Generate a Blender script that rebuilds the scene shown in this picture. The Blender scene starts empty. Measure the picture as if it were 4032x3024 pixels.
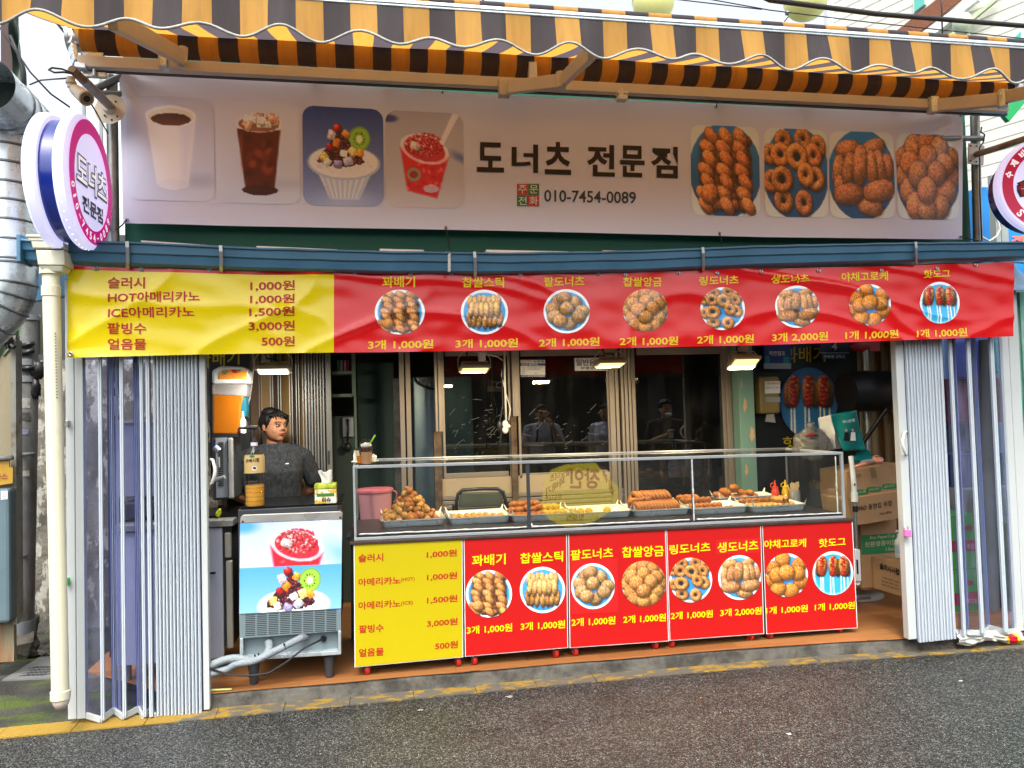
import bpy, bmesh, math, random
import numpy as np
from mathutils import Vector, Matrix, noise
random.seed(7); RN = np.random.RandomState(5)
SC = bpy.context.scene; COL = SC.collection
# ---------------------------------------------------------------- camera, sky, sun, exposure
FPX = 3028.0                       # focal length in photo pixels (photo 4032 x 3024)
_th, _ph, _ro = math.radians(10.6), math.radians(2.08), 0.0285
CAM = Vector((0, -4.6, 1.62))
_F = Vector((math.sin(_th)*math.cos(_ph), math.cos(_th)*math.cos(_ph), math.sin(_ph)))
_R0 = Vector((math.cos(_th), -math.sin(_th), 0)); _U0 = _R0.cross(_F)
_R = math.cos(_ro)*_R0 - math.sin(_ro)*_U0; _U = math.cos(_ro)*_U0 + math.sin(_ro)*_R0
cd = bpy.data.cameras.new('camera'); cam = bpy.data.objects.new('camera', cd); COL.objects.link(cam)
cam.matrix_world = Matrix(((_R.x,_U.x,-_F.x,CAM.x),(_R.y,_U.y,-_F.y,CAM.y),(_R.z,_U.z,-_F.z,CAM.z),(0,0,0,1)))
cd.sensor_width = 36; cd.lens = 36*FPX/4032; cd.clip_start = .05; cd.clip_end = 500
SC.camera = cam
w = bpy.data.worlds.new('World'); SC.world = w; w.use_nodes = True
nt = w.node_tree; bg = nt.nodes['Background']
sky = nt.nodes.new('ShaderNodeTexSky'); sky.sky_type = 'NISHITA'; sky.sun_disc = False
SUN_EL, SUN_AZ = math.radians(58), math.radians(197)     # light comes from the street side, slightly from the left
sky.sun_elevation = SUN_EL; sky.sun_rotation = SUN_AZ; sky.dust_density = 6; sky.air_density = 1.0; sky.ozone_density = 1.0
hs = nt.nodes.new('ShaderNodeHueSaturation'); hs.inputs['Saturation'].default_value = .33
nt.links.new(sky.outputs[0], hs.inputs['Color']); nt.links.new(hs.outputs[0], bg.inputs['Color'])
bg.inputs['Strength'].default_value = .15
sd = bpy.data.lights.new('sun', 'SUN'); sun = bpy.data.objects.new('sun', sd); COL.objects.link(sun)
sd.energy = .55; sd.angle = math.radians(16); sd.color = (1, .96, .9)
_sd = Vector((math.sin(SUN_AZ)*math.cos(SUN_EL), math.cos(SUN_AZ)*math.cos(SUN_EL), math.sin(SUN_EL)))
sun.rotation_euler = _sd.to_track_quat('Z', 'Y').to_euler(); sun.location = (0, -6, 9)
SC.view_settings.view_transform = 'Standard'; SC.view_settings.look = 'None'
SC.view_settings.exposure = 1.55; SC.view_settings.gamma = 1
SC.render.engine = 'CYCLES'
SC.cycles.max_bounces = 10; SC.cycles.diffuse_bounces = 4; SC.cycles.glossy_bounces = 4
SC.cycles.transmission_bounces = 8; SC.cycles.transparent_max_bounces = 24
SC.cycles.caustics_reflective = False; SC.cycles.caustics_refractive = False
SC.cycles.use_denoising = True

# ---------------------------------------------------------------- survey: photo measurements -> metres
def ray(x, y): return _F + _R*((x-2016)/FPX) - _U*((y-1512)/FPX)
def P(x, y, Y):
    d = ray(x, y); return CAM + d*((Y-CAM.y)/d.y)
def G(x, y, z):
    d = ray(x, y); return CAM + d*((z-CAM.z)/d.z)
def XX(x, y, X):
    d = ray(x, y); return CAM + d*((X-CAM.x)/d.x)

# ---------------------------------------------------------------- colour and materials
def lin(c):
    return tuple((v/12.92 if v <= .04045 else ((v+.055)/1.055)**2.4) for v in c)
def H(h, k=1.0):
    h = h.lstrip('#'); c = lin([int(h[i:i+2], 16)/255 for i in (0, 2, 4)])
    return (c[0]*k, c[1]*k, c[2]*k, 1)
MATS = {}
def mat(name, col, rough=.6, metal=0, spec=.5, var=.12, vscale=6, bump=0, bscale=40, trans=0, alpha=1, emit=None, estr=0,
        col2=None, thr=None, stretch=(1,1,1), coat=0, ior=1.45, rvar=0):
    if name in MATS: return MATS[name]
    m = bpy.data.materials.new(name); m.use_nodes = True; N = m.node_tree.nodes; L = m.node_tree.links
    b = N['Principled BSDF']; col = H(col) if isinstance(col, str) else col
    tc = N.new('ShaderNodeTexCoord'); mp = N.new('ShaderNodeMapping'); mp.inputs['Scale'].default_value = stretch
    L.new(tc.outputs['Object'], mp.inputs['Vector'])
    if var or col2:
        nz = N.new('ShaderNodeTexNoise'); nz.inputs['Scale'].default_value = vscale; nz.inputs['Detail'].default_value = 6
        nz.inputs['Roughness'].default_value = .62
        L.new(mp.outputs[0], nz.inputs['Vector'])
        rp = N.new('ShaderNodeValToRGB'); L.new(nz.outputs['Fac'], rp.inputs['Fac'])
        e = rp.color_ramp.elements
        if col2:
            c2 = H(col2) if isinstance(col2, str) else col2
            t = thr if thr else (.42, .62)
            e[0].position, e[1].position = t; e[0].color = col; e[1].color = c2
        else:
            e[0].position, e[1].position = .3, .7
            e[0].color = tuple(v*(1-var) for v in col[:3])+(1,); e[1].color = tuple(min(1, v*(1+var)) for v in col[:3])+(1,)
        L.new(rp.outputs['Color'], b.inputs['Base Color'])
        if rvar:
            mr = N.new('ShaderNodeMapRange'); mr.inputs['To Min'].default_value = max(.02, rough-rvar); mr.inputs['To Max'].default_value = min(1, rough+rvar)
            mr.inputs['From Min'].default_value = .35; mr.inputs['From Max'].default_value = .65
            L.new(nz.outputs['Fac'], mr.inputs['Value']); L.new(mr.outputs[0], b.inputs['Roughness'])
    else: b.inputs['Base Color'].default_value = col
    b.inputs['Roughness'].default_value = rough; b.inputs['Metallic'].default_value = metal
    b.inputs['Specular IOR Level'].default_value = spec; b.inputs['IOR'].default_value = ior
    b.inputs['Transmission Weight'].default_value = trans; b.inputs['Alpha'].default_value = alpha
    b.inputs['Coat Weight'].default_value = coat
    if emit is not None:
        b.inputs['Emission Color'].default_value = H(emit) if isinstance(emit, str) else emit
        b.inputs['Emission Strength'].default_value = estr
    if bump:
        n2 = N.new('ShaderNodeTexNoise'); n2.inputs['Scale'].default_value = bscale; n2.inputs['Detail'].default_value = 4
        L.new(mp.outputs[0], n2.inputs['Vector'])
        bp = N.new('ShaderNodeBump'); bp.inputs['Strength'].default_value = bump; bp.inputs['Distance'].default_value = .01
        L.new(n2.outputs['Fac'], bp.inputs['Height']); L.new(bp.outputs[0], b.inputs['Normal'])
    MATS[name] = m; return m
def sheet_glass(name, tint, refl=.9, dirt=0.0, rough=.02, dscale=8, dcol='#a0a0a0', f0=.04):
    """thin pane: see-through with a real Fresnel reflection, a little dust"""
    m = bpy.data.materials.new(name); m.use_nodes = True; N = m.node_tree.nodes; L = m.node_tree.links
    N.remove(N['Principled BSDF']); out = N['Material Output']
    tr = N.new('ShaderNodeBsdfTransparent'); tr.inputs[0].default_value = H(tint)
    gl = N.new('ShaderNodeBsdfGlossy'); gl.inputs['Roughness'].default_value = rough; gl.inputs[0].default_value = (refl, refl, refl, 1)
    lw = N.new('ShaderNodeLayerWeight'); lw.inputs['Blend'].default_value = .5; pw = N.new('ShaderNodeMath'); pw.operation = 'POWER'; pw.inputs[1].default_value = 5; L.new(lw.outputs['Facing'], pw.inputs[0])
    fr = N.new('ShaderNodeMath'); fr.operation = 'MULTIPLY_ADD'; fr.inputs[1].default_value = .9; fr.inputs[2].default_value = f0; L.new(pw.outputs[0], fr.inputs[0])
    mx = N.new('ShaderNodeMixShader'); L.new(fr.outputs[0], mx.inputs[0]); L.new(tr.outputs[0], mx.inputs[1]); L.new(gl.outputs[0], mx.inputs[2])
    if dirt:
        df = N.new('ShaderNodeBsdfDiffuse'); df.inputs[0].default_value = H(dcol)
        tc = N.new('ShaderNodeTexCoord'); nz = N.new('ShaderNodeTexNoise'); nz.inputs['Scale'].default_value = dscale; nz.inputs['Detail'].default_value = 8
        mp = N.new('ShaderNodeMapping'); mp.inputs['Scale'].default_value = (1, 1, .35); L.new(tc.outputs['Object'], mp.inputs[0]); L.new(mp.outputs[0], nz.inputs['Vector'])
        mr = N.new('ShaderNodeMapRange'); mr.inputs['From Min'].default_value = .45; mr.inputs['From Max'].default_value = .75
        mr.inputs['To Min'].default_value = dirt*.3; mr.inputs['To Max'].default_value = dirt*1.6
        L.new(nz.outputs['Fac'], mr.inputs['Value'])
        m2 = N.new('ShaderNodeMixShader'); L.new(mr.outputs[0], m2.inputs[0]); L.new(mx.outputs[0], m2.inputs[1]); L.new(df.outputs[0], m2.inputs[2]); L.new(m2.outputs[0], out.inputs[0])
    else: L.new(mx.outputs[0], out.inputs[0])
    MATS[name] = m; return m
def cloth_mat(name, attr=None, base='#ffffff', trans=.5, rough=.8, gloss=0, bump=0, tboost=1.0):
    """thin cloth or vinyl that lets light through; colour from the print (attribute) or one base colour"""
    m = bpy.data.materials.new(name); m.use_nodes = True; N = m.node_tree.nodes; L = m.node_tree.links
    b = N['Principled BSDF']; out = N['Material Output']; b.inputs['Roughness'].default_value = rough
    tl = N.new('ShaderNodeBsdfTranslucent'); ad = N.new('ShaderNodeMixShader'); ad.inputs[0].default_value = trans
    L.new(b.outputs[0], ad.inputs[1]); L.new(tl.outputs[0], ad.inputs[2]); L.new(ad.outputs[0], out.inputs[0])
    if attr:
        at = N.new('ShaderNodeAttribute'); at.attribute_name = attr
        L.new(at.outputs['Color'], b.inputs['Base Color']); L.new(at.outputs['Color'], tl.inputs[0])
    else:
        b.inputs['Base Color'].default_value = H(base); tl.inputs[0].default_value = H(base)
    MATS[name] = m; return m

# ---------------------------------------------------------------- objects
WL = {}
def tag(o, label=None, cat=None, group=None, kind=None):
    if label: o['label'] = label
    if cat: o['category'] = cat
    if group: o['group'] = group
    if kind: o['kind'] = kind
    return o
def thing(name, label, cat, loc=(0,0,0), group=None):
    o = bpy.data.objects.new(name, None); COL.objects.link(o); o.location = loc; o.empty_display_size = .1
    WL[o.name] = Vector(loc); return tag(o, label, cat, group)
class MB:
    def __init__(s): s.v = []; s.f = []; s.m = []; s.mi = 0
    def add(s, vs, fs):
        n = len(s.v); s.v += [tuple(v) for v in vs]; s.f += [tuple(i+n for i in f) for f in fs]; s.m += [s.mi]*len(fs); return s
    def box(s, a, b):
        x0,y0,z0 = a; x1,y1,z1 = b
        return s.add([(x0,y0,z0),(x1,y0,z0),(x1,y1,z0),(x0,y1,z0),(x0,y0,z1),(x1,y0,z1),(x1,y1,z1),(x0,y1,z1)],
                     [(0,3,2,1),(4,5,6,7),(0,1,5,4),(1,2,6,5),(2,3,7,6),(3,0,4,7)])
    def obox(s, c, size, M=None):
        hx,hy,hz = (q/2 for q in size); c = Vector(c)
        vs = [Vector(p) for p in ((-hx,-hy,-hz),(hx,-hy,-hz),(hx,hy,-hz),(-hx,hy,-hz),(-hx,-hy,hz),(hx,-hy,hz),(hx,hy,hz),(-hx,hy,hz))]
        if M is not None: vs = [M @ v for v in vs]
        return s.add([v+c for v in vs], [(0,3,2,1),(4,5,6,7),(0,1,5,4),(1,2,6,5),(2,3,7,6),(3,0,4,7)])
    def slab(s, quad, d):
        """quad of 4 points (counter-clockwise from the front) pushed by vector d"""
        q = [Vector(p) for p in quad]; d = Vector(d); n = len(q)
        fs = [tuple(range(n)), tuple(reversed(range(n, 2*n)))] + [(i, i+n, (i+1) % n + n, (i+1) % n) for i in range(n)]
        return s.add(q+[p+d for p in q], fs)
    def beam(s, a, b, wd, ht, up=(0,0,1)):
        a, b = Vector(a), Vector(b); d = (b-a).normalized(); up = Vector(up)
        x = d.cross(up).normalized(); u = x.cross(d).normalized()
        vs = [p + x*sx*wd/2 + u*sz*ht/2 for p in (a, b) for sx, sz in ((-1,-1),(1,-1),(1,1),(-1,1))]
        return s.add(vs, [(0,3,2,1),(4,5,6,7),(0,1,5,4),(1,2,6,5),(2,3,7,6),(3,0,4,7)])
    def cyl(s, a, b, r0, r1=None, n=16, cap=True):
        a, b = Vector(a), Vector(b); r1 = r0 if r1 is None else r1; d = (b-a).normalized()
        x = d.orthogonal().normalized(); y = d.cross(x)
        vs = [p + (x*math.cos(t)+y*math.sin(t))*r for p, r in ((a,r0),(b,r1)) for t in (2*math.pi*i/n for i in range(n))]
        fs = [(i, (i+1) % n, (i+1) % n+n, i+n) for i in range(n)]
        if cap: fs += [tuple(reversed(range(n))), tuple(range(n, 2*n))]
        return s.add(vs, fs)
    def tube(s, pts, r, n=8, cap=True):
        pts = [Vector(p) for p in pts]; k = len(pts); rs = r if isinstance(r, (list, tuple)) else [r]*k
        vs = []; prev = None
        for i, p in enumerate(pts):
            d = (pts[min(i+1, k-1)]-pts[max(i-1, 0)])
            d = d.normalized() if d.length > 1e-9 else Vector((0,0,1))
            x = d.orthogonal().normalized() if prev is None else (prev-d*prev.dot(d))
            x = x.normalized() if x.length > 1e-6 else d.orthogonal().normalized(); prev = x; y = d.cross(x)
            vs += [p+(x*math.cos(2*math.pi*j/n)+y*math.sin(2*math.pi*j/n))*rs[i] for j in range(n)]
        fs = [(i*n+j, i*n+(j+1) % n, (i+1)*n+(j+1) % n, (i+1)*n+j) for i in range(k-1) for j in range(n)]
        if cap: fs += [tuple(reversed(range(n))), tuple(range((k-1)*n, k*n))]
        return s.add(vs, fs)
    def lathe(s, prof, o=(0,0,0), ax=(0,0,1), n=24, cap=True):
        o = Vector(o); ax = Vector(ax).normalized(); x = ax.orthogonal().normalized(); y = ax.cross(x)
        vs = [o+ax*h+(x*math.cos(2*math.pi*j/n)+y*math.sin(2*math.pi*j/n))*max(r, 1e-5) for r, h in prof for j in range(n)]
        k = len(prof); fs = [(i*n+j, i*n+(j+1) % n, (i+1)*n+(j+1) % n, (i+1)*n+j) for i in range(k-1) for j in range(n)]
        if cap: fs += [tuple(reversed(range(n))), tuple(range((k-1)*n, k*n))]
        return s.add(vs, fs)
    def ell(s, c, r, M=None, nu=16, nv=10, nz=0, ns=20, seed=0):
        c = Vector(c); vs = []
        for i in range(nv+1):
            a = math.pi*i/nv
            for j in range(nu):
                b = 2*math.pi*j/nu; v = Vector((math.sin(a)*math.cos(b), math.sin(a)*math.sin(b), math.cos(a)))
                k = 1+nz*noise.noise(v*ns*.1+Vector((seed*7.3, seed, 0))) if nz else 1
                v = Vector((v.x*r[0]*k, v.y*r[1]*k, v.z*r[2]*k))
                if M is not None: v = M @ v
                vs.append(v+c)
        fs = [(i*nu+j, (i+1)*nu+j, (i+1)*nu+(j+1) % nu, i*nu+(j+1) % nu) for i in range(nv) for j in range(nu)]
        return s.add(vs, fs)
    def grid(s, fn, nu, nv):
        vs = [fn(i/nu, j/nv) for j in range(nv+1) for i in range(nu+1)]
        return s.add(vs, [(j*(nu+1)+i, j*(nu+1)+i+1, (j+1)*(nu+1)+i+1, (j+1)*(nu+1)+i) for j in range(nv) for i in range(nu)])
    def build(s, name, mats, parent=None, smooth=None, bevel=0, label=None, cat=None, group=None, kind=None, solid=0, seg=2):
        if parent is not None: base = WL[parent.name]
        else:
            a = np.array(s.v); base = Vector(((a[:,0].min()+a[:,0].max())/2, (a[:,1].min()+a[:,1].max())/2, a[:,2].min()))
        me = bpy.data.meshes.new(name); me.from_pydata([(v[0]-base.x, v[1]-base.y, v[2]-base.z) for v in s.v], [], s.f)
        me.update()
        o = bpy.data.objects.new(name, me); COL.objects.link(o)
        for m in (mats if isinstance(mats, (list, tuple)) else [mats]): me.materials.append(m)
        if max(s.m, default=0): me.polygons.foreach_set('material_index', s.m)
        if smooth:
            me.polygons.foreach_set('use_smooth', [True]*len(me.polygons))
            if smooth is not True and smooth < 180: me.set_sharp_from_angle(angle=math.radians(smooth))
        if parent is not None: o.parent = parent; WL[o.name] = base
        else: o.location = base; WL[o.name] = base
        if bevel:
            b = o.modifiers.new('bevel', 'BEVEL'); b.width = bevel; b.segments = seg; b.limit_method = 'ANGLE'; b.angle_limit = math.radians(40)
        if solid:
            b = o.modifiers.new('solid', 'SOLIDIFY'); b.thickness = solid; b.offset = 0
        return tag(o, label, cat, group, kind)
def copy_tree(o, parent=None):
    c = o.copy(); COL.objects.link(c); c.parent = parent
    for ch in [x for x in bpy.data.objects if x.parent == o and x is not c]: copy_tree(ch, c)
    WL[c.name] = Vector(o.location); return c

# ---------------------------------------------------------------- lettering
_TX = {}
def glyphs(body, bold=.02, fine=False):
    k = (body, bold, fine)
    if k in _TX: return _TX[k]
    cu = bpy.data.curves.new('lettering', 'FONT'); cu.body = body; cu.offset = bold; cu.resolution_u = 3
    ob = bpy.data.objects.new('lettering', cu); COL.objects.link(ob)
    dg = bpy.context.evaluated_depsgraph_get(); me = bpy.data.meshes.new_from_object(ob.evaluated_get(dg))
    bpy.data.objects.remove(ob); bpy.data.curves.remove(cu)
    bm = bmesh.new(); bm.from_mesh(me); bpy.data.meshes.remove(me)
    if fine:
        bmesh.ops.triangulate(bm, faces=bm.faces)
        for _ in range(3):
            es = [e for e in bm.edges if e.calc_length() > .22]
            if not es: break
            bmesh.ops.subdivide_edges(bm, edges=es, cuts=1)
            bmesh.ops.triangulate(bm, faces=[f for f in bm.faces if len(f.verts) > 3])
    vs = np.array([v.co[:2] for v in bm.verts]); fs = [tuple(v.index for v in f.verts) for f in bm.faces]; bm.free()
    asp = (vs[:,0].max()-vs[:,0].min())/(vs[:,1].max()-vs[:,1].min())
    vs = (vs-vs.min(0))/(vs.max(0)-vs.min(0)); _TX[k] = (vs, fs, asp); return _TX[k]
def letter(mb, body, fn, bold=.02, fine=False):
    vs, fs, _ = glyphs(body, bold, fine)
    return mb.add([fn(u, v) for u, v in vs], fs)
def tpx(mb, body, x0, y0, x1, y1, h, surf, bold=.02, fine=False):
    """lettering whose foot runs (x0,y0)-(x1,y1) on the survey, h tall, laid on surf(px,py)"""
    return letter(mb, body, lambda u, v: surf(x0+(x1-x0)*u, y0+(y1-y0)*u-v*h), bold, fine)
# ---------------------------------------------------------------- printed food pictures (flat prints, coloured per vertex)
class Im:
    def __init__(s, w, h, bg):
        s.w, s.h = w, h; s.X, s.Y = np.meshgrid((np.arange(w)+.5)/w, (np.arange(h)+.5)/w)
        s.a = np.zeros((h, w, 3)); s.a[:] = s.c(bg); s.as_ = h/w
        s.n = RN.rand(h, w); s.n2 = RN.rand(h, w)
        q = RN.rand(h//3+4, w//3+4); q = np.kron(q, np.ones((3, 3))); q = (q[:-2]+q[1:-1]+q[2:]); q = (q[:, :-2]+q[:, 1:-1]+q[:, 2:])/9; s.n3 = q[:h, :w]
    def c(s, h):
        if not isinstance(h, str): return np.array(h, float)
        h = h.lstrip('#'); return np.array([int(h[i:i+2], 16)/255 for i in (0, 2, 4)])
    def _loc(s, cx, cy, rx, ry, ang):
        dx, dy = s.X-cx, s.Y-cy; c, q = math.cos(ang), math.sin(ang)
        return (dx*c+dy*q)/rx, (-dx*q+dy*c)/ry
    def _sh(s, m, nx, ny, nz, col, amb, sugar, ang=0, gloss=0):
        L = np.array((-.35, -.62, .70)); c, q = math.cos(ang), math.sin(ang)
        gx, gy = nx*c-ny*q, nx*q+ny*c
        d = np.clip(gx*L[0]+gy*L[1]+nz*L[2], 0, 1); k = amb+(1.12-amb)*d
        rim = np.clip(1.5*nz+.42, 0, 1)
        col = s.c(col); out = col[None, None]*(k*rim)[..., None]
        out = out*(1+.16*(s.n[..., None]-.5))*(1+.5*(s.n3[..., None]-.5)); out[..., 2] *= .9+.1*d
        if sugar:
            g = (s.n2 > 1-sugar)*d; out = out+(np.array((.95, .9, .8))-out)*(g*.65)[..., None]
        if gloss: out = out+gloss*(np.clip(d, 0, 1)**14)[..., None]
        s.a[m] = np.clip(out[m], 0, 1)
    def flat(s, cx, cy, rx, ry, col, ang=0, col2=None, soft=.04, a=1):
        u, v = s._loc(cx, cy, rx, ry, ang); d = np.sqrt(u*u+v*v); k = np.clip((1-d)/soft, 0, 1)*a
        cc = s.c(col)[None, None]*np.ones_like(s.a)
        if col2 is not None: cc = cc+(s.c(col2)-s.c(col))*np.clip(.5+v*.5, 0, 1)[..., None]
        s.a = s.a*(1-k[..., None])+cc*k[..., None]
    def rect(s, x0, y0, x1, y1, col, a=1):
        m = (s.X >= x0) & (s.X < x1) & (s.Y >= y0) & (s.Y < y1); s.a[m] = s.a[m]*(1-a)+s.c(col)*a
    def grad(s, c0, c1, ang=math.pi/2):
        t = np.clip(s.X*math.cos(ang)+s.Y/s.as_*math.sin(ang), 0, 1)[..., None]; s.a = s.c(c0)*(1-t)+s.c(c1)*t
    def quad(s, pts, col, a=1, soft=.012):
        k = np.ones_like(s.X); n = len(pts)
        ar = sum(pts[i][0]*pts[(i+1) % n][1]-pts[(i+1) % n][0]*pts[i][1] for i in range(n)); sg = 1 if ar > 0 else -1
        for i in range(n):
            (x0, y0), (x1, y1) = pts[i], pts[(i+1) % n]; l = math.hypot(x1-x0, y1-y0)
            d = sg*((x1-x0)*(s.Y-y0)-(y1-y0)*(s.X-x0))/l; k = np.minimum(k, np.clip(d/soft+.5, 0, 1))
        k = (k*a)[..., None]; s.a = s.a*(1-k)+s.c(col)*k
    def sh(s, cx, cy, rx, ry, ang=0, k=.45):
        u, v = s._loc(cx, cy, rx*1.18, ry*1.18, ang); d = np.sqrt(u*u+v*v); g = 1-k*np.clip((1.0-d)*4, 0, 1); s.a *= g[..., None]
    def blob(s, cx, cy, rx, ry, col, ang=0, amb=.38, sugar=0, pw=2, gloss=0, shadow=True):
        if shadow: s.sh(cx+.006, cy+.012, rx, ry, ang)
        u, v = s._loc(cx, cy, rx, ry, ang); d = (np.abs(u)**pw+np.abs(v)**pw)**(2/pw)
        s._sh(d < 1, u*.95, v*.95, np.sqrt(np.clip(1-d, 0, 1)), col, amb, sugar, ang, gloss)
    def ring(s, cx, cy, R, r, sq, col, ang=0, sugar=0):
        s.sh(cx+.008, cy+.014, (R+r), (R+r)*sq, ang)
        u, v = s._loc(cx, cy, 1, sq, ang); rd = np.sqrt(u*u+v*v)+1e-9; t = (rd-R)/r; m = np.abs(t) < 1
        hole = (rd < R) ; hm = hole & ~m; s.a[hm] *= .55
        s._sh(m, u/rd*t, v/rd*t, np.sqrt(np.clip(1-t*t, 0, 1)), col, .36, sugar, ang)
    def img(s, k=1):
        a = s.a
        if k > 1:
            h, w = a.shape[0]//k*k, a.shape[1]//k*k; a = a[:h, :w].reshape(h//k, k, w//k, k, 3).mean((1, 3))
        return a
R_ = random.uniform
def var(c, k=.1):
    f = 1+R_(-k, k); h = [int(c.lstrip('#')[i:i+2], 16)/255*f for i in (0, 2, 4)]; return [min(1, h[0]), min(1, h[1]*(1+R_(-.04, .04))), min(1, h[2])]
def plate(dark=0, n=176, rim='#dfe9f2', blue='#3d9ad2', full=False):
    s = Im(n, n, blue)
    if not full:
        s.flat(.5, .5, .52, .52, rim, soft=.02); s.flat(.5, .505, .455, .45, blue, col2='#2f86c4', soft=.03)
    s.flat(.5, .5, .3, .3, '#2a78b4', a=.5, soft=.5)
    return s
def p_twist(s=None, c='#cf8a4a', y0=.06, x0=.18, x1=.84, rows=3, sugar=.06):
    s = s or plate()
    for i in range(5): s.blob(.24+.13*i, .86+R_(-.02, .02), .07, .1, var('#a8622c'), R_(-.4, .4), sugar=sugar)
    for cx in (.22, .4, .62, .8):
        for i in range(9): s.blob(cx+.018*(-1)**i, y0+.1+i*.09, .075, .06, var('#9c5c28', .06), .6, sugar=sugar, amb=.4)
    for cx, ln in ((.24, .05), (.76, -.05), (.5, 0)):
        s.flat(cx, .5, .16, .46, '#3c1c0c', soft=.35, a=.6)
        for i in range(7):
            cy = y0+.06+i*.128; k = cx+ln*(3-i)/3
            s.blob(k+.022*(-1)**i, cy, .128, .074, var(c, .06), .5 if i % 2 else .78, sugar=sugar, amb=.42, pw=2.2, shadow=True)
    s.blob(.27, .76, .13, .12, c, .3, sugar=sugar, amb=.42)
    return s
def p_stick(s=None, c='#d79c5a', sugar=.16):
    s = s or plate()
    for i in range(7): s.blob(.2+i*.1, .27+.02*math.sin(i*2), .056, .15, var(c), R_(-.12, .12), pw=2.6, sugar=sugar)
    for i in range(7): s.blob(.18+i*.108, .71+.04*abs(i-3)*-.3, .062, .18, var('#b97d3c'), R_(-.15, .15), pw=2.6, sugar=sugar)
    for i in range(6): s.blob(.23+i*.108, .46+.02*R_(-1, 1), .064, .185, var(c), (i-2.5)*-.05+R_(-.1, .1), pw=2.6, sugar=sugar)
    return s
def p_round(s=None, pts=None, r=.15, c='#b98a55', sugar=.14, sq=.92):
    s = s or plate()
    pts = pts or [(.32,.28),(.66,.3),(.44,.2),(.2,.45),(.84,.5),(.24,.62),(.56,.78),(.36,.72),(.76,.62),(.5,.44)]
    for x, y in pts: s.blob(x, y, 1.08*r*R_(.93, 1.07), 1.08*r*sq*R_(.93, 1.07), var(c), R_(-.5, .5), sugar=sugar, amb=.5)
    return s
BALL = [(.15,.3),(.85,.3),(.3,.16),(.5,.12),(.7,.17),(.14,.5),(.86,.5),(.22,.35),(.78,.36),(.2,.68),(.8,.68),(.3,.84),(.7,.85),(.5,.88),(.5,.28),(.34,.48),(.66,.46),(.5,.66)]
def p_ball(s=None, c='#c0813f', sugar=.12): return p_round(s, BALL, .15, c, sugar, 1)
def p_ring(s=None, c='#c58746', sugar=.05):
    s = s or plate()
    for x, y, R, a in [(.3,.14,.085,.1),(.62,.12,.085,.6),(.85,.2,.085,1.2),(.1,.3,.08,.3),(.12,.6,.09,0),(.26,.3,.1,.2),(.78,.3,.09,.9),(.8,.56,.1,.3),(.3,.82,.095,.4),(.62,.84,.095,1.3),(.28,.58,.115,.2),(.52,.32,.115,.5),(.66,.52,.09,1.)]:
        s.ring(x, y, R, .062, .86, var(c), a, sugar)
    return s
def p_oval(s=None, c='#bf8450', sugar=.14):
    s = s or plate()
    for x, y, rx, ry, a in [(.28,.2,.17,.09,-.15),(.68,.18,.17,.09,-.3),(.14,.45,.08,.17,.1),(.9,.4,.08,.15,0),(.2,.62,.12,.1,.3),(.62,.86,.18,.1,.2),(.3,.44,.085,.19,.15),(.78,.4,.08,.19,-.2),(.66,.42,.08,.2,-.1),(.3,.72,.22,.115,-.05),(.76,.68,.22,.115,-.15),(.48,.38,.1,.21,.05)]:
        s.blob(x, y, rx*1.1, ry*1.12, var(c), a, sugar=sugar, pw=2.5, amb=.5)
    return s
def p_croq(s=None, c='#c87a2e'):
    return p_round(s, [(.4,.14),(.15,.34),(.8,.26),(.14,.62),(.84,.66),(.6,.86),(.3,.82),(.28,.5),(.76,.46),(.5,.44)], .175, c, .08, .95)
def p_dog(s=None, blue='#2f9fcf', c='#c07a36'):
    s = s or plate(blue=blue)
    s.flat(.5, .7, .5, .33, blue, soft=.3)
    for x in (.2, .44, .7, .86): s.quad([(x-.012, .55), (x+.012, .55), (x+.02, .98), (x-.004, .98)], '#e8e2cf')
    for x, a in ((.16, .05), (.84, -.05), (.62, 0)): s.blob(x, .38, .09, .2, var('#94541f'), a, pw=2.6)
    for x in (.25, .5, .76): s.quad([(x-.014, .5), (x+.014, .5), (x+.03*(x-.2)+.03, 1), (x+.03*(x-.2), 1)], '#f3eddc')
    for x in (.24, .5, .76):
        s.blob(x, .34, .115, .235, var(c, .05), (x-.5)*-.2, pw=2.7, sugar=.08)
        for k in range(7): s.blob(x+R_(-.02, .02), .16+k*.06, .06+R_(-.012, .02), .028, '#b01c12', R_(-.4, .4), amb=.5, shadow=False, gloss=.25)
    return s
def p_coffee():
    s = Im(150, 178, '#c9ccd6'); s.grad('#bdbfd0', '#c6cde0'); s.flat(.8, .95, .5, .12, '#9aa0b4', a=.55, soft=.9)
    s.quad([(.22,.2),(.8,.2),(.7,1.0),(.34,1.0)], '#e6e6ea', soft=.02); s.flat(.52, 1.0, .18, .06, '#dcdce2')
    s.quad([(.6,.2),(.8,.2),(.7,1.0),(.6,1.03)], '#c9c9d4', a=.6, soft=.12)
    s.flat(.51, .22, .3, .12, '#f2efe8'); s.flat(.51, .23, .265, .098, '#d8ceb8'); s.flat(.51, .255, .235, .072, '#3b1a12', col2='#6b3524'); return s
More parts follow.
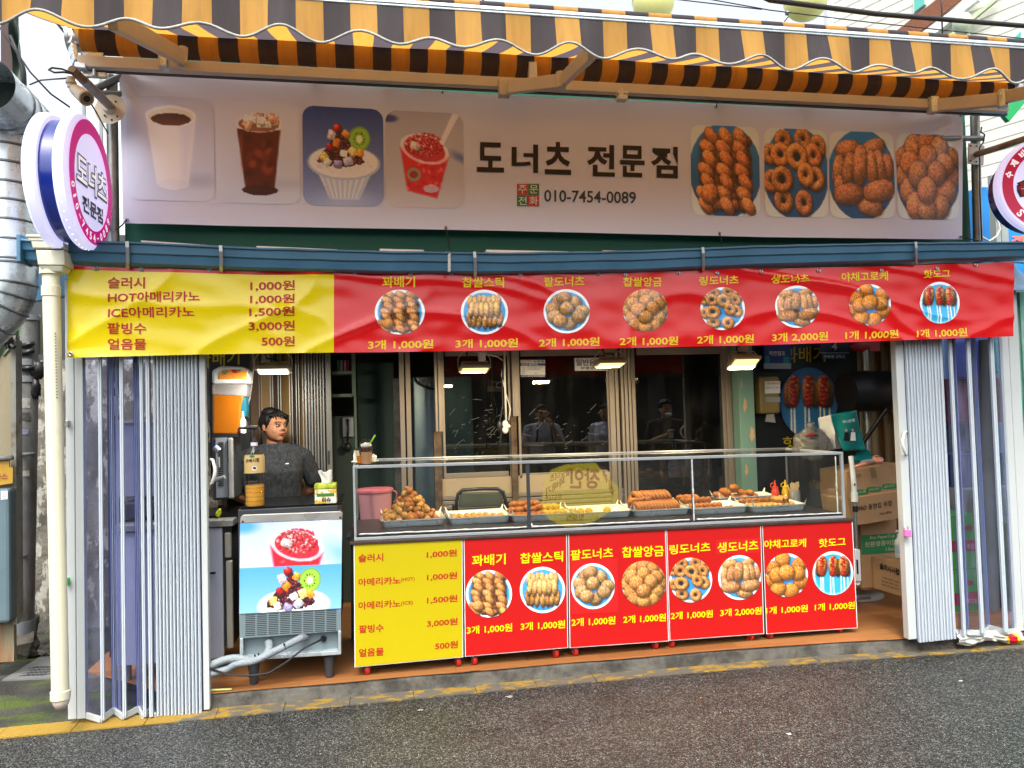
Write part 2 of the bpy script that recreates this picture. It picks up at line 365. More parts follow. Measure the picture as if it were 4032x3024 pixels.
def p_ice(k=1):
    s = Im(150, 178, '#cfd0d6'); s.grad('#cfd0de', '#c4cbdc'); s.flat(.85, .95, .4, .1, '#a9adb8', a=.5, soft=.9)
    s.quad([(.25,.32),(.77,.32),(.69,1.04),(.35,1.04)], '#5a1f14', soft=.02); s.flat(.52, 1.03, .22, .06, '#3c130e')
    for i in range(14): s.flat(R_(.38,.66), R_(.42,.98), R_(.04,.1), R_(.04,.1), random.choice(['#8c3a20','#a3482a','#3b120d','#74301f']), R_(0,3), soft=.6, a=.7)
    s.flat(.51, .25, .28, .11, '#ddd8d6', a=.8); s.flat(.51, .26, .25, .09, '#8c5a40')
    for i in range(13): s.blob(R_(.31,.71), R_(.17,.30), R_(.05,.08), R_(.035,.05), random.choice(['#e8d6c8','#d8a888','#f6efe8','#c08a6a']), R_(0,3), pw=7, amb=.82, gloss=.25, shadow=False)
    s.flat(.3, .6, .02, .3, '#c08a78', a=.4, soft=.7); return s
def bingsu(s, ox, oy, k, bowl=True):
    f = lambda x, y: (ox+(x-.5)*k, oy+(y-.5)*k)
    if bowl:
        s.quad([f(.1,.62), f(.95,.62), f(.72,1.1), f(.34,1.1)], '#c3cbdc', soft=.02)
        for i in range(16):
            x = .14+i*.05; s.quad([f(x,.66), f(x+.012,.66), f(.5+(x-.5)*.5+.012,1.08), f(.5+(x-.5)*.5,1.08)], '#8f9cb8' if i % 2 else '#eef2fa', a=.55)
    x, y = f(.52, .62); s.flat(x, y, .5*k, .23*k, '#aebbd6'); s.flat(x, y-.01*k, .47*k, .21*k, '#e8e9f4')
    for i in range(220):
        a = R_(0, 6.28); q = R_(.3, 1)**.5; x, y = f(.52+.4*q*math.cos(a), .61+.16*q*math.sin(a)); s.flat(x, y, .03*k, .02*k, random.choice(['#ffffff','#cfd3e2','#f4f2f8']), soft=.7)
    x, y = f(.73, .3); s.flat(x, y, .15*k, .17*k, '#6f9a35', .3); s.flat(x, y, .13*k, .15*k, '#8dbb3e', .3); s.flat(x, y, .04*k, .05*k, '#dfe6b4')
    for i in range(12):
        a = i*.52; s.flat(x+.07*k*math.cos(a), y+.08*k*math.sin(a), .008*k, .012*k, '#1e2a10')
    for i in range(520):
        t = R_(0, 1)**.6; a = R_(-1, 1)*t; x, y = f(.48+a*.33, .2+t*.46-.06*a*a); s.blob(x, y, .026*k, .019*k, random.choice(['#4a1220','#5f1826','#3a0e1a','#7a2430']), R_(0,3), gloss=.35, shadow=False)
    for dx, dy, c, r in [(.42,.36,'#e8791e',.05),(.55,.24,'#ec8a2a',.045),(.36,.26,'#c6b8d0',.055),(.25,.55,'#e0c060',.05),(.3,.62,'#eef4ea',.045),(.52,.5,'#efe9f0',.045),(.64,.47,'#ecd27c',.055),(.74,.48,'#ec8a2a',.045),(.58,.6,'#b9b3d8',.055),(.44,.64,'#8f86c0',.05),(.33,.42,'#8e1420',.04)]:
        x, y = f(dx, dy); s.blob(x, y, 1.15*r*k, r*k, c, R_(0,3), pw=7, amb=.85, gloss=.15)
    x, y = f(.44, .17); s.blob(x, y, .06*k, .06*k, '#c01c1c', gloss=.5); return s
def p_bingsu():
    s = Im(150, 178, '#324f96'); s.grad('#2b4488', '#8b9cc8'); s.flat(.5, 1.15, .6, .2, '#b9c4de', a=.6, soft=.9)
    bingsu(s, .49, .56, .92); x = .4; s.quad([(.33,.04),(.345,.04),(.42,.2),(.41,.2)], '#5a4a2a'); return s
def slush(s, ox, oy, k, deep=1):
    f = lambda x, y: (ox+(x-.5)*k, oy+(y-.5)*k)
    s.quad([f(.14,.38), f(.86,.5), f(.68,1.1), f(.24,1.0)], '#d0202e', soft=.03)
    for i in range(60):
        x, y = f(R_(.24,.76), R_(.5,1.0)); s.flat(x, y, .05*k, .035*k, random.choice(['#e03a48','#b5121e','#f08a90','#c8202c']), R_(0,3), soft=.8, a=.6)
    x, y = f(.5, .4); s.flat(x, y, .36*k, .2*k, '#e6dbe2', .25, a=.75)
    s.flat(x, y, .32*k, .17*k, '#c22a38', .25)
    for i in range(340):
        a = R_(0, 6.28); q = R_(0, 1)**.5; x, y = f(.5+.28*q*math.cos(a), .34+.16*q*math.sin(a)-.14*(1-q)); s.blob(x, y, .024*k, .018*k, random.choice(['#e02838','#f04a54','#b8101c','#f4a0a8','#d81c2a']), R_(0,3), amb=.6, gloss=.4, shadow=False)
    x, y = f(.36, .36); s.blob(x, y, .08*k, .06*k, '#f0c4cc', .3, pw=3, amb=.7, gloss=.4)
    # glass rim
    u, v = s._loc(*f(.5, .4), .36*k, .2*k, .25); d = np.abs(np.sqrt(u*u+v*v)-1); g = np.clip(1-d/.05, 0, 1)[..., None]*.7; s.a = s.a*(1-g)+np.array((.96, .93, .97))*g
    s.quad([f(.72,.3), f(.78,.33), f(1.02,-.12), f(.92,-.14)], '#f4f0f4', a=.7); return s
def p_slush():
    s = Im(150, 178, '#b9bccb'); s.grad('#a9aab8', '#c2bfc8'); s.flat(.05, .1, .14, .06, '#20306a', soft=.5, a=.8); s.flat(.95, .55, .2, .08, '#4a62a0', .5, soft=.9, a=.8)
    slush(s, .5, .55, .86); s.flat(.36, .78, .09, .085, '#7fa27a', a=.9); s.flat(.36, .78, .055, .05, '#a02434'); s.flat(.58, .95, .1, .05, '#c4cadb', a=.8); return s
_PM = None
def pic(im, name, fn, nx, ny, shape, parent, pw=2, mt=None, label=None):
    """grid print: fn(u,v)->point (u right, v down 0..1); shape 'disc'|'round'|'rect' trims the outline"""
    im = np.clip(im*1.13, 0, 1); h, w = im.shape[:2]; vs = []; cs = []
    for j in range(ny+1):
        t = j/ny
        if shape == 'disc':
            v = .5-.5*math.cos(math.pi*t); hw = math.sin(math.pi*t)/2
        elif shape == 'round':
            rr = .14; v = t; e = min(v, 1-v)*(ny/nx if 0 else 1.18); hw = .5 if e >= rr else .5-rr+math.sqrt(max(0, rr*rr-(rr-e)**2))
        else: v = t; hw = .5
        for i in range(nx+1):
            u = .5+(i/nx-.5)*2*hw; vs.append(tuple(fn(u, v))); cs.append(im[min(h-1, int(v*h)), min(w-1, int(u*w))])
    mb = MB(); mb.add(vs, [(j*(nx+1)+i, (j+1)*(nx+1)+i, (j+1)*(nx+1)+i+1, j*(nx+1)+i+1) for j in range(ny) for i in range(nx)])
    o = mb.build(name, mt or MATS['print'], parent, label=label)
    c = np.array(cs); c = np.where(c <= .04045, c/12.92, ((c+.055)/1.055)**2.4); c = np.concatenate([c, np.ones((len(c), 1))], 1)
    at = o.data.color_attributes.new('print', 'FLOAT_COLOR', 'POINT'); at.data.foreach_set('color', c.ravel().astype(np.float32)); return o
def print_mat(name, rough, spec=.5, coat=0):
    m = bpy.data.materials.new(name); m.use_nodes = True; N = m.node_tree.nodes; b = N['Principled BSDF']; at = N.new('ShaderNodeAttribute'); at.attribute_name = 'print'
    m.node_tree.links.new(at.outputs['Color'], b.inputs['Base Color']); b.inputs['Roughness'].default_value = rough; b.inputs['Specular IOR Level'].default_value = spec
    b.inputs['Coat Weight'].default_value = coat; MATS[name] = m; return m
print_mat('print', .45); print_mat('print_vinyl', .24); print_mat('print_board', .6)
# ---------------------------------------------------------------- common materials
mat('white_metal', '#d2d6d8', .35, var=.04); mat('case_metal', '#a4aaac', .3, .2, var=.08); mat('dirty_white', '#cfd2cc', .5, var=.08, vscale=5)
mat('alu', '#b9bcbc', .35, .9, var=.08, vscale=8); mat('steel', '#a9a8a2', .34, .45, var=.1, vscale=5, rvar=.12); mat('galv', '#c0cace', .26, .5, var=.16, vscale=9, rvar=.15)
mat('black_plastic', '#1c1d20', .4, var=.1); mat('rubber', '#141414', .75); mat('grey_plastic', '#7d8286', .5); mat('dark_grey', '#34373a', .5)
mat('red_letter', '#b01c10', .5, var=0); mat('yellow_letter', '#e8c516', .5, var=0); mat('black_letter', '#16120f', .5, var=0); mat('white_letter', '#e6e6e6', .5, var=0)
mat('cord', '#1d1e22', .6, var=0); mat('white_cord', '#cfcfca', .5, var=0); mat('beige_paint', '#c4bcac', .45, var=.06, vscale=4)
mat('blue_tin', '#44708c', .42, var=.14, vscale=3.5, spec=.4, rvar=.1); mat('blue_dark', '#20384a', .6)
mat('green_board', '#0e5a44', .55, var=.1, vscale=2); mat('pole_steel', '#8a8d8c', .38, .7, var=.2, vscale=14)
mat('cream_pvc', '#d2d1b8', .35, col2='#aca88c', thr=(.58, .8), vscale=5, stretch=(2, 2, .5), rvar=.1); mat('rust', '#6a3a1c', .85, .2, var=.35, vscale=18)
interp = lambda x, xs, ys: float(np.interp(x, xs, ys))
# ================================================================ ground
def asphalt():
    m = bpy.data.materials.new('asphalt'); m.use_nodes = True; N = m.node_tree.nodes; L = m.node_tree.links; b = N['Principled BSDF']
    tc = N.new('ShaderNodeTexCoord')
    wz = N.new('ShaderNodeTexNoise'); wz.inputs['Scale'].default_value = 60; L.new(tc.outputs['Object'], wz.inputs['Vector'])
    mxv = N.new('ShaderNodeMixRGB'); mxv.inputs[0].default_value = .012; L.new(tc.outputs['Object'], mxv.inputs[1]); L.new(wz.outputs['Color'], mxv.inputs[2])
    vo = N.new('ShaderNodeTexVoronoi'); vo.inputs['Scale'].default_value = 118; L.new(mxv.outputs[0], vo.inputs['Vector'])
    r = N.new('ShaderNodeValToRGB'); e = r.color_ramp.elements; e[0].position = 0; e[0].color = H('#383b3b'); e[1].position = .45; e[1].color = H('#585c5b')
    for p, c in ((.66, '#7a7e7c'), (.84, '#9a9e9b'), (.95, '#8f8474'), (.965, '#b8bab6')): x = e.new(p); x.color = H(c)
    sp = N.new('ShaderNodeSeparateColor'); L.new(vo.outputs['Color'], sp.inputs[0]); L.new(sp.outputs[0], r.inputs['Fac'])
    # dark binder between the stones
    cr = N.new('ShaderNodeMapRange'); cr.inputs['From Min'].default_value = .3; cr.inputs['From Max'].default_value = .62; cr.inputs['To Min'].default_value = 1; cr.inputs['To Max'].default_value = .3
    L.new(vo.outputs['Distance'], cr.inputs['Value'])
    ml = N.new('ShaderNodeMixRGB'); ml.blend_type = 'MULTIPLY'; ml.inputs[0].default_value = 1; L.new(r.outputs[0], ml.inputs[1]); L.new(cr.outputs[0], ml.inputs[2])
    # wet and dry patches
    n = N.new('ShaderNodeTexNoise'); n.inputs['Scale'].default_value = 1.3; n.inputs['Detail'].default_value = 7; n.inputs['Roughness'].default_value = .6; L.new(tc.outputs['Object'], n.inputs['Vector'])
    sx = N.new('ShaderNodeSeparateXYZ'); L.new(tc.outputs['Object'], sx.inputs[0])
    ma = N.new('ShaderNodeMath'); ma.operation = 'MULTIPLY_ADD'; ma.inputs[1].default_value = .42; ma.inputs[2].default_value = 0; L.new(sx.outputs[1], ma.inputs[0])
    ad = N.new('ShaderNodeMath'); ad.operation = 'ADD'; L.new(ma.outputs[0], ad.inputs[0]); L.new(n.outputs['Fac'], ad.inputs[1])
    wr = N.new('ShaderNodeMapRange'); wr.inputs['From Min'].default_value = -.35; wr.inputs['From Max'].default_value = .42; wr.inputs['To Min'].default_value = 1.75; wr.inputs['To Max'].default_value = .42; wr.name = 'wet'
    L.new(ad.outputs[0], wr.inputs['Value'])
    m2 = N.new('ShaderNodeMixRGB'); m2.blend_type = 'MULTIPLY'; m2.inputs[0].default_value = 1; L.new(ml.outputs[0], m2.inputs[1]); L.new(wr.outputs[0], m2.inputs[2])
    n3 = N.new('ShaderNodeTexNoise'); n3.inputs['Scale'].default_value = 4.5; n3.inputs['Detail'].default_value = 9; n3.inputs['Roughness'].default_value = .7; L.new(tc.outputs['Object'], n3.inputs['Vector'])
    r3 = N.new('ShaderNodeMapRange'); r3.inputs['From Min'].default_value = .35; r3.inputs['From Max'].default_value = .68; r3.inputs['To Min'].default_value = .72; r3.inputs['To Max'].default_value = 1.3; L.new(n3.outputs['Fac'], r3.inputs['Value'])
    m3 = N.new('ShaderNodeMixRGB'); m3.blend_type = 'MULTIPLY'; m3.inputs[0].default_value = 1; L.new(m2.outputs[0], m3.inputs[1]); L.new(r3.outputs[0], m3.inputs[2]); L.new(m3.outputs[0], b.inputs['Base Color'])
    rr = N.new('ShaderNodeMapRange'); rr.inputs['From Min'].default_value = .5; rr.inputs['From Max'].default_value = 1.1; rr.inputs['To Min'].default_value = .38; rr.inputs['To Max'].default_value = .75
    L.new(wr.outputs[0], rr.inputs['Value']); L.new(rr.outputs[0], b.inputs['Roughness'])
    bp = N.new('ShaderNodeBump'); bp.inputs['Strength'].default_value = .9; bp.inputs['Distance'].default_value = .005; bp.invert = True
    L.new(vo.outputs['Distance'], bp.inputs['Height']); L.new(bp.outputs[0], b.inputs['Normal']); MATS['asphalt'] = m; return m
asphalt()
def ground_mat():
    m = mat('alley_ground', '#2c2c2a', .6, col2='#45443d', vscale=3, bump=.8, bscale=60)
    N = m.node_tree.nodes; L = m.node_tree.links; b = N['Principled BSDF']
    src = b.inputs['Base Color'].links[0].from_socket
    tc = N.new('ShaderNodeTexCoord'); n = N.new('ShaderNodeTexNoise'); n.inputs['Scale'].default_value = 2.6; n.inputs['Detail'].default_value = 8; n.inputs['Roughness'].default_value = .68
    mp = N.new('ShaderNodeMapping'); mp.inputs['Scale'].default_value = (.8, 2, 1); mp.inputs['Location'].default_value = (3.3, 1, 0); L.new(tc.outputs['Object'], mp.inputs[0]); L.new(mp.outputs[0], n.inputs['Vector'])
    r = N.new('ShaderNodeMapRange'); r.inputs['From Min'].default_value = .5; r.inputs['From Max'].default_value = .6; L.new(n.outputs['Fac'], r.inputs['Value'])
    mx = N.new('ShaderNodeMixRGB'); mx.inputs[2].default_value = H('#46561c'); L.new(src, mx.inputs[1]); L.new(r.outputs[0], mx.inputs[0]); L.new(mx.outputs[0], b.inputs['Base Color']); return m
ground_mat()
MB().grid(lambda u, v: (-40+90*u, -30+29.88*v if v < 1 else -.12, 0), 4, 4).build('road', MATS['asphalt'], kind='structure')
MB().grid(lambda u, v: (-40+90*u, -.119+60*v, -.003), 4, 4).build('alley_ground', MATS['alley_ground'], kind='structure')
EDGE = lambda X: float(np.interp(X, [-2, -.9, .8, 2.4, 3.4, 4.6], [.03, .026, .006, -.03, -.12, -.2]))
# gutter block strip with the worn yellow line
def line_mat():
    m = mat('worn_yellow_line', '#927528', .78, col2='#5c584e', thr=(.47, .56), vscale=9, stretch=(1, 2.2, 1), bump=.3, bscale=50)
    N = m.node_tree.nodes; L = m.node_tree.links; r = [n for n in N if n.type == 'VALTORGB'][0]; nz = [n for n in N if n.type == 'TEX_NOISE' and n.inputs['Detail'].default_value == 6][0]
    tc = N.new('ShaderNodeTexCoord'); sx = N.new('ShaderNodeSeparateXYZ'); L.new(tc.outputs['Object'], sx.inputs[0])
    mr = N.new('ShaderNodeMapRange'); mr.inputs['From Min'].default_value = -3.6; mr.inputs['From Max'].default_value = -2.2; mr.inputs['To Min'].default_value = -.3; mr.inputs['To Max'].default_value = .055; L.new(sx.outputs[0], mr.inputs['Value'])
    a = N.new('ShaderNodeMath'); L.new(mr.outputs[0], a.inputs[0]); L.new(nz.outputs['Fac'], a.inputs[1]); L.new(a.outputs[0], r.inputs['Fac'])
line_mat()
m = MB()
xs = [-6, -4, -2.6] + [-2.3+.36*i for i in range(20)] + [6, 9]
for i in range(len(xs)-1):
    a, b = xs[i]+.002, xs[i+1]-.002; f = lambda X: interp(X, [-2, 0.7, 2.4, 4.1], [-.12, -.112, -.145, -.26])
    z = .004+R_(0, .004)
    m.slab([(a, f(a), z), (b, f(b), z), (b, EDGE(b)-.004, z+.002), (a, EDGE(a)-.004, z+.002)], (0, 0, -.05))
m.build('kerb_line', MATS['worn_yellow_line'], kind='structure')
mat('kerb_concrete', '#5e5b53', .82, col2='#3c3a35', vscale=7, bump=.8, bscale=30, rvar=.15)
m = MB()
N_ = 60
def kerbf(u, v):
    X = -1.02+5.6*u; e = EDGE(X)
    prof = [(-.012, .0), (-.002, .045), (.004, .078), (.03, .086), (.3, .086)]
    t = v*(len(prof)-1); i = min(int(t), len(prof)-2); k = t-i
    y = prof[i][0]*(1-k)+prof[i+1][0]*k; z = prof[i][1]*(1-k)+prof[i+1][1]*k
    return (X, e+y+.006*noise.noise(Vector((X*9, v*4, 0))), z)
m.grid(kerbf, N_, 8).build('kerb', MATS['kerb_concrete'], kind='structure', smooth=True)
# laminate floor of the shop
def wood():
    m = bpy.data.materials.new('laminate'); m.use_nodes = True; N = m.node_tree.nodes; L = m.node_tree.links; b = N['Principled BSDF']
    tc = N.new('ShaderNodeTexCoord'); br = N.new('ShaderNodeTexBrick'); br.inputs['Scale'].default_value = 1; br.inputs['Brick Width'].default_value = .9; br.inputs['Row Height'].default_value = .1
    br.inputs['Mortar Size'].default_value = .001; br.inputs['Color1'].default_value = H('#9a6238'); br.inputs['Color2'].default_value = H('#b07a48'); br.inputs['Mortar'].default_value = H('#5a3a22')
    L.new(tc.outputs['Object'], br.inputs['Vector'])
    nz = N.new('ShaderNodeTexNoise'); nz.inputs['Scale'].default_value = 5; nz.inputs['Detail'].default_value = 8; mp = N.new('ShaderNodeMapping'); mp.inputs['Scale'].default_value = (1, 14, 1)
    L.new(tc.outputs['Object'], mp.inputs[0]); L.new(mp.outputs[0], nz.inputs['Vector'])
    mr = N.new('ShaderNodeMapRange'); mr.inputs['To Min'].default_value = .7; mr.inputs['To Max'].default_value = 1.2; L.new(nz.outputs['Fac'], mr.inputs['Value'])
    ml = N.new('ShaderNodeMixRGB'); ml.blend_type = 'MULTIPLY'; ml.inputs[0].default_value = 1; L.new(br.outputs[0], ml.inputs[1]); L.new(mr.outputs[0], ml.inputs[2]); L.new(ml.outputs[0], b.inputs['Base Color'])
    b.inputs['Roughness'].default_value = .32; MATS['laminate'] = m
wood()
m = MB(); n = 40; vs = []
fr = [(-1.0+5.5*i/n) for i in range(n+1)]
top = [(X, EDGE(X)-.004+.004*math.sin(X*7), .09) for X in fr]+[(4.5, 3.6, .09), (-1.75, 3.6, .09), (-1.75, .62, .09), (-1.42, .34, .09), (-1.2, .12, .09)]
m.add(top+[(p[0], p[1], .0865) for p in top], [tuple(range(len(top)))]+[(i, i+len(top), (i+1) % len(top)+len(top), (i+1) % len(top)) for i in range(len(top))])
m.build('shop_floor', MATS['laminate'], kind='structure')
MB().box((-1.74, .5, -.001), (4.5, 3.6, .086)).build('floor_slab', MATS['kerb_concrete'], kind='structure')
# ================================================================ building shell
bld = thing('shop_building', 'single storey snack shop with green upper board, open front and dark interior', 'shop', (1.4, 1.5, 0))
MB().box((-1.42, .34, 2.62), (4.42, .38, 3.86)).build('upper_wall', MATS['green_board'], bld)
mat('dark_wall', '#23282a', .8, var=.2, vscale=3); mat('dark_green', '#1e3630', .7); mat('ceiling', '#4a4a46', .8); mat('interior_wall', '#5a5850', .8)
MB().box((-1.8, 3.6, 0), (4.6, 3.7, 2.9)).build('back_wall', MATS['dark_wall'], bld)
MB().box((-1.6, .2, 2.45), (4.55, 3.7, 2.5)).build('ceiling', MATS['ceiling'], bld)
MB().box((4.45, 1.75, 0), (4.55, 3.6, 2.5)).build('side_wall', MATS['interior_wall'], bld)
MB().box((-1.6, 1.9, 0), (-1.5, 3.6, 2.5)).build('side_wall', MATS['interior_wall'], bld)
# tin lean-to roof between gutter and board
m = MB(); m.grid(lambda u, v: (-1.75+6.2*u, -.12+.46*v, 2.535+.13*v+.008*math.sin(u*6.2*2*math.pi/.16)), 120, 3)
m.build('tin_roof', MATS['blue_tin'], bld, smooth=True, solid=.004)
# ================================================================ gutter
YBf = lambda x: interp(x, [0, 2300, 3400, 4032], [-.12, -.13, -.32, -.36])
gut = thing('roof_gutter', 'long dented blue grey gutter between the two banners', 'gutter', P(2000, 1030, -.2))
GX = [84, 560, 1000, 1500, 2000, 2500, 3000, 3600, 4032, 4300]; GT = [942, 956, 976, 990, 997, 988, 968, 956, 954, 952]; GB = [1024, 1040, 1056, 1068, 1071, 1062, 1041, 1024, 1009, 1002]
m = MB(); K = 60
def gf(u, v):
    x = 84+(4300-84)*u; t = interp(x, GX, GT); b = interp(x, GX, GB)
    prof = [(0, .04), (0, -.012), (.08, -.016), (.12, 0), (.46, .004), (.52, .02), (.9, .03), (1, .05), (1, .16)]
    q = v*(len(prof)-1); i = min(int(q), len(prof)-2); k = q-i
    h = prof[i][0]*(1-k)+prof[i+1][0]*k; dy = prof[i][1]*(1-k)+prof[i+1][1]*k
    p = P(x, t+(b-t)*h, -.2+YBf(x)+.12); return p+Vector((0, dy, .003*noise.noise(Vector((x*.01, h*3, 0)))))
m.grid(gf, 110, 8).build('trough', MATS['blue_tin'], gut, smooth=35, solid=.002)
a = P(90, 985, -.16)
MB().box((a.x-.012, -.21, a.z-.07), (a.x+.008, -.05, a.z+.075)).build('end_cap', MATS['blue_tin'], gut, bevel=.004)
for x in (500, 868, 1868, 2767, 3605):
    m = MB(); t = interp(x, GX, GT); b = interp(x, GX, GB); q = [P(x, t-4, -.105+YBf(x)), P(x+2, t+20, -.102+YBf(x)), P(x+3, t+44, -.085+YBf(x)), P(x+3, b-4, -.06+YBf(x)), P(x+3, b+18, -.02+YBf(x))]
    for i in range(4): m.beam(q[i], q[i+1], .018, .005, up=(0, -1, 0))
    m.build('bracket', MATS['alu'], gut)
m = MB()
for i in range(40):
    t = i/39; m.ell(P(1769+2*math.sin(i*1.3), 1000+68*t, -.226), (.005+.004*abs(math.sin(i*2.1)), .004, .006), nu=6, nv=4)
m.build('sealant_drip', MATS['dirty_white'], gut, smooth=True)
m = MB()
for x0, x1, y0, y1 in ((555, 862, 946, 966), (1010, 1328, 968, 980), (1495, 1668, 979, 982), (1915, 2240, 983, 988), (2374, 2520, 986, 985)):
    m.slab([P(x0, y0+14, -.1), P(x1, y1+22, -.1), P(x1, y1+2, -.08), P(x0, y0, -.08)], (0, .25, .01))
m.build('roof_sheet', MATS['white_metal'], gut)
m = MB().slab([P(268, 1050, -.02), P(3958, 1046, -.02), P(3958, 1005, -.02), P(268, 1015, -.02)], (0, .06, 0)); m.build('fascia', MATS['blue_dark'], bld)

# ================================================================ red and yellow menu banner
cloth_mat('banner_red', base='#d8161a', trans=.06, rough=.19); cloth_mat('banner_yellow', base='#ead40e', trans=.06, rough=.19)
cloth_mat('banner_white', base='#e8eaff', trans=.08, rough=.42)
BX = [268, 700, 1000, 1500, 2000, 2500, 3000, 3500, 3990]; BT = [1047, 1060, 1069, 1070, 1068, 1064, 1058, 1048, 1032]; BB = [1409, 1398, 1392, 1387, 1380, 1370, 1359, 1342, 1324]
def fold(X, Z):
    n = noise.noise(Vector((X*.8, Z*1.5, 3.1)))
    t = (Z-2.1)/.45
    red = min(1, max(0, (X-.1)*3)) ; yel = 1-red
    a = abs(math.sin(math.pi*(Z*5.2+X*.75+n*1.3))); r1 = (1-a)**3.6*.012*red*(.5+.5*math.sin(X*2.3+1))
    b = abs(math.sin(math.pi*(Z*3.1+X*.3+2*n+.4))); r2 = (1-b)**3*.009*red
    c = abs(math.sin(math.pi*(X*1.9-Z*1.2+n*1.5+.1))); r3 = (1-c)**3.4*.016*yel
    d = abs(math.sin(math.pi*(Z*4+X*1.1+n*2+.3))); r4 = (1-d)**3.6*.011*yel
    sc = .006*math.sin(X*2*math.pi/.62+1)*max(0, t)
    fine = .0035*noise.noise(Vector((X*7, Z*12, 0)))
    return -(r1+r2+r3+r4)+sc+fine
YB = -.12
def sB(x, y, off=0):
    p = P(x, y, YBf(x)); return Vector((p.x, p.y+fold(p.x, p.z)-off, p.z))
ban = thing('menu_banner', 'long glossy red and yellow vinyl banner with prices hanging under the blue gutter', 'banner', P(2100, 1380, YB))
def bgrid(m, x0, x1, n, v0=0, v1=1, nv=26):
    return m.grid(lambda u, v: sB(x0+(x1-x0)*u, interp(x0+(x1-x0)*u, BX, BT)*(1-(v0+(v1-v0)*v))+interp(x0+(x1-x0)*u, BX, BB)*(v0+(v1-v0)*v)), n, nv)
m = MB(); bgrid(m, 1315, 3990, 260); m.grid(lambda u, v: sB(268+1047*u, interp(268+1047*u, BX, BT)*(1-.04*v)+interp(268+1047*u, BX, BB)*.04*v), 90, 1)
m.build('red_cloth', MATS['banner_red'], ban, smooth=True)
m = MB(); bgrid(m, 268, 1315, 110, .04, 1); m.build('yellow_cloth', MATS['banner_yellow'], ban, smooth=True)
st = lambda x, y: sB(x, y, .0035)
for body, x0, y0, x1, y1, h in [('슬러시',425,1136,571,1136,45),('HOT아메리카노',427,1193,787,1188,42),('ICE아메리카노',427,1253,767,1249,42),('팥빙수',425,1316,576,1316,45),('얼음물',425,1377,576,1377,44),
    ('1,000원',985,1147,1161,1145,42),('1,000원',985,1199,1161,1197,40),('1,500원',982,1250,1161,1247,40),('3,000원',980,1306,1161,1304,42),('500원',1030,1363,1161,1363,40)]:
    m = MB(); tpx(m, body, x0, y0, x1, y1, h, st, .018, True); m.build('lettering', MATS['red_letter'], ban)
for body, x0, y0, x1, y1, h in [('꽈배기',1505,1132,1634,1131,42),('찹쌀스틱',1819,1132,1984,1133,41),('팥도너츠',2140,1131,2301,1126,39),('찹쌀앙금',2452,1129,2605,1129,37),('링도너츠',2752,1125,2905,1120,35),
    ('생도너츠',3035,1118,3183,1114,36),('야채고로케',3310,1110,3496,1104,36),('핫도그',3630,1097,3740,1093,32),('3개 1,000원',1449,1379,1706,1375,39),('3개 1,000원',1793,1374,2039,1370,38),('2개 1,000원',2122,1370,2360,1364,37),
    ('2개 1,000원',2439,1364,2669,1361,37),('2개 1,000원',2744,1358,2967,1353,37),('3개 2,000원',3039,1349,3258,1343,37),('1개 1,000원',3327,1340,3535,1334,36),('1개 1,000원',3606,1333,3805,1327,36)]:
    m = MB(); tpx(m, body, x0, y0, x1, y1, h, st, .022, True); m.build('lettering', MATS['yellow_letter'], ban)
PICS = {k: f().img(1) for k, f in (('twist', p_twist), ('stick', p_stick), ('round', p_round), ('ball', p_ball), ('ring', p_ring), ('oval', p_oval), ('croq', p_croq), ('dog', p_dog))}
ORD = ['twist', 'stick', 'round', 'ball', 'ring', 'oval', 'croq', 'dog']
def discpic(key, cx, cy, rx, ry, sf, parent, n=60, mt='print', sl=0):
    pic(PICS[key], 'food_picture', lambda u, v: sf(cx+(u-.5)*2*rx, cy+(v-.5)*2*ry+(u-.5)*2*rx*sl), n, n, 'disc', parent, mt=MATS[mt])
for k, (cx, cy, rx, ry) in zip(ORD, [(1574,1229,98,88),(1907,1229,93,88),(2231,1226,91,87),(2541,1222,89,84),(2844,1216,87,84),(3137,1208,86,83),(3423,1201,81,82),(3699,1192,79,82)]):
    discpic(k, cx, cy, rx, ry, lambda x, y: sB(x, y, .003), ban, mt='print_vinyl')
for x, y in [(380,1059),(556,1060),(826,1063),(283,1395),(1398,1075),(1617,1081),(1776,1080),(2047,1083),(2354,1078),(2461,1083),(2670,1074),(2821,1076),(2992,1070),(3221,1066),(3471,1065),(3685,1058),(3841,1043)]:
    p = sB(x, y, .004); m = MB(); m.lathe([(.003, -.002), (.011, 0), (.012, .004), (.009, .006), (.005, .004), (.0035, -.002)], p, (0, -1, 0), 12); m.build('grommet', MATS['alu'], ban, smooth=40)

# ================================================================ white shop banner above
YU = .22
UX = [467, 1000, 2000, 3000, 3787]; UT = [277, 310, 377, 416, 449]; UBm = [878, 891, 909, 933, 943]
def foldU(x, y):
    v = (y-interp(x, UX, UT))/(interp(x, UX, UBm)-interp(x, UX, UT)); d = 0
    for cx, cy, a0 in ((467, 277, .012), (3787, 449, -.014)):
        dx, dy = abs(x-cx), abs(y-cy)+1; r = math.hypot(dx, dy); an = math.atan2(dy, dx)
        d += a0*math.sin(an*9)*math.exp(-r/420)*min(1, r/60)
    d += .006*math.sin((x-467)/3320*math.pi*3)*(1-v)+.003*noise.noise(Vector((x*.004, y*.008, 1)))
    return d
def sU(x, y, off=0):
    p = P(x, y, YU); return Vector((p.x, YU+foldU(x, y)-off, p.z))
ub = thing('shop_banner', 'wide white shop banner with eight food photos and black brush lettering on the green board', 'banner', P(2100, 900, YU))
def uf(u, v):
    x0 = 467+18*v; x = x0+(3787-x0)*u; return sU(x, interp(x, UX, UT)*(1-v)+interp(x, UX, UBm)*v)
MB().grid(uf, 200, 40).build('banner_cloth', MATS['banner_white'], ub, smooth=True)
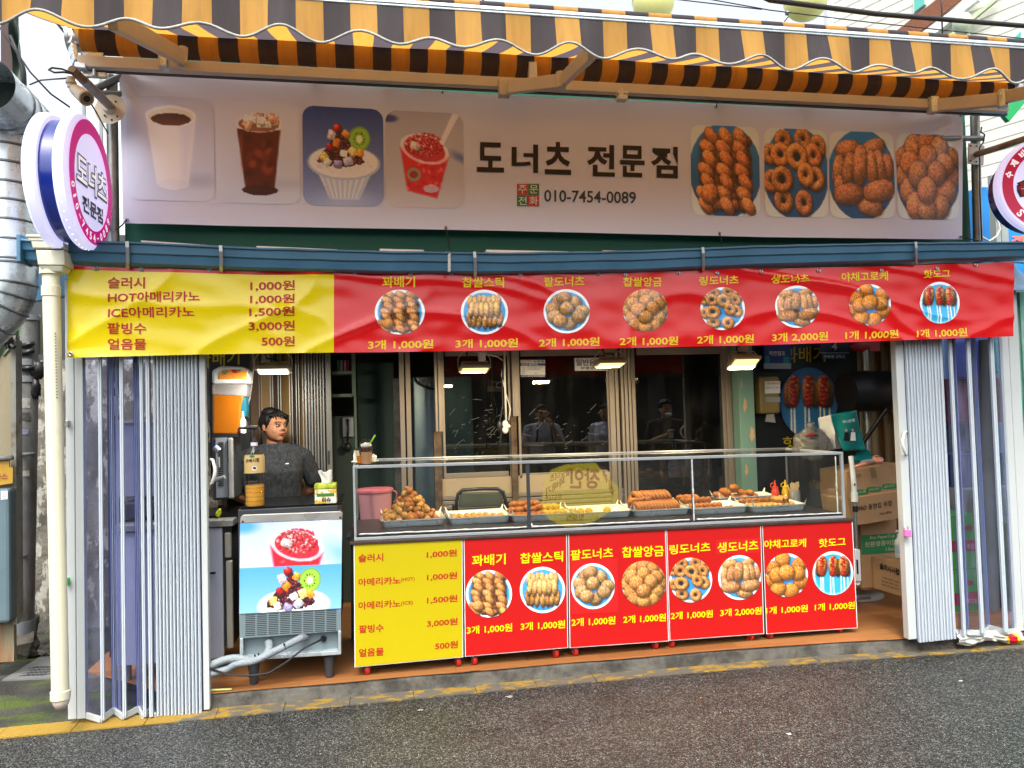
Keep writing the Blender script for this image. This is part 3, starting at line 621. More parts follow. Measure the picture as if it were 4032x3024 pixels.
SQ = [('coffee', p_coffee, ((495,372),(840,390),(847,795),(505,787))), ('ice', p_ice, ((850,395),(1178,408),(1184,806),(853,797))), ('bingsu', p_bingsu, ((1190,413),(1508,431),(1512,814),(1194,808))),
      ('slush', p_slush, ((1517,433),(1824,449),(1827,822),(1520,815)))]
def quadpic(im, q, sf, parent, nx=110, ny=130, shape='round', mt='print', name='food_picture'):
    f = lambda u, v: sf(q[0][0]*(1-u)*(1-v)+q[1][0]*u*(1-v)+q[2][0]*u*v+q[3][0]*(1-u)*v, q[0][1]*(1-u)*(1-v)+q[1][1]*u*(1-v)+q[2][1]*u*v+q[3][1]*(1-u)*v)
    return pic(im, name, f, nx, ny, shape, parent, mt=MATS[mt])
for n_, fn, q in SQ: quadpic(fn().img(), q, lambda x, y: sU(x, y, .003), ub)
def tall(fn, **k):
    s = Im(150, 178, '#a9aeb0'); s.flat(.5, .62, .56, .56, '#b9c2c4', soft=.02); s.flat(.5, .62, .52, .52, '#1d6fae', col2='#12355c', soft=.03); return fn(s, **k).img()
def pts2(s, fn, c, sg): return fn(s, c=c, sugar=sg)
def u_twist(s):
    p_twist(s, '#c4602c', .06, .06, .9, sugar=.04); [s.blob(.3+.15*i, 1.03, .09, .07, var('#a04a20'), R_(-.5,.5), sugar=.05) for i in range(4)]; return s
def stretch(s, fn, **k):     # draw in a square, spread down the taller print
    t = Im(178, 178, '#1d6fae'); t.flat(.5, .5, .7, .7, '#d4dcdc', soft=.01); t.flat(.5, .5, .53, .53, '#2a84c4', col2='#1c4a7c', soft=.02); fn(t, **k); return t
for fn, q in ((p_twist, ((2717,491),(2987,500),(2993,853),(2723,847))), (p_ring, ((3008,502),(3254,513),(3263,857),(3012,853))), (p_oval, ((3264,515),(3519,524),(3522,861),(3269,859))), (p_ball, ((3529,524),(3770,533),(3772,866),(3532,862)))):
    t = stretch(None, fn, c={'p_twist': '#e8884a', 'p_ring': '#d8864a', 'p_oval': '#d08654', 'p_ball': '#d2844c'}[fn.__name__], sugar=.06)
    quadpic(t.img(), q, lambda x, y: sU(x, y, .003), ub, 96, 110)
su = lambda x, y: sU(x, y, .004)
for ch, x0, x1, y0, h in [('도', 1877, 1984, 678, 118), ('너', 2014, 2118, 680, 112), ('츠', 2144, 2248, 687, 128), ('전', 2310, 2420, 694, 124), ('문', 2440, 2537, 697, 124), ('점', 2563, 2668, 700, 124)]:
    m = MB(); tpx(m, ch, x0, y0, x1, y0+3, h, su, .03); m.build('brush_lettering', mat('brush_ink', '#1d1310', .5, var=.3, vscale=12), ub)
m = MB(); tpx(m, '010-7454-0089', 2142, 795, 2503, 803, 47, su, .012); m.build('phone_number', mat('ink_grey', '#333a44', .5, var=0), ub)
for ch, i, j, c in (('주', 0, 0, '#c8452c'), ('문', 1, 0, '#3c7a2e'), ('전', 0, 1, '#3c7a2e'), ('화', 1, 1, '#c8452c')):
    x0, y0 = 2035+44*i, 725+45*j; m = MB(); m.slab([su(x0, y0+43), su(x0+43, y0+43), su(x0+43, y0), su(x0, y0)], (0, .001, 0)); t = m.build('ink_tile', mat('tile'+c, c, .5, var=0), ub)
    m = MB(); tpx(m, ch, x0+5, y0+38, x0+38, y0+38, 33, lambda x, y: sU(x, y, .006), .01); m.build('lettering', MATS['white_letter'], t)
for x, y in [(483,286),(500,867),(1742,365),(1755,897),(2818,422),(2832,919),(3780,457),(3779,934)]:
    m = MB(); m.lathe([(.003, -.002), (.011, 0), (.012, .004), (.009, .006), (.005, .004), (.0035, -.002)], sU(x, y, .003), (0, -1, 0), 12); m.build('grommet', MATS['alu'], ub, smooth=40)
for a, b in (((1742,365),(1739,322)), ((2818,422),(2830,378)), ((1755,897),(1770,985)), ((2832,919),(2842,968)), ((500,867),(458,905)), ((3779,934),(3860,950)), ((483,286),(472,232))):
    m = MB(); m.tube([sU(*a, .006), P((a[0]+b[0])/2+2, (a[1]+b[1])/2, YU-.02), P(b[0], b[1], YU-.01)], .004, 6)
    tag(m.build('cable_tie', MATS['cord']), {1742: 'black tie above the middle left of the white banner', 2818: 'black tie above the middle right of the white banner', 1755: 'string from the lower middle eyelet of the white banner', 2832: 'string from the lower right eyelet of the white banner', 500: 'string at the lower left corner of the white banner', 3779: 'string at the lower right corner of the white banner', 483: 'tie at the upper left corner of the white banner'}[a[0]], 'cable tie', 'ties holding the white banner')
# poles and struts of the sign frame
fr = thing('pipe_scaffold', 'steel pipe frame carrying the green board and white banner', 'frame', P(437, 960, .3))
for x0, y0, x1, y1, r, nm in ((440,300,448,962,.032,'upright'), (3838,455,3851,962,.032,'upright')):
    MB().cyl(P(x0, y0, .27), P(x1, y1, .27), r, n=20).build(nm, MATS['pole_steel'], fr, smooth=40)
for a, b, r in (((366,355),(480,300),.022), ((395,370),(480,372),.022), ((3700,545),(3868,545),.02)):
    MB().cyl(P(*a, .22), P(*b, .24), r, n=14).build('strut', MATS['pole_steel'], fr, smooth=40)
# ================================================================ awning
AW = .1105; AX0 = -1.256; YF, ZF = -1.35, 3.368; YR, ZR = .06, 3.86
def awn_mat():
    m = bpy.data.materials.new('awning_cloth'); m.use_nodes = True; N = m.node_tree.nodes; L = m.node_tree.links; b = N['Principled BSDF']; out = N['Material Output']
    g = N.new('ShaderNodeNewGeometry'); sx = N.new('ShaderNodeSeparateXYZ'); L.new(g.outputs['Position'], sx.inputs[0])
    a = N.new('ShaderNodeMath'); a.operation = 'SUBTRACT'; a.inputs[1].default_value = AX0; L.new(sx.outputs[0], a.inputs[0])
    d = N.new('ShaderNodeMath'); d.operation = 'DIVIDE'; d.inputs[1].default_value = 2*AW; L.new(a.outputs[0], d.inputs[0])
    f = N.new('ShaderNodeMath'); f.operation = 'FRACT'; L.new(d.outputs[0], f.inputs[0])
    gt = N.new('ShaderNodeMath'); gt.operation = 'GREATER_THAN'; gt.inputs[1].default_value = .5; L.new(f.outputs[0], gt.inputs[0])
    nz = N.new('ShaderNodeTexNoise'); nz.inputs['Scale'].default_value = 6; nz.inputs['Detail'].default_value = 8; nz.inputs['Roughness'].default_value = .7
    mp = N.new('ShaderNodeMapping'); mp.inputs['Scale'].default_value = (5, 1, .5); L.new(g.outputs['Position'], mp.inputs[0]); L.new(mp.outputs[0], nz.inputs['Vector'])
    mr = N.new('ShaderNodeMapRange'); mr.inputs['From Min'].default_value = .46; mr.inputs['From Max'].default_value = .74; L.new(nz.outputs['Fac'], mr.inputs['Value'])
    yl = N.new('ShaderNodeMixRGB'); yl.inputs[1].default_value = H('#b38a42'); yl.inputs[2].default_value = H('#8c6c36'); L.new(mr.outputs[0], yl.inputs[0])
    bk = N.new('ShaderNodeMixRGB'); bk.inputs[1].default_value = H('#383437'); bk.inputs[2].default_value = H('#474243'); L.new(mr.outputs[0], bk.inputs[0])
    mx = N.new('ShaderNodeMixRGB'); L.new(gt.outputs[0], mx.inputs[0]); L.new(bk.outputs[0], mx.inputs[1]); L.new(yl.outputs[0], mx.inputs[2])
    L.new(mx.outputs[0], b.inputs['Base Color']); b.inputs['Roughness'].default_value = .85
    tc = N.new('ShaderNodeMixRGB'); tc.inputs[1].default_value = H('#6a6068'); tc.inputs[2].default_value = H('#ffb64e'); L.new(gt.outputs[0], tc.inputs[0])
    tl = N.new('ShaderNodeBsdfTranslucent'); L.new(tc.outputs[0], tl.inputs[0])
    ms = N.new('ShaderNodeMixShader'); ms.inputs[0].default_value = .36; L.new(b.outputs[0], ms.inputs[1]); L.new(tl.outputs[0], ms.inputs[2]); L.new(ms.outputs[0], out.inputs[0]); MATS['awning_cloth'] = m
awn_mat()
aw = thing('awning', 'black and yellow striped awning with a wavy valance stretched over the whole shopfront', 'awning', (1.5, -.6, 3.3))
XA, XB = -1.60, 4.60
m = MB(); m.grid(lambda u, v: (XA+(XB-XA)*u, YR+(YF-YR)*v, ZR+(ZF+.035-ZR)*v-.03*math.sin(math.pi*v)+.004*math.sin(u*40)), 160, 12); m.build('canopy', MATS['awning_cloth'], aw, smooth=True)
m = MB()
VW = .305
def vf(u, v):
    X = XA+(XB-XA)*u; dr = .150+.024*math.cos(2*math.pi*(X-VX0)/VW); k = .02*math.sin(2*math.pi*X/.42+.5)*v
    return (X+.006*math.sin(X*11)*v, YF-.018-k-.012*v, ZF-.012-dr*v)
VX0 = P(2367, 229, YF).x
m.grid(vf, 400, 8); m.build('valance', MATS['awning_cloth'], aw, smooth=True)
m = MB(); m.tube([vf(i/420, 1.0) for i in range(421)], .006, 6); m.build('valance_trim', mat('trim_grey', '#9a9c96', .7, bump=.4, bscale=90), aw, smooth=True)
m = MB(); m.box((XA, YF-.022, ZF-.014), (XB, YF+.04, ZF+.016)); m.box((XA, YF-.027, ZF-.004), (XB, YF-.02, ZF+.004)); m.build('front_bar', MATS['galv'], aw, bevel=.004)
m = MB(); m.tube([(XA+(XB-XA)*i/60, YF+.01, ZF+.03) for i in range(61)], .02, 10); m.build('bar_wrap', MATS['awning_cloth'], aw, smooth=True)
m = MB(); m.cyl((-1.56, .09, 3.815), (4.55, .09, 3.815), .078, n=28); m.build('roller', MATS['awning_cloth'], aw, smooth=40)
for x0, x1 in ((-1.63, -1.56), (4.55, 4.62)): m = MB(); m.cyl((x0, .09, 3.815), (x1, .09, 3.815), .07, n=20); m.cyl((x0-.004, .09, 3.815), (x0+.012, .09, 3.815), .08, n=20); m.build('roller_cap', MATS['alu'], aw, smooth=40)
m = MB(); m.beam(P(310, 245, .0), P(3960, 428, .0), .05, .062); m.build('torsion_rail', MATS['beige_paint'], aw, bevel=.003)
m = MB(); m.beam(P(330, 274, .05), P(3960, 452, .05), .03, .02); m.build('torsion_rail_base', MATS['dark_grey'], aw)
m = MB(); q = [P(298, 128, .06), P(284, 180, .04), P(292, 225, .02), P(300, 250, .0)]
for i in range(3): m.beam(q[i], q[i+1], .03, .05)
m.beam(P(300, 262, 0), P(345, 268, 0), .06, .03); m.build('end_bracket', MATS['galv'], aw, bevel=.004)
# folding arms
def arm(pts, wd=.03, ht=.075, elbow=None, nm='arm'):
    m = MB()
    for a, b in zip(pts, pts[1:]): m.beam(a, b, wd, ht)
    return m.build(nm, MATS['beige_paint'], aw, bevel=.006)
arm([P(718, 228, -.03), P(440, 75, -1.28)], .04, .085); m = MB(); m.cyl(P(722, 186, -.05), P(718, 252, -.05), .026, n=16); m.build('arm_hinge', MATS['beige_paint'], aw, bevel=.005); m = MB(); m.obox(P(680, 250, -.03), (.14, .07, .07)); m.build('arm_socket', MATS['beige_paint'], aw, bevel=.005); m = MB(); m.obox(P(652, 238, -.04), (.035, .09, .10)); m.build('arm_bracket', MATS['galv'], aw, bevel=.005)
arm([P(2005, 345, -.05), P(2207, 320, -.35)], .04, .08); arm([P(2220, 312, -.34), P(2330, 205, -1.28)], .035, .075)
m = MB(); m.cyl(P(2208, 285, -.36), P(2210, 348, -.36), .03, n=16); m.build('arm_hinge', MATS['beige_paint'], aw, bevel=.005); m = MB(); m.obox(P(1985, 350, -.02), (.07, .06, .10)); m.build('arm_bracket', MATS['beige_paint'], aw, bevel=.005)
m = MB(); m.obox(P(2096, 290, .03), (.05, .05, .13)); m.obox(P(2448, 368, -.01), (.07, .05, .02)); m.obox(P(2448, 388, -.02), (.06, .06, .03)); m.cyl(P(2448, 350, -.03), P(2448, 385, -.03), .01); m.build('wall_bracket', MATS['dirty_white'], aw, bevel=.003)
arm([P(3690, 416, -.04), P(3944, 392, -.32)], .045, .085); arm([P(3950, 385, -.32), P(4190, 330, -.9)], .04, .08)
m = MB(); m.cyl(P(3948, 355, -.34), P(3950, 425, -.34), .032, n=16); m.build('arm_hinge', MATS['galv'], aw, bevel=.005); m = MB(); m.obox(P(3672, 415, -.03), (.06, .06, .11)); m.build('arm_bracket', MATS['galv'], aw, bevel=.005)
for x, y in ((360, 262), (375, 300)):
    m = MB(); m.obox(P(x, y-4, .03), (.12, .03, .03)); m.obox(P(x+5, y-40, .08), (.12, .02, .06)); m.cyl(P(x-4, y-35, .0), P(x-4, y, .0), .01); m.build('wall_bracket', MATS['galv'], aw, bevel=.003)
for x, y in ((1238, 290), (1658, 300), (1525, 300), (2840, 350), (3170, 370), (3520, 385)):
    m = MB(); m.beam(P(x, y-55, .2), P(x, y+25, .2), .05, .03, up=(0, 1, 0)); m.build('wall_strap', MATS['dark_grey'], aw)

# ================================================================ round light-box signs
mat('acrylic', '#dcdcec', .25, var=0, emit='#cfd0ff', estr=.26); mat('magenta', '#c0108a', .4, var=0, emit='#d0108c', estr=.16); mat('sign_white', '#f0f0f4', .4, var=0, emit='#e8e8f4', estr=.25); mat('drum_blue', '#16308c', .22, var=0, coat=.5); mat('navy_letter', '#1a1c2c', .4, var=0); mat('crimson', '#c01648', .4, var=0, emit='#c8184c', estr=.12)
def round_sign(Xf, cy, cz, R, name, label, face=1, lean=0):
    t = thing(name, label, 'sign', (Xf, cy, cz-R))
    ax = (1, 0, 0)
    def disc(x0, dirn, nm):
        m = MB(); m.lathe([(0, 0), (R*.97, 0), (R, .012), (R, .052), (R*.95, .066), (R*.94, .067), (0, .068)], (x0, cy, cz), (dirn, 0, 0), 72); return m.build(nm, MATS['acrylic'], t, smooth=35)
    disc(Xf-.068, 1, 'front_light_disc'); disc(Xf-.14, -1, 'rear_light_disc')
    m = MB(); m.cyl((Xf-.145, cy, cz), (Xf-.06, cy, cz), R*.9, n=64, cap=False); m.build('drum', MATS['drum_blue'], t, smooth=True)
    m = MB()
    for i in range(46):
        a = 2*math.pi*i/46; m.ell((Xf-.04, cy+math.cos(a)*(R-.001), cz+math.sin(a)*(R-.001)), (.003, .003, .003), nu=6, nv=4)
    m.build('led_dot', mat('led', '#ffffff', .3, var=0, emit='#ffffff', estr=1.2), t)
    return t
def annulus(m, X, cy, cz, r0, r1, n=72):
    vs = [(X, cy+math.cos(2*math.pi*i/n)*r, cz+math.sin(2*math.pi*i/n)*r) for r in (r0, r1) for i in range(n)]
    return m.add(vs, [(i, (i+1) % n, n+(i+1) % n, n+i) for i in range(n)])
SX, SY, SZ, SR = -1.405, -.27, 2.882, .345
sg = round_sign(SX, SY, SZ, SR, 'round_sign', 'round sign with magenta ring and outlined letters left of the white banner')
m = MB(); annulus(m, SX+.003, SY, SZ, SR*.72, SR*.93); m.build('ring_print', MATS['magenta'], sg)
def sface(X, cy, cz, R, sgn=1): return lambda a, b: (X, cy+a*R*sgn, cz+b*R)
F1 = sface(SX+.004, SY, SZ, SR)
m = MB(); letter(m, '도너츠', lambda u, v: F1(-.66+1.32*u, -.20+.52*v), .07); m.build('lettering', MATS['navy_letter'], sg)
F2 = sface(SX+.0055, SY, SZ, SR)
m = MB(); letter(m, '도너츠', lambda u, v: F2(-.635+1.27*u, -.165+.455*v), .018); m.build('letter_fill', MATS['sign_white'], sg)
m = MB(); letter(m, '전문점', lambda u, v: F1(-.44+.9*u, -.53+.25*v), .045); m.build('lettering', MATS['navy_letter'], sg)
def arc_text(m, body, F, r, a0, a1, h, wd, inward=True, bold=.03):
    n = len(body)
    for i, ch in enumerate(body):
        if ch == ' ': continue
        a = a0+(a1-a0)*i/(n-1)
        cx, cy = math.cos(a)*r, math.sin(a)*r
        if inward: ux, uy, vx, vy = -math.sin(a), math.cos(a), -math.cos(a), -math.sin(a)     # lower arc: heads point to the centre
        else: ux, uy, vx, vy = math.sin(a), -math.cos(a), math.cos(a), math.sin(a)
        ww = wd*(.45 if ch in '1i.·,' else 1); hh = h*(.16 if ch in '-·' else 1)
        letter(m, ch, lambda u, v: F(cx+ux*(u-.5)*ww+vx*(v-.5)*hh, cy+uy*(u-.5)*ww+vy*(v-.5)*hh), bold)
m = MB(); arc_text(m, '010-7454-0089', F1, .825, math.radians(197), math.radians(330), .125, .085); m.build('lettering', MATS['sign_white'], sg)
m = MB(); m.cyl((SX-.11, SY+SR*.8, SZ-.1), (SX-.1, .25, SZ-.1), .022); m.build('mounting_arm', MATS['pole_steel'], sg); m = MB(); m.cyl((SX-.11, SY+SR*.8, SZ+.15), (SX-.1, .25, SZ+.15), .022); m.build('mounting_arm', MATS['pole_steel'], sg)
RX_, RY_, RZ_, RR_ = 4.35, -.55, 2.93, .34
# the neighbour's sign: the face towards the street corner is seen at the right edge
q = P(4140, 725, -.55); rs = thing('round_sign', 'round red ringed sign on a pipe arm, cut by the right edge', 'sign', (q.x, q.y, q.z-.30))
def rface(a, b, off=0): return (q.x+.94*a*.31+.0, q.y-.30*a*.31-off, q.z+b*.31)
nrm = Vector((-.30, -.954, 0)).normalized()
m = MB(); m.lathe([(0, 0), (.30, 0), (.312, .012), (.312, .06), (.30, .075), (0, .076)], Vector((q.x, q.y, q.z))-nrm*.078, nrm, 72); m.build('light_disc', MATS['acrylic'], rs, smooth=35)
MB().cyl(Vector(q)-nrm*.08, Vector(q)-nrm*.22, .27, n=48).build('drum', MATS['drum_blue'], rs, smooth=40)
tx = nrm.cross(Vector((0, 0, 1))).normalized()*-1
FR = lambda a, b, o=.003: Vector(q)+tx*a*.31+Vector((0, 0, b*.31))+nrm*o
m = MB(); n = 72; m.add([FR(math.cos(2*math.pi*i/n)*r, math.sin(2*math.pi*i/n)*r, .002) for r in (.72, .93) for i in range(n)], [(i, (i+1) % n, n+(i+1) % n, n+i) for i in range(n)]); m.build('ring_print', MATS['crimson'], rs)
m = MB(); arc_text(m, '수제비·손만두', lambda a, b: FR(a, b, .005), .825, math.radians(163), math.radians(60), .15, .13, False, .04); m.build('lettering', MATS['sign_white'], rs)
m = MB(); arc_text(m, 'Since 2010', lambda a, b: FR(a, b, .005), .825, math.radians(222), math.radians(320), .16, .1, True, .03); m.build('lettering', MATS['sign_white'], rs)
m = MB(); letter(m, '손', lambda u, v: FR(-.66+.52*u, -.24+.44*v+.05*u, .004), .12); letter(m, '만두', lambda u, v: FR(-.1+.8*u, -.2+.42*v, .004), .12); m.build('lettering', MATS['navy_letter'], rs)
m = MB(); letter(m, '손', lambda u, v: FR(-.63+.46*u, -.205+.37*v+.05*u, .0055), .05); letter(m, '만두', lambda u, v: FR(-.07+.74*u, -.165+.35*v, .0055), .05); m.build('letter_fill', MATS['red_letter'], rs)
m = MB(); letter(m, '만', lambda u, v: FR(-.33+.3*u, .2+.33*v, .004), .05); letter(m, '5', lambda u, v: FR(-.36+.12*u, -.5+.17*v, .004), .03); m.build('lettering', MATS['navy_letter'], rs)
sa = thing('wall_bracket', 'cream steel arm with square bolt plate at the right pole', 'bracket', P(3840, 600, .2))
m = MB(); a = P(3810, 565, .2); b_ = P(3873, 645, .2)
m.slab([P(3811, 645, .2), P(3874, 651, .2), P(3878, 573, .2), P(3814, 562, .2)], (0, .008, 0)); m.build('bolt_plate', MATS['dirty_white'], sa, bevel=.006)
MB().cyl(P(3845, 608, .19), P(4120, 520, -.5), .022, n=16).build('arm', mat('rusty_cream', '#a8987c', .5, col2='#70553a', vscale=9), sa, smooth=40)
m = MB(); [m.cyl(P(x, y, .199), P(x, y, .192), .006, n=8) for x, y in ((3823, 574), (3822, 633), (3846, 575), (3845, 636), (3868, 590))]; m.build('bolt', MATS['dark_grey'], sa)

# ================================================================ security camera on its arm
cc = thing('security_camera', 'small cream dome nosed camera hanging from the pipe arm above the round sign', 'camera', P(330, 400, -.25))
a, b_ = P(292, 350, -.42), P(358, 402, -.55); d = (b_-a).normalized()
mat('cream_cam', '#c9bfa8', .35, var=.06)
m = MB(); m.lathe([(0, 0), (.02, .0), (.027, .01), (.03, .03), (.034, .1), (.036, .13), (.037, .15), (.0, .15)], a, d, 24); m.build('housing', MATS['cream_cam'], cc, smooth=40)
m = MB(); m.lathe([(.0, .146), (.03, .146), (.036, .152), (.036, .16), (.029, .158), (0, .157)], a, d, 24); m.build('bezel', MATS['cream_cam'], cc, smooth=40)
m = MB(); m.lathe([(0, .158), (.017, .161), (0, .166)], a, d, 20); [m.ell(a+d*.16+(d.orthogonal().normalized()*math.cos(t)+d.cross(d.orthogonal().normalized())*math.sin(t))*.024, (.003,)*3, nu=6, nv=4) for t in np.linspace(0, 6.28, 15)]; m.build('lens', MATS['black_plastic'], cc)
m = MB(); m.cyl(P(282, 345, -.42), P(278, 305, -.42), .02); m.cyl(P(280, 322, -.42), P(280, 330, -.42), .026); m.cyl(P(284, 340, -.42), P(288, 352, -.42), .012); m.build('swivel', MATS['cream_cam'], cc, smooth=40)
m = MB(); m.cyl(P(282, 272, -.45), P(330, 318, -.36), .022, n=16); m.build('socket_pipe', mat('old_brass', '#9a8468', .5, col2='#6b5844'), cc, smooth=40)
MB().cyl(P(325, 312, -.36), P(437, 422, .1), .024, n=16).build('arm', MATS['pole_steel'], cc, smooth=40)
m = MB(); c0 = P(436, 432, .12); m.lathe([(0, 0), (.075, 0), (.09, .006), (.035, .012), (.03, .05), (0, .05)], c0, (-.15, -1, .1), 28); m.build('mount_plate', MATS['cream_cam'], cc, smooth=40)
m = MB(); [m.cyl(P(x, y, .105), P(x, y, .098), .006, n=8) for x, y in ((428, 398), (455, 400), (412, 455), (440, 472), (462, 458))]; m.build('bolt', MATS['dark_grey'], cc)
m = MB(); m.tube([P(287, 290, -.45), P(250, 284, -.5), P(215, 286, -.52), P(192, 275, -.5), P(205, 267, -.48), P(245, 272, -.46), P(285, 288, -.45)], .005); m.build('cable_loop', MATS['dark_grey'], cc, smooth=True)
m = MB(); m.tube([P(350, 395, -.3), P(378, 440, -.15), P(405, 490, .1), P(425, 525, .2)], .004); m.build('cable', MATS['cord'], cc, smooth=True)

# ================================================================ downpipe at the left
dp = thing('downpipe', 'tall cream plastic rain pipe with hopper at the left corner', 'pipe', P(238, 2780, -.2))
YP = -.2
def frustum(m, x0, x1, y, x2, x3, y2, dep):
    a = [P(x0, y, YP-dep/2), P(x1, y, YP-dep/2), P(x3, y2, YP-dep/2), P(x2, y2, YP-dep/2)]
    w0, w1 = (a[1].x-a[0].x)/2, (a[2].x-a[3].x)/2; c0 = (a[0]+a[1])/2; c1 = (a[2]+a[3])/2
    vs = [(c.x+sx*w, YP+sy*min(w, dep/2), c.z) for c, w in ((c0, w0), (c1, w1)) for sx, sy in ((-1,-1),(1,-1),(1,1),(-1,1))]
    m.add(vs, [(0,1,2,3),(4,7,6,5),(0,4,5,1),(1,5,6,2),(2,6,7,3),(3,7,4,0)])
m = MB()
for q_ in ((97, 245, 922, 100, 243, 935), (104, 240, 935, 108, 238, 948), (116, 244, 948, 122, 242, 975), (132, 246, 980, 140, 248, 1040), (142, 240, 1040, 158, 232, 1064)): frustum(m, *q_, .18)
m.build('hopper', MATS['cream_pvc'], dp, bevel=.006)
m = MB(); m.tube([P(200, 1060, YP), P(203, 1200, YP), P(215, 1700, YP), P(228, 2250, YP), P(238, 2745, YP)], .0415, 28); m.build('pipe', MATS['cream_pvc'], dp, smooth=40)
for x, y0, y1, r in ((199, 1052, 1082, .052), (201, 1126, 1168, .0455), (238, 2718, 2752, .0475)): m = MB(); m.cyl(P(x, y0, YP), P(x, y1, YP), r, n=28); m.build('collar', MATS['cream_pvc'], dp, smooth=40, bevel=.002)
m = MB(); e = P(240, 2752, YP); m.ell((e.x, e.y, e.z), (.042, .042, .052), nu=24, nv=12); m.build('end_elbow', mat('pink_pvc', '#cdbcae', .4, var=.1), dp, smooth=True)
m = MB(); tpx(m, 'KSM 3404 VG1 50 LOT NO', 222, 1330, 222, 1330, 10, lambda x, y: P(x, y, YP-.043)) if 0 else None
for i in range(22):
    y = 1310+i*12; x = 216+(y-1310)*.022; m.slab([P(x, y+7, YP-.0405), P(x+5, y+7, YP-.0405), P(x+5, y, YP-.0405), P(x, y, YP-.0405)], (0, -.0015, 0))
m.build('pipe_print', mat('faded_ink', '#6a6a62', .6, var=0), dp)

# ================================================================ folding curtain doors
sheet_glass('clear_vinyl', '#d2d6f4', .8, dirt=.14, rough=.04, dcol='#a8b0d2'); sheet_glass('blue_vinyl', '#9fa6dd', .8, dirt=.02, rough=.04)
mat('slat_white', '#b8c2ca', .3, var=.02, spec=.5); mat('slat_blue', '#3a4690', .35, var=.05); mat('frame_white', '#bcc2c0', .35, var=.02)
def vert(m, x, w_, Y, yb, dep=.02, ZT=2.42):
    a = P(x-w_/2, yb, Y); b = P(x+w_/2, yb, Y); m.box((a.x, Y, a.z), (b.x, Y+dep, ZT))
def folding(name, label, jambs, pts, blues, slats, stile, handle, Yb, bright):
    t = thing(name, label, 'door', P((pts[0][0]+pts[-1][0])/2, pts[0][2], Yb))
    for x, w_, y in jambs: m = MB(); vert(m, x, w_, Yb, y, .035); m.build('jamb', MATS['frame_white'], t, bevel=.003)
    # zigzag transparent leaves, hung between front and back folds
    for (xa, Ya, ya), (xb, Yb_, yb) in zip(pts, pts[1:]):
        a = P(xa, ya, Ya); b = P(xb, yb, Yb_)
        m = MB(); m.add([(a.x, a.y, a.z+.02), (b.x, b.y, b.z+.02), (b.x, b.y, 2.42), (a.x, a.y, 2.42)], [(0, 1, 2, 3)]); m.build('clear_leaf', MATS['clear_vinyl'], t)
        m = MB(); m.beam(a+Vector((0, 0, .006)), b+Vector((0, 0, .006)), .012, .034); m.build('leaf_shoe', MATS['frame_white'], t, bevel=.002)
    for x, w_, Y, y in bright: m = MB(); vert(m, x, w_*.42, Y-.012, y, .018); vert(m, x+w_*.42, w_*.34, Y-.009, y, .018); m.build('fold_profile', MATS['slat_white'], t, bevel=.002)
    for x, w_, Y, y in blues:
        m = MB()
        for k in range(3): vert(m, x+(k-1)*w_*.33, w_*.17, Y, y, .014)
        m.build('hinge_line', MATS['slat_white'], t)
        m = MB(); vert(m, x, w_*1.02, Y+.014, y, .008); m.build('hinge_band', MATS['slat_blue'], t)
    x0, x1, n, ya, yb, Ys = slats
    for k in range(n):
        xa = x0+(x1-x0)*(k+.5)/n; wd = (x1-x0)/n; y = ya+(yb-ya)*(k+.5)/n
        m = MB(); vert(m, xa-wd*.2, wd*.46, Ys-.008*(k % 2), y, .02); vert(m, xa+wd*.2, wd*.26, Ys+.004, y, .016); m.build('slat', MATS['slat_white'], t, bevel=.0018)
    m = MB(); a = P(x0, ya, Ys); b = P(x1, yb, Ys); m.box((a.x, Ys+.02, min(a.z, b.z)+.02), (b.x, Ys+.11, 2.42)); m.build('slat_backing', mat('slat_dark', '#2a2e48', .5), t)
    for x, w_, y, mt, Y in stile: m = MB(); vert(m, x, w_, Y, y, .05); m.build('end_stile', MATS[mt], t, bevel=.003)
    hx, hy0, hy1, s = handle; Yh = stile[0][4]
    m = MB(); m.tube([P(hx, hy0, Yh), P(hx+s*8, hy0+3, Yh-.035), P(hx+s*16, (hy0*2+hy1)/3, Yh-.05), P(hx+s*17, (hy0+hy1)/2, Yh-.05), P(hx+s*14, (hy0+hy1*2)/3, Yh-.05), P(hx+s*6, hy1-4, Yh-.035), P(hx, hy1, Yh)], [.007, .008, .009, .009, .009, .008, .007], 10); m.build('handle', mat('handle_white', '#e2e2da', .3, var=0), t, smooth=True)
    return t
ld = folding('folding_door', 'left folding curtain door pushed open, white slats stacked at its right end', [(284, 34, 2834), (320, 33, 2832)],
    [(340, -.01, 2820), (397, -.05, 2838), (449, .05, 2800), (484, -.04, 2826), (547, .05, 2794), (563, -.04, 2826), (594, .04, 2798), (612, -.03, 2824)],
    [(341, 8, -.01, 2818), (450, 20, .045, 2800), (549, 22, .045, 2795), (470, 10, .03, 2800), (598, 16, .03, 2798)],
    (616, 797, 13, 2822, 2812, -.03), [(814, 24, 2796, 'frame_white', -.02), (800, 10, 2800, 'slat_dark', -.012)], (830, 1808, 1905, 1),
    -.02, [(400, 18, -.05, 2838), (486, 18, -.04, 2826), (566, 16, -.04, 2824), (591, 18, -.04, 2824)])
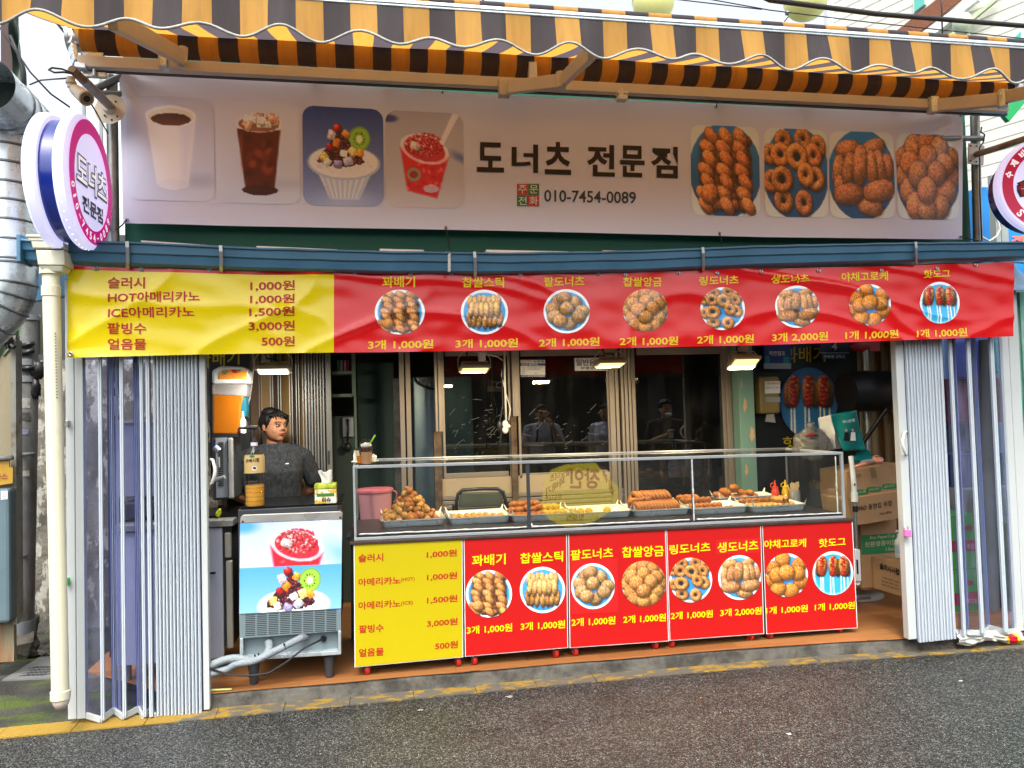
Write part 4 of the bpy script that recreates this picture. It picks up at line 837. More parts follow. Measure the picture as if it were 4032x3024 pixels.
rd = folding('folding_door', 'right folding curtain door pushed open, white slats stacked at its left end', [(4018, 26, 2487), (4052, 40, 2484)],
    [(4000, -.17, 2486), (3964, -.24, 2492), (3897, -.13, 2474), (3871, -.24, 2496), (3814, -.24, 2494), (3800, -.14, 2500), (3775, -.2, 2512)],
    [(4000, 12, -.18, 2488), (3893, 14, -.13, 2474), (3812, 12, -.14, 2490)],
    (3621, 3768, 12, 2532, 2516, -.22), [(3595, 32, 2519, 'frame_white', -.2), (3618, 14, 2524, 'slat_blue', -.2)], (3570, 1700, 1790, -1),
    -.18, [(3961, 18, -.25, 2490), (3869, 16, -.25, 2495), (3798, 14, -.23, 2506)])
pl = thing('padlock', 'pink padlock hanging on the edge of the right folding door', 'padlock', P(3568, 2112, -.22))
MB().slab([P(3556, 2110, -.22), P(3582, 2112, -.22), P(3580, 2086, -.22), P(3555, 2084, -.22)], (0, -.02, 0)).build('lock_body', mat('pink_lock', '#e070b0', .3, var=0), pl, bevel=.003)
m = MB(); m.tube([P(3560, 2086, -.23), P(3561, 2074, -.23), P(3568, 2069, -.23), P(3575, 2074, -.23), P(3575, 2087, -.23)], .003); m.build('shackle', MATS['alu'], pl, smooth=True)

# ================================================================ carts with the price boards
DZ = lambda X: -.0118*X
CY = .06
BO = [('yellow', (1393, 2143, 1821, 2117, 1824, 2588, 1396, 2628), [1442, 1803]), ('red', (1826, 2115, 2232, 2096, 2237, 2551, 1831, 2586), [1868, 2192]),
      ('red', (2238, 2095, 2621, 2078, 2634, 2525, 2243, 2552), [2269, 2588]), ('red', (2624, 2078, 2996, 2062, 3009, 2496, 2637, 2523), [2652, 2968]), ('red', (3001, 2062, 3357, 2048, 3377, 2473, 3018, 2497), [3044, 3320])]
mat('board_yellow', '#bcab0c', .42, var=.02, spec=.35); mat('board_red', '#bc1816', .42, var=.02, spec=.35); mat('board_white', '#e8e8e4', .4, var=0); mat('caster_red', '#c02418', .4, var=.1)
DRK = ['Cart with the yellow drinks price board under the left end of the glass case', 'Cart with the twisted and stick doughnut board, beside the yellow one', 'Cart with the red bean and glutinous ball doughnut board, in the middle of the row', 'Cart with the ring and plain doughnut board, second from the right', 'Cart with the croquette and hot dog board at the right end of the row']
sC = lambda x, y: P(x, y, CY-.0045)
CARTS = []
for i, (kind, q, cx) in enumerate(BO):
    tl, tr, br, bl = (q[0], q[1]), (q[2], q[3]), (q[4], q[5]), (q[6], q[7])
    t = thing('serving_cart', DRK[i], 'cart', P((bl[0]+br[0])/2, (bl[1]+br[1])/2, CY), 'wheeled carts under the glass case'); CARTS.append(t)
    a, b, c, d = P(*bl, CY), P(*br, CY), P(*tr, CY), P(*tl, CY)
    m = MB(); m.box((a.x+.006, CY+.004, (a.z+b.z)/2+.004), (b.x-.006, CY+.55, (c.z+d.z)/2-.002)); m.build('cabinet', mat('cart_grey', '#5c5e5e', .5), t, bevel=.004)
    m = MB(); m.slab([a, b, c, d], (0, .0035, 0)); m.build('board_edge', MATS['board_white'], t)
    e = 3; m = MB(); m.slab([P(bl[0]+e, bl[1]-e, CY-.003), P(br[0]-e, br[1]-e, CY-.003), P(tr[0]-e, tr[1]+e, CY-.003), P(tl[0]+e, tl[1]+e, CY-.003)], (0, .002, 0)); m.build('price_board', MATS['board_'+kind], t)
    for j, x in enumerate(cx):
        for dY in (.05, .48):
            p = P(x, 2640, CY+dY); f = Vector((P(x, 2500, CY).x, CY+dY, .09)); r = .030
            m = MB(); m.lathe([(0, -.011), (.012, -.012), (r-.003, -.012), (r, -.008), (r, .008), (r-.003, .012), (.012, .012), (0, .011)], (f.x, f.y, .09+r), (1, .25, 0), 20); w_ = m.build('caster', MATS['caster_red'], t, smooth=40)
            m = MB(); m.lathe([(0, -.0135), (.011, -.0135), (.011, .0135), (0, .0135)], (f.x, f.y, .09+r), (1, .25, 0), 14); m.build('hub', MATS['alu'], w_, smooth=40)
            m = MB(); zc = (a.z+b.z)/2+.004; m.box((f.x-.02, f.y-.016, .09+r+.012), (f.x+.02, f.y+.022, max(zc, .09+r+.02))); m.build('caster_fork', MATS['dark_grey'], w_)
t = CARTS[0]
for body, x0, y0, x1, y1, h in [('슬러시',1411,2215,1509,2210,32),('아메리카노',1411,2309,1577,2300,31),('아메리카노',1411,2401,1577,2391,31),('팥빙수',1413,2494,1511,2488,32),('얼음물',1413,2587,1511,2581,32),
        ('1,000원',1680,2200,1799,2192,30),('1,000원',1681,2289,1800,2281,30),('1,500원',1681,2380,1801,2371,30),('3,000원',1681,2472,1802,2462,30),('500원',1713,2559,1803,2551,29)]:
    m = MB(); tpx(m, body, x0, y0, x1, y1, h, sC, .022); m.build('lettering', MATS['red_letter'], t)
for body, x0, y0, x1, y1, h in [('(HOT)',1579,2293,1633,2290,18),('(ICE)',1579,2386,1626,2383,18)]:
    m = MB(); tpx(m, body, x0, y0, x1, y1, h, sC, .012); m.build('lettering', MATS['red_letter'], t)
mat('lemon_letter', '#f4e000', .45, var=0)
for ci, body, x0, y0, x1, y1, h in [(1,'꽈배기',1858,2230,1991,2222,44),(1,'찹쌀스틱',2048,2220,2217,2211,42),(2,'팥도너츠',2247,2207,2414,2196,41),(2,'찹쌀앙금',2449,2196,2614,2190,43),(3,'링도너츠',2636,2184,2797,2172,38),(3,'생도너츠',2825,2177,2986,2166,40),
        (4,'야채고로케',3009,2161,3174,2154,34),(4,'핫도그',3224,2156,3330,2149,34),
        (1,'3개 1,000원',1838,2500,2017,2488,34),(1,'3개 1,000원',2050,2485,2225,2475,34),(2,'2개 1,000원',2250,2469,2423,2460,34),(2,'2개 1,000원',2454,2457,2622,2448,33),(3,'2개 1,000원',2641,2442,2807,2433,32),(3,'3개 2,000원',2836,2430,2999,2421,32),
        (4,'1개 1,000원',3016,2421,3181,2411,31),(4,'1개 1,000원',3208,2408,3366,2399,31)]:
    m = MB(); tpx(m, body, x0, y0, x1, y1, h, sC, .02); m.build('lettering', MATS['lemon_letter'], CARTS[ci])
for k, ci, (cx, cy, rx, ry) in zip(ORD, (1,1,2,2,3,3,4,4), [(1925,2338,91,93),(2136,2323,89,91),(2335,2308,86,90),(2535,2298,87,90),(2720,2284,84,88),(2912,2274,84,88),(3098,2265,83,86),(3280,2257,80,86)]):
    discpic(k, cx, cy, rx, ry, lambda x, y: P(x, y, CY-.006), CARTS[ci], 64)
for ci, q in ((2, (2250,2206,2431,2196,2434,2408,2252,2418)), (3, (2819,2126,2995,2118,2997,2176,2820,2184))):
    m = MB(); m.slab([P(q[6], q[7], CY-.0038), P(q[4], q[5], CY-.0038), P(q[2], q[3], CY-.0038), P(q[0], q[1], CY-.0038)], (0, .0006, 0)); m.build('print_patch', mat('board_red_patch', '#c41d1c', .42, var=0), CARTS[ci])
# ================================================================ glass display case
zt = lambda X: .866-.0118*(X+.1)
sheet_glass('case_glass', '#fbfdfc', .8, dirt=.02, rough=.015, dscale=5); sheet_glass('window_glass', '#b9c0c0', .95, dirt=.02, rough=.01, f0=.075)
case = thing('display_case', 'long glass display case with white frame on top of the carts, full of doughnut trays', 'display case', (1.5, .4, .87))
Xl, Xr, Yf_, Yb_ = P(1392, 2000, .08).x, P(3330, 2000, .08).x, .08, .80
mat('counter_edge', '#3a2b26', .5, var=.35, vscale=14); mat('case_base', '#26211f', .35, var=.1)
def sl(m, x0, x1, y0, y1, h0, h1):
    q = [(x0, y0, zt(x0)+h0), (x1, y0, zt(x1)+h0), (x1, y0, zt(x1)+h1), (x0, y0, zt(x0)+h1)]; return m.slab(q, (0, y1-y0, 0))
m = MB(); sl(m, Xl-.025, Xr+.03, .045, .86, 0, .018); m.build('counter_top', MATS['counter_edge'], case, bevel=.003)
m = MB(); sl(m, Xl+.003, Xr-.003, Yf_+.012, Yb_, .0185, .048); m.build('case_floor', MATS['case_base'], case)
def rail(x0, x1, y0, y1, h0, h1, nm='frame_rail', mt='case_metal'): m = MB(); sl(m, x0, x1, y0, y1, h0, h1); return m.build(nm, MATS[mt], case, bevel=.002)
rail(Xl, Xr, Yf_, Yf_+.018, .019, .036); rail(Xl, Xr, Yf_, Yf_+.018, .444, .462); rail(Xl, Xl+.014, Yf_, Yf_+.016, .036, .444, 'frame_post'); rail(Xr-.02, Xr, Yf_, Yf_+.018, .036, .444, 'frame_post')
rail(Xl, Xr, Yb_-.012, Yb_, .452, .462, mt='alu'); rail(Xl, Xl+.012, Yf_+.02, Yb_-.013, .446, .460); rail(Xr-.014, Xr, Yf_+.02, Yb_-.013, .446, .460)
rail(Xl, Xl+.012, Yb_-.012, Yb_, .048, .45, 'frame_post', 'alu'); rail(Xr-.012, Xr, Yb_-.012, Yb_, .048, .45, 'frame_post', 'alu')
xm, xn = P(2081, 1950, .09).x, P(2728, 1950, .09).x
rail(xm-.011, xm+.011, Yf_+.008, Yf_+.016, .037, .443, 'pane_joint', 'dark_grey'); rail(xn-.008, xn-.001, Yf_+.008, Yf_+.016, .037, .443, 'pane_joint', 'dark_grey')
for a, b in ((Xl+.015, xm-.012), (xm+.012, xn-.009), (xn, Xr-.021)):
    m = MB(); sl(m, a, b, Yf_+.009, Yf_+.0135, .037, .443); m.build('front_pane', MATS['case_glass'], case)
    m = MB(); sl(m, a, b, Yf_+.02, Yb_-.014, .4475, .4520); m.build('top_pane', MATS['case_glass'], case)
m = MB(); sl(m, Xl+.004, Xl+.008, Yf_+.02, Yb_-.014, .049, .443); m.build('side_pane', MATS['case_glass'], case)
m = MB(); sl(m, Xr-.010, Xr-.006, Yf_+.02, Yb_-.014, .049, .443); m.build('side_pane', MATS['case_glass'], case)
def bead(pts, r=.004, seed=1):
    m = MB(); q = []
    for a, b in zip(pts, pts[1:]):
        n = max(2, int((Vector(b)-Vector(a)).length/.012)); q += [Vector(a).lerp(Vector(b), i/n) for i in range(n)]
    q.append(Vector(pts[-1])); q = [p+Vector((0, 0, .003*noise.noise(Vector((p.x*12, p.z*12, seed))))) for p in q]
    m.tube(q, [r*(1+.7*noise.noise(Vector((i*.35, seed, 0)))) for i in range(len(q))], 6); return m.build('sealant_bead', mat('silicone', '#d9dcda', .4, var=0), case, smooth=True)
yb = Yf_+.012
for a, b in ((Xl+.03, xm-.02), (xm+.02, xn-.03), (xn+.02, Xr-.03)): bead([(a, yb-.004, zt(a)+.054), (b, yb-.004, zt(b)+.054)], .0042)
bead([(xn+.001, yb-.004, zt(xn)+.045), (xn+.001, yb-.004, zt(xn)+.44)], .005, 4); bead([(Xr-.045, Yf_+.022, zt(Xr)+.05), (Xr-.045, Yf_+.022, zt(Xr)+.43)], .004, 6); bead([(xm+.018, yb-.004, zt(xm)+.048), (xm+.014, yb-.004, zt(xm)+.075)], .004, 7)
# reflection of a yellow round sign, painted as a film on the pane
def sticker():  # builds the painted sign reflection, no real sticker
    t = thing('sign_reflection', 'see-through yellow painted reflection of a round sign with faint brown lettering on the middle pane', 'sticker', P(2288, 2085, Yf_+.006))
    m = bpy.data.materials.new('reflection_film'); m.use_nodes = True; N = m.node_tree.nodes; L = m.node_tree.links; b = N['Principled BSDF']; b.inputs['Base Color'].default_value = H('#b8a818'); b.inputs['Alpha'].default_value = .34; b.inputs['Roughness'].default_value = .25
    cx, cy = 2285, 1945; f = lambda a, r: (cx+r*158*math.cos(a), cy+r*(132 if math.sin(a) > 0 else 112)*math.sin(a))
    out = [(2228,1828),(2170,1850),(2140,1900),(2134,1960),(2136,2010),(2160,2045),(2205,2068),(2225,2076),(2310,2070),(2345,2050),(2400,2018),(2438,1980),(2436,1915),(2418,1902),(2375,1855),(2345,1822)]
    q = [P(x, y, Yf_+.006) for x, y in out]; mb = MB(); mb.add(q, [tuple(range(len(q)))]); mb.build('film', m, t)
    m2 = bpy.data.materials.new('reflection_ink'); m2.use_nodes = True; b = m2.node_tree.nodes['Principled BSDF']; b.inputs['Base Color'].default_value = H('#6a2a14'); b.inputs['Alpha'].default_value = .55
    S_ = lambda x, y: P(x, y, Yf_+.004)
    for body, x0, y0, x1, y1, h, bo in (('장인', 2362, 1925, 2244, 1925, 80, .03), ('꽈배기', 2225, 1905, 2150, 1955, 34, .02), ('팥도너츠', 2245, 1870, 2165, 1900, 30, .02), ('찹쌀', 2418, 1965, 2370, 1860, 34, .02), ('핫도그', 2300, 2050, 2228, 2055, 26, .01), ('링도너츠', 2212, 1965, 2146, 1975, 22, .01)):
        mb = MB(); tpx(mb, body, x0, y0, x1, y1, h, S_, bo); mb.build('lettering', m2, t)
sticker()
# ---------------------------------------------------------------- trays
def rrect(cx, cy, hw, hd, r, z, n=5):
    pts = []
    for k, (sx, sy) in enumerate(((1, 1), (-1, 1), (-1, -1), (1, -1))):
        for i in range(n+1):
            a = math.pi/2*(k+i/n); pts.append((cx+sx*(hw-r)+r*math.cos(a), cy+sy*(hd-r)+r*math.sin(a), z))
    return pts
mat('tray_metal', '#a9b1b6', .35, .25, var=.08, vscale=10, rvar=.12); mat('paper', '#e6dfcc', .8, var=.05)
def loops(m, ls):
    n = len(ls[0]); vs = [p for l in ls for p in l]; m.add(vs, [(i*n+j, i*n+(j+1) % n, (i+1)*n+(j+1) % n, (i+1)*n+j) for i in range(len(ls)-1) for j in range(n)]+[tuple(range((len(ls)-1)*n, len(ls)*n)), tuple(reversed(range(n)))])
TR = []
def tray(x0, x1, Y, D, label, dz=0):
    a, b = P(x0, 2040, Y).x, P(x1, 2040, Y).x; cx, hw = (a+b)/2, (b-a)/2; cy, hd = Y+D/2, D/2; z = zt(cx)+.0485+dz
    t = thing('steel_tray', label, 'tray', (cx, cy, z), 'steel trays in the display case')
    m = MB(); loops(m, [rrect(cx, cy, hw-.022, hd-.022, .02, z), rrect(cx, cy, hw-.016, hd-.016, .025, z+.004), rrect(cx, cy, hw-.007, hd-.007, .03, z+.040), rrect(cx, cy, hw, hd, .034, z+.041), rrect(cx, cy, hw, hd, .034, z+.045), rrect(cx, cy, hw-.009, hd-.009, .028, z+.0455), rrect(cx, cy, hw-.018, hd-.018, .022, z+.006)])
    m.build('pan', MATS['tray_metal'], t, smooth=50)
    m = MB(); ls = []
    for k, (ins, h) in enumerate(((.024, .0085), (.019, .012), (.012, .045), (.007, .058))):
        l = rrect(cx, cy, hw-ins, hd-ins, .02, z+h)
        if k == 3:
            l2 = []
            for i, p in enumerate(l):
                cr = (i % 6 in (2, 3)); up = .028 if cr else .004*noise.noise(Vector((p[0]*30, p[1]*30, 0)))-(.010 if p[1] < cy and not cr else 0)
                l2.append((cx+(p[0]-cx)*(1.05 if cr else 1), cy+(p[1]-cy)*(1.05 if cr else 1), p[2]+up))
            l = l2
        ls.append(l)
    n = len(ls[0]); m.add([p for l in ls for p in l], [(i*n+j, i*n+(j+1) % n, (i+1)*n+(j+1) % n, (i+1)*n+j) for i in range(3) for j in range(n)]+[tuple(range(n))])
    m.build('paper_liner', MATS['paper'], t); TR.append((cx, cy, hw, hd, z+.011)); return t
tray(1500, 1757, .33, .30, 'leftmost steel tray in the glass case, under a tall heap of twisted doughnuts')
tray(1768, 2013, .33, .30, 'steel tray with one low layer of small doughnut balls, second from the left')
tray(2015, 2256, .33, .30, 'steel tray of brown and yellow doughnut sticks, third from the left')
tray(2264, 2492, .33, .30, 'nearly empty steel tray with five round doughnut balls')
tray(2496, 2722, .33, .30, 'steel tray of orange brown ring doughnuts packed upright')
tray(2734, 2952, .30, .28, 'steel tray of small oval doughnuts beside the pane joint, second from the right')
tray(2964, 3183, .28, .28, 'rightmost steel tray in the glass case, full of corn dogs')
tray(2835, 3060, .60, .17, 'rear steel tray of croquettes behind the corn dogs', .03)
def dough(name, c1, c2, sugar=0):
    m = mat(name, c1, .55, col2=c2, thr=(.38, .64), vscale=24, bump=.5, bscale=60, spec=.4)
    return m
dough('dough_brown', '#8a4a18', '#b8722c'); dough('dough_orange', '#94501c', '#bf7c36'); dough('dough_gold', '#b88030', '#d4a248'); dough('dough_tan', '#a87434', '#c89850'); dough('dough_dark', '#70360f', '#9c5a20'); mat('sausage', '#7a3a22', .4)
def proto(fn, name, mt, label, cat, group):
    m = MB(); fn(m); me = m.build(name, MATS[mt] if isinstance(mt, str) else mt, None, smooth=True, label=label, cat=cat, group=group)
    c = Vector(me.location); me.data.transform(Matrix.Translation(c)); me.location = (0, 0, 0); return me
PRO = {}
def put(key, loc, rot, sc=1):
    p, used = PRO[key]
    if not used: o = p; PRO[key] = (p, True)
    else:
        o = p.copy(); COL.objects.link(o)
        for ch in p.children: c = ch.copy(); COL.objects.link(c); c.parent = o
    o.location = loc; o.rotation_euler = rot; o.scale = (sc,)*3; return o
def twistlump(m):
    for i in range(5):
        a = i*1.5; m.ell((-.036+i*.018, .009*math.cos(a), .009*math.sin(a)), (.021, .021, .021), nu=12, nv=8, nz=.2, ns=30, seed=i)
PRO['t1'] = (proto(twistlump, 'twist_doughnut', 'dough_orange', 'short knobbly twisted doughnut heaped in the leftmost tray', 'doughnut', 'twisted doughnuts heaped in the leftmost tray'), False)
PRO['t1b'] = (proto(twistlump, 'twist_doughnut', 'dough_tan', 'lighter golden twisted doughnut heaped in the leftmost tray', 'doughnut', 'twisted doughnuts heaped in the leftmost tray'), False)
PRO['t2'] = (proto(lambda m: m.ell((0, 0, 0), (.026, .025, .023), nz=.15, ns=25), 'doughnut_ball', 'dough_tan', 'small tan doughnut ball in the low layer of the second tray', 'doughnut', 'small doughnut balls in the second tray'), False)
def stick(m, L=.13, r=.021):
    pts = [(-L/2+L*i/10, .004*math.sin(i), .003*math.cos(i*1.7)) for i in range(11)]; m.tube(pts, [r*min(1, math.sqrt(max(.02, 1-((i-5)/5.15)**6)))*(1+.06*math.sin(i*2.1)) for i in range(11)], 12)
PRO['s1'] = (proto(stick, 'doughnut_stick', 'dough_brown', 'long brown doughnut stick at the left of the third tray', 'doughnut', 'brown doughnut sticks in the third tray'), False)
PRO['s2'] = (proto(stick, 'doughnut_stick', 'dough_gold', 'golden yellow doughnut stick at the right of the third tray', 'doughnut', 'golden doughnut sticks in the third tray'), False)
PRO['b'] = (proto(lambda m: m.ell((0, 0, 0), (.027, .027, .026), nz=.06, ns=20), 'doughnut_ball', 'dough_gold', 'round sesame doughnut ball in the nearly empty tray', 'doughnut', 'round doughnut balls in the nearly empty tray'), False)
def ringd(m, R=.036, r=.0165):
    vs = []; 
    for i in range(24):
        a = 2*math.pi*i/24; k = 1+.08*noise.noise(Vector((math.cos(a)*2, math.sin(a)*2, 0)))
        for j in range(10): b = 2*math.pi*j/10; vs.append((r*math.sin(b)*1.05, (R+r*k*math.cos(b))*math.cos(a), (R+r*k*math.cos(b))*math.sin(a)))
    m.add(vs, [(i*10+j, ((i+1) % 24)*10+j, ((i+1) % 24)*10+(j+1) % 10, i*10+(j+1) % 10) for i in range(24) for j in range(10)])
PRO['r'] = (proto(ringd, 'ring_doughnut', 'dough_orange', 'orange brown ring doughnut standing on edge in the fifth tray', 'doughnut', 'ring doughnuts standing in the fifth tray'), False)
PRO['o'] = (proto(lambda m: m.ell((0, 0, 0), (.042, .026, .023), nz=.08, ns=20), 'oval_doughnut', 'dough_orange', 'oval orange brown doughnut in the tray beside the pane joint', 'doughnut', 'oval doughnuts in the second tray from the right'), False)
PRO['c'] = (proto(lambda m: m.ell((0, 0, 0), (.048, .034, .028), nz=.1, ns=20), 'croquette', 'dough_orange', 'plump brown croquette in the rear tray behind the corn dogs', 'croquette', 'croquettes in the rear tray'), False)
def dogm(m): stick(m, .11, .024)
cdg = proto(dogm, 'corn_dog', 'dough_tan', 'golden corn dog lying with its sausage end to the street', 'corn dog', 'corn dogs in the rightmost tray'); WL[cdg.name] = Vector((0, 0, 0))
MB().lathe([(0, .054), (.013, .054), (.011, .058), (0, .059)], (0, 0, 0), (1, 0, 0), 14).build('sausage_end', MATS['sausage'], cdg, smooth=True); PRO['d'] = (cdg, False)
T = TR
# 1 heap
cx, cy, hw, hd, z = T[0]; rnd = random.Random(3)
for L_, (nx, ny, rz) in enumerate(((6, 4, 1), (5, 4, .84), (4, 3, .66), (3, 3, .48), (2, 2, .33), (2, 1, .2), (1, 1, .05))):
    for i in range(nx):
        for j in range(ny):
            x = cx-.012+((i+.5)/nx-.5)*2*(hw-.03)*rz+rnd.uniform(-.008, .008); y = cy+((j+.5)/ny-.5)*2*(hd-.035)*rz
            put('t1b' if rnd.random() < .45 else 't1', (x, y, z+.022+L_*.031), (rnd.uniform(-.5, .5), rnd.uniform(-.7, .7), rnd.uniform(0, 3.1)), rnd.uniform(.85, 1.05))
cx, cy, hw, hd, z = T[1]
for j in range(3):
    for i in range(8):
        if j == 2 and i > 5: continue
        put('t2', (cx-hw+.045+i*(2*hw-.09)/7.2+rnd.uniform(-.006, .006), cy-hd+.05+j*.05, z+.022+.002*j), (0, 0, rnd.uniform(0, 3)), rnd.uniform(.85, 1))
cx, cy, hw, hd, z = T[2]
for i in range(6): put('s1', (cx-hw+.04+i*.035, cy-hd+.085, z+.024), (0, 0, 1.95+rnd.uniform(-.1, .1)), .95)
for i in range(5): put('s1', (cx-hw+.055+i*.045, cy-hd+.15, z+.055+.012*(i % 2)), (0, .15, 2.3+rnd.uniform(-.15, .15)), 1)
for i in range(3): put('s1', (cx-hw+.07+i*.05, cy-hd+.17, z+.09), (0, .1, 2.4+rnd.uniform(-.15, .15)), 1)
for i in range(4): put('s2', (cx+.03+i*.036, cy-hd+.09, z+.03), (0, .1, 2.05+rnd.uniform(-.08, .08)), 1.05)
for i in range(3): put('s2', (cx+.02+i*.04, cy-hd+.15, z+.062), (0, .1, 2.1+rnd.uniform(-.1, .1)), 1.05)
cx, cy, hw, hd, z = T[3]
for x, dy in ((2222, .17), (2252, .12), (2286, .12), (2318, .12), (2390, .12)):
    Y = cy-hd+dy; put('b', (P(x, 1995, Y).x+.0, Y, z+.027), (0, 0, rnd.uniform(0, 3)), 1)
cx, cy, hw, hd, z = T[4]
for i in range(13): put('r', (cx-hw+.045+i*.023, cy-hd+.07, z+.045), (rnd.uniform(-.1, .1), -.28, .12), 1)
for i in range(11): put('r', (cx-hw+.05+i*.026, cy-hd+.17, z+.047), (rnd.uniform(-.1, .1), -.28, .1), 1)
for i in range(9): put('r', (cx-hw+.06+i*.027, cy-hd+.11, z+.108), (rnd.uniform(-.1, .1), -.45, .1+rnd.uniform(-.1, .1)), 1)
for i in range(3): put('r', (cx-hw+.05+i*.035, cy-hd+.1, z+.105), (0, 1.3, rnd.uniform(0, 1)), 1)
cx, cy, hw, hd, z = T[5]
for i in range(8): put('o', (cx-hw+.045+i*.036, cy-hd+.05+.01*(i % 2), z+.022), (0, .2, 1.2+rnd.uniform(-.5, .5)), .78)
for i in range(7): put('o', (cx-hw+.03+i*.034, cy-hd+.11, z+.04), (0, .2, 1.3+rnd.uniform(-.5, .5)), .85)
for i in range(6): put('o', (cx-hw+.0+i*.036, cy-hd+.16, z+.072), (0, .4, 1.0+rnd.uniform(-.4, .4)), .95)
for i in range(3): put('o', (cx-hw-.01+i*.05, cy-hd+.2, z+.09), (0, .2, .5+rnd.uniform(-.4, .4)), 1)
cx, cy, hw, hd, z = T[6]
for i in range(8): put('d', (cx-hw+.035+i*.041, cy-hd+.085+.008*(i % 2), z+.026), (0, 0, -1.35+rnd.uniform(-.16, .16)), .95)
for i, x in enumerate((.235, .275)): put('d', (cx-hw+x, cy-hd+.09, z+.068), (0, 0, -1.1-.3*i), .95)
for i in range(5): put('o', (cx-hw+.03+i*.05, cy-hd+.2, z+.05), (0, .2, 1+rnd.uniform(-.4, .4)), 1)
cx, cy, hw, hd, z = T[7]
for i in range(7): put('c', (cx-hw+.035+i*.045, cy-.03+.03*(i % 2), z+.028), (0, 0, rnd.uniform(0, 3)), .85)
for i, (dx, dz, r) in enumerate(((.08, .07, .2), (.15, .095, .9), (.02, .05, .3), (.21, .06, .2), (.27, .055, 1.6))): put('c', (cx-hw+dx, cy-.02, z+dz), (.2, .3, r), 1.05 if i < 2 else .9)
dpz = thing('paper_bag', 'clear wrapper lying between the croquettes and corn dogs', 'wrapper', (T[6][0]-.03, T[6][1], T[6][4]+.03))
m = MB(); m.grid(lambda u, v: (T[6][0]-.14+.22*u, T[6][1]-.05+.07*v, T[6][4]+.055+.03*u+.006*math.sin(u*17+v*5)), 20, 8); m.build('film', MATS['case_glass'], dpz, smooth=True)
# things in and on the case
zf = lambda X: zt(X)+.0485
def squeeze(x, y, Y, col, lab, nm):
    p = P(x, y, Y); c = Vector((p.x, Y, zf(p.x))); t = thing('squeeze_bottle', lab, 'bottle', c)
    m = MB(); m.lathe([(0, 0), (.026, 0), (.029, .006), (.029, .05), (.027, .055), (.029, .06), (.029, .1), (.024, .118), (.022, .125), (0, .125)], c, (0, 0, 1), 24); m.build('bottle_body', mat(nm, col, .35, var=0), t, smooth=40)
    m = MB(); m.lathe([(0, .126), (.024, .126), (.024, .136), (.010, .143), (.0045, .185), (0, .186)], c, (0, 0, 1), 20); m.build('nozzle_cap', MATS[nm], t, smooth=40)
    m = MB(); m.tube([c+Vector((-.02, 0, .13)), c+Vector((-.034, 0, .14)), c+Vector((-.034, 0, .155)), c+Vector((-.02, 0, .165)), c+Vector((-.004, 0, .17))], .003); m.build('cap_strap', MATS[nm], t)
squeeze(3052, 1930, .62, '#c83a20', 'red ketchup squeeze bottle at the right end of the display case', 'ketchup_red'); squeeze(3093, 1930, .62, '#d8a80c', 'yellow mustard squeeze bottle beside the stick holder', 'mustard')
p = P(3129, 1940, .55); c = Vector((p.x, .55, zf(p.x))); t = thing('stick_holder', 'steel cup full of pale wooden sticks at the right end of the case', 'stick holder', c)
m = MB(); m.lathe([(0, 0), (.036, 0), (.037, .003), (.037, .11), (.039, .112), (.036, .113), (.035, .01), (0, .008)], c, (0, 0, 1), 28); m.build('steel_cup', MATS['steel'], t, smooth=40)
m = MB()
for i in range(12):
    for k in range(1): a = Vector((c.x+rnd.uniform(-.02, .02), .55+rnd.uniform(-.02, .02), c.z+.01)); b_ = Vector((c.x+(i/11-.5)*.09, .55+rnd.uniform(-.02, .02), c.z+.165+rnd.uniform(-.015, .01))); m.beam(a, b_, .010, .003, up=(0, 1, 0))
m.build('wooden_sticks', mat('pale_wood', '#c8ac80', .6, var=.15), t)
# iced coffee, juice and plate on top of the case
zc = lambda X: zt(X)+.4625
sheet_glass('clear_cup', '#f0f0ee', .9); mat('latte', '#b98a60', .35, var=.03); mat('coffee_brown', '#4a2414', .3); mat('juice_orange', '#d8800c', .35); mat('foam', '#d8d0c4', .6)
c = Vector((P(1444, 1838, .13).x, .13, 0)); c.z = zc(c.x)+.002; t = thing('iced_coffee', 'plastic cup of layered iced coffee with a domed lid and green straw', 'drink', c)
m = MB(); m.lathe([(0, .003), (.027, .003), (.034, .075), (0, .076)], c, (0, 0, 1), 28); m.build('milk_layer', MATS['latte'], t, smooth=40)
m = MB(); m.lathe([(0, .0765), (.0342, .0765), (.0365, .1), (0, .1)], c, (0, 0, 1), 28); m.build('coffee_layer', MATS['coffee_brown'], t, smooth=40)
m = MB(); m.lathe([(.028, 0), (.029, .001), (.0375, .105), (.038, .108)], c, (0, 0, 1), 28, cap=False); m.build('cup', MATS['clear_cup'], t, smooth=True)
m = MB(); m.lathe([(.041, .105), (.042, .109), (.041, .113), (.037, .115), (.036, .125), (.030, .14), (.018, .15), (.012, .152)], c, (0, 0, 1), 28, cap=False); m.build('dome_lid', MATS['clear_cup'], t, smooth=True)
m = MB(); m.ell(c+Vector((0, 0, .113)), (.033, .033, .018), nz=.2); m.build('milk_foam', MATS['foam'], t, smooth=True)
m = MB(); m.tube([c+Vector((.005, 0, .08)), c+Vector((.02, .0, .12)), c+Vector((.055, .0, .175))], .0045, 10); m.build('straw', mat('green_straw', '#8cc41c', .35, var=0), t, smooth=40)
pl = thing('napkin_plate', 'small white plate with crumpled napkins behind the iced coffee', 'plate', (c.x+.0, .25, c.z))
m = MB(); q = Vector((c.x-.01, .26, c.z)); m.lathe([(0, 0), (.05, 0), (.085, .012), (.083, .015), (.05, .005), (0, .005)], q, (0, 0, 1), 32); m.build('plate', MATS['dirty_white'], pl, smooth=40)
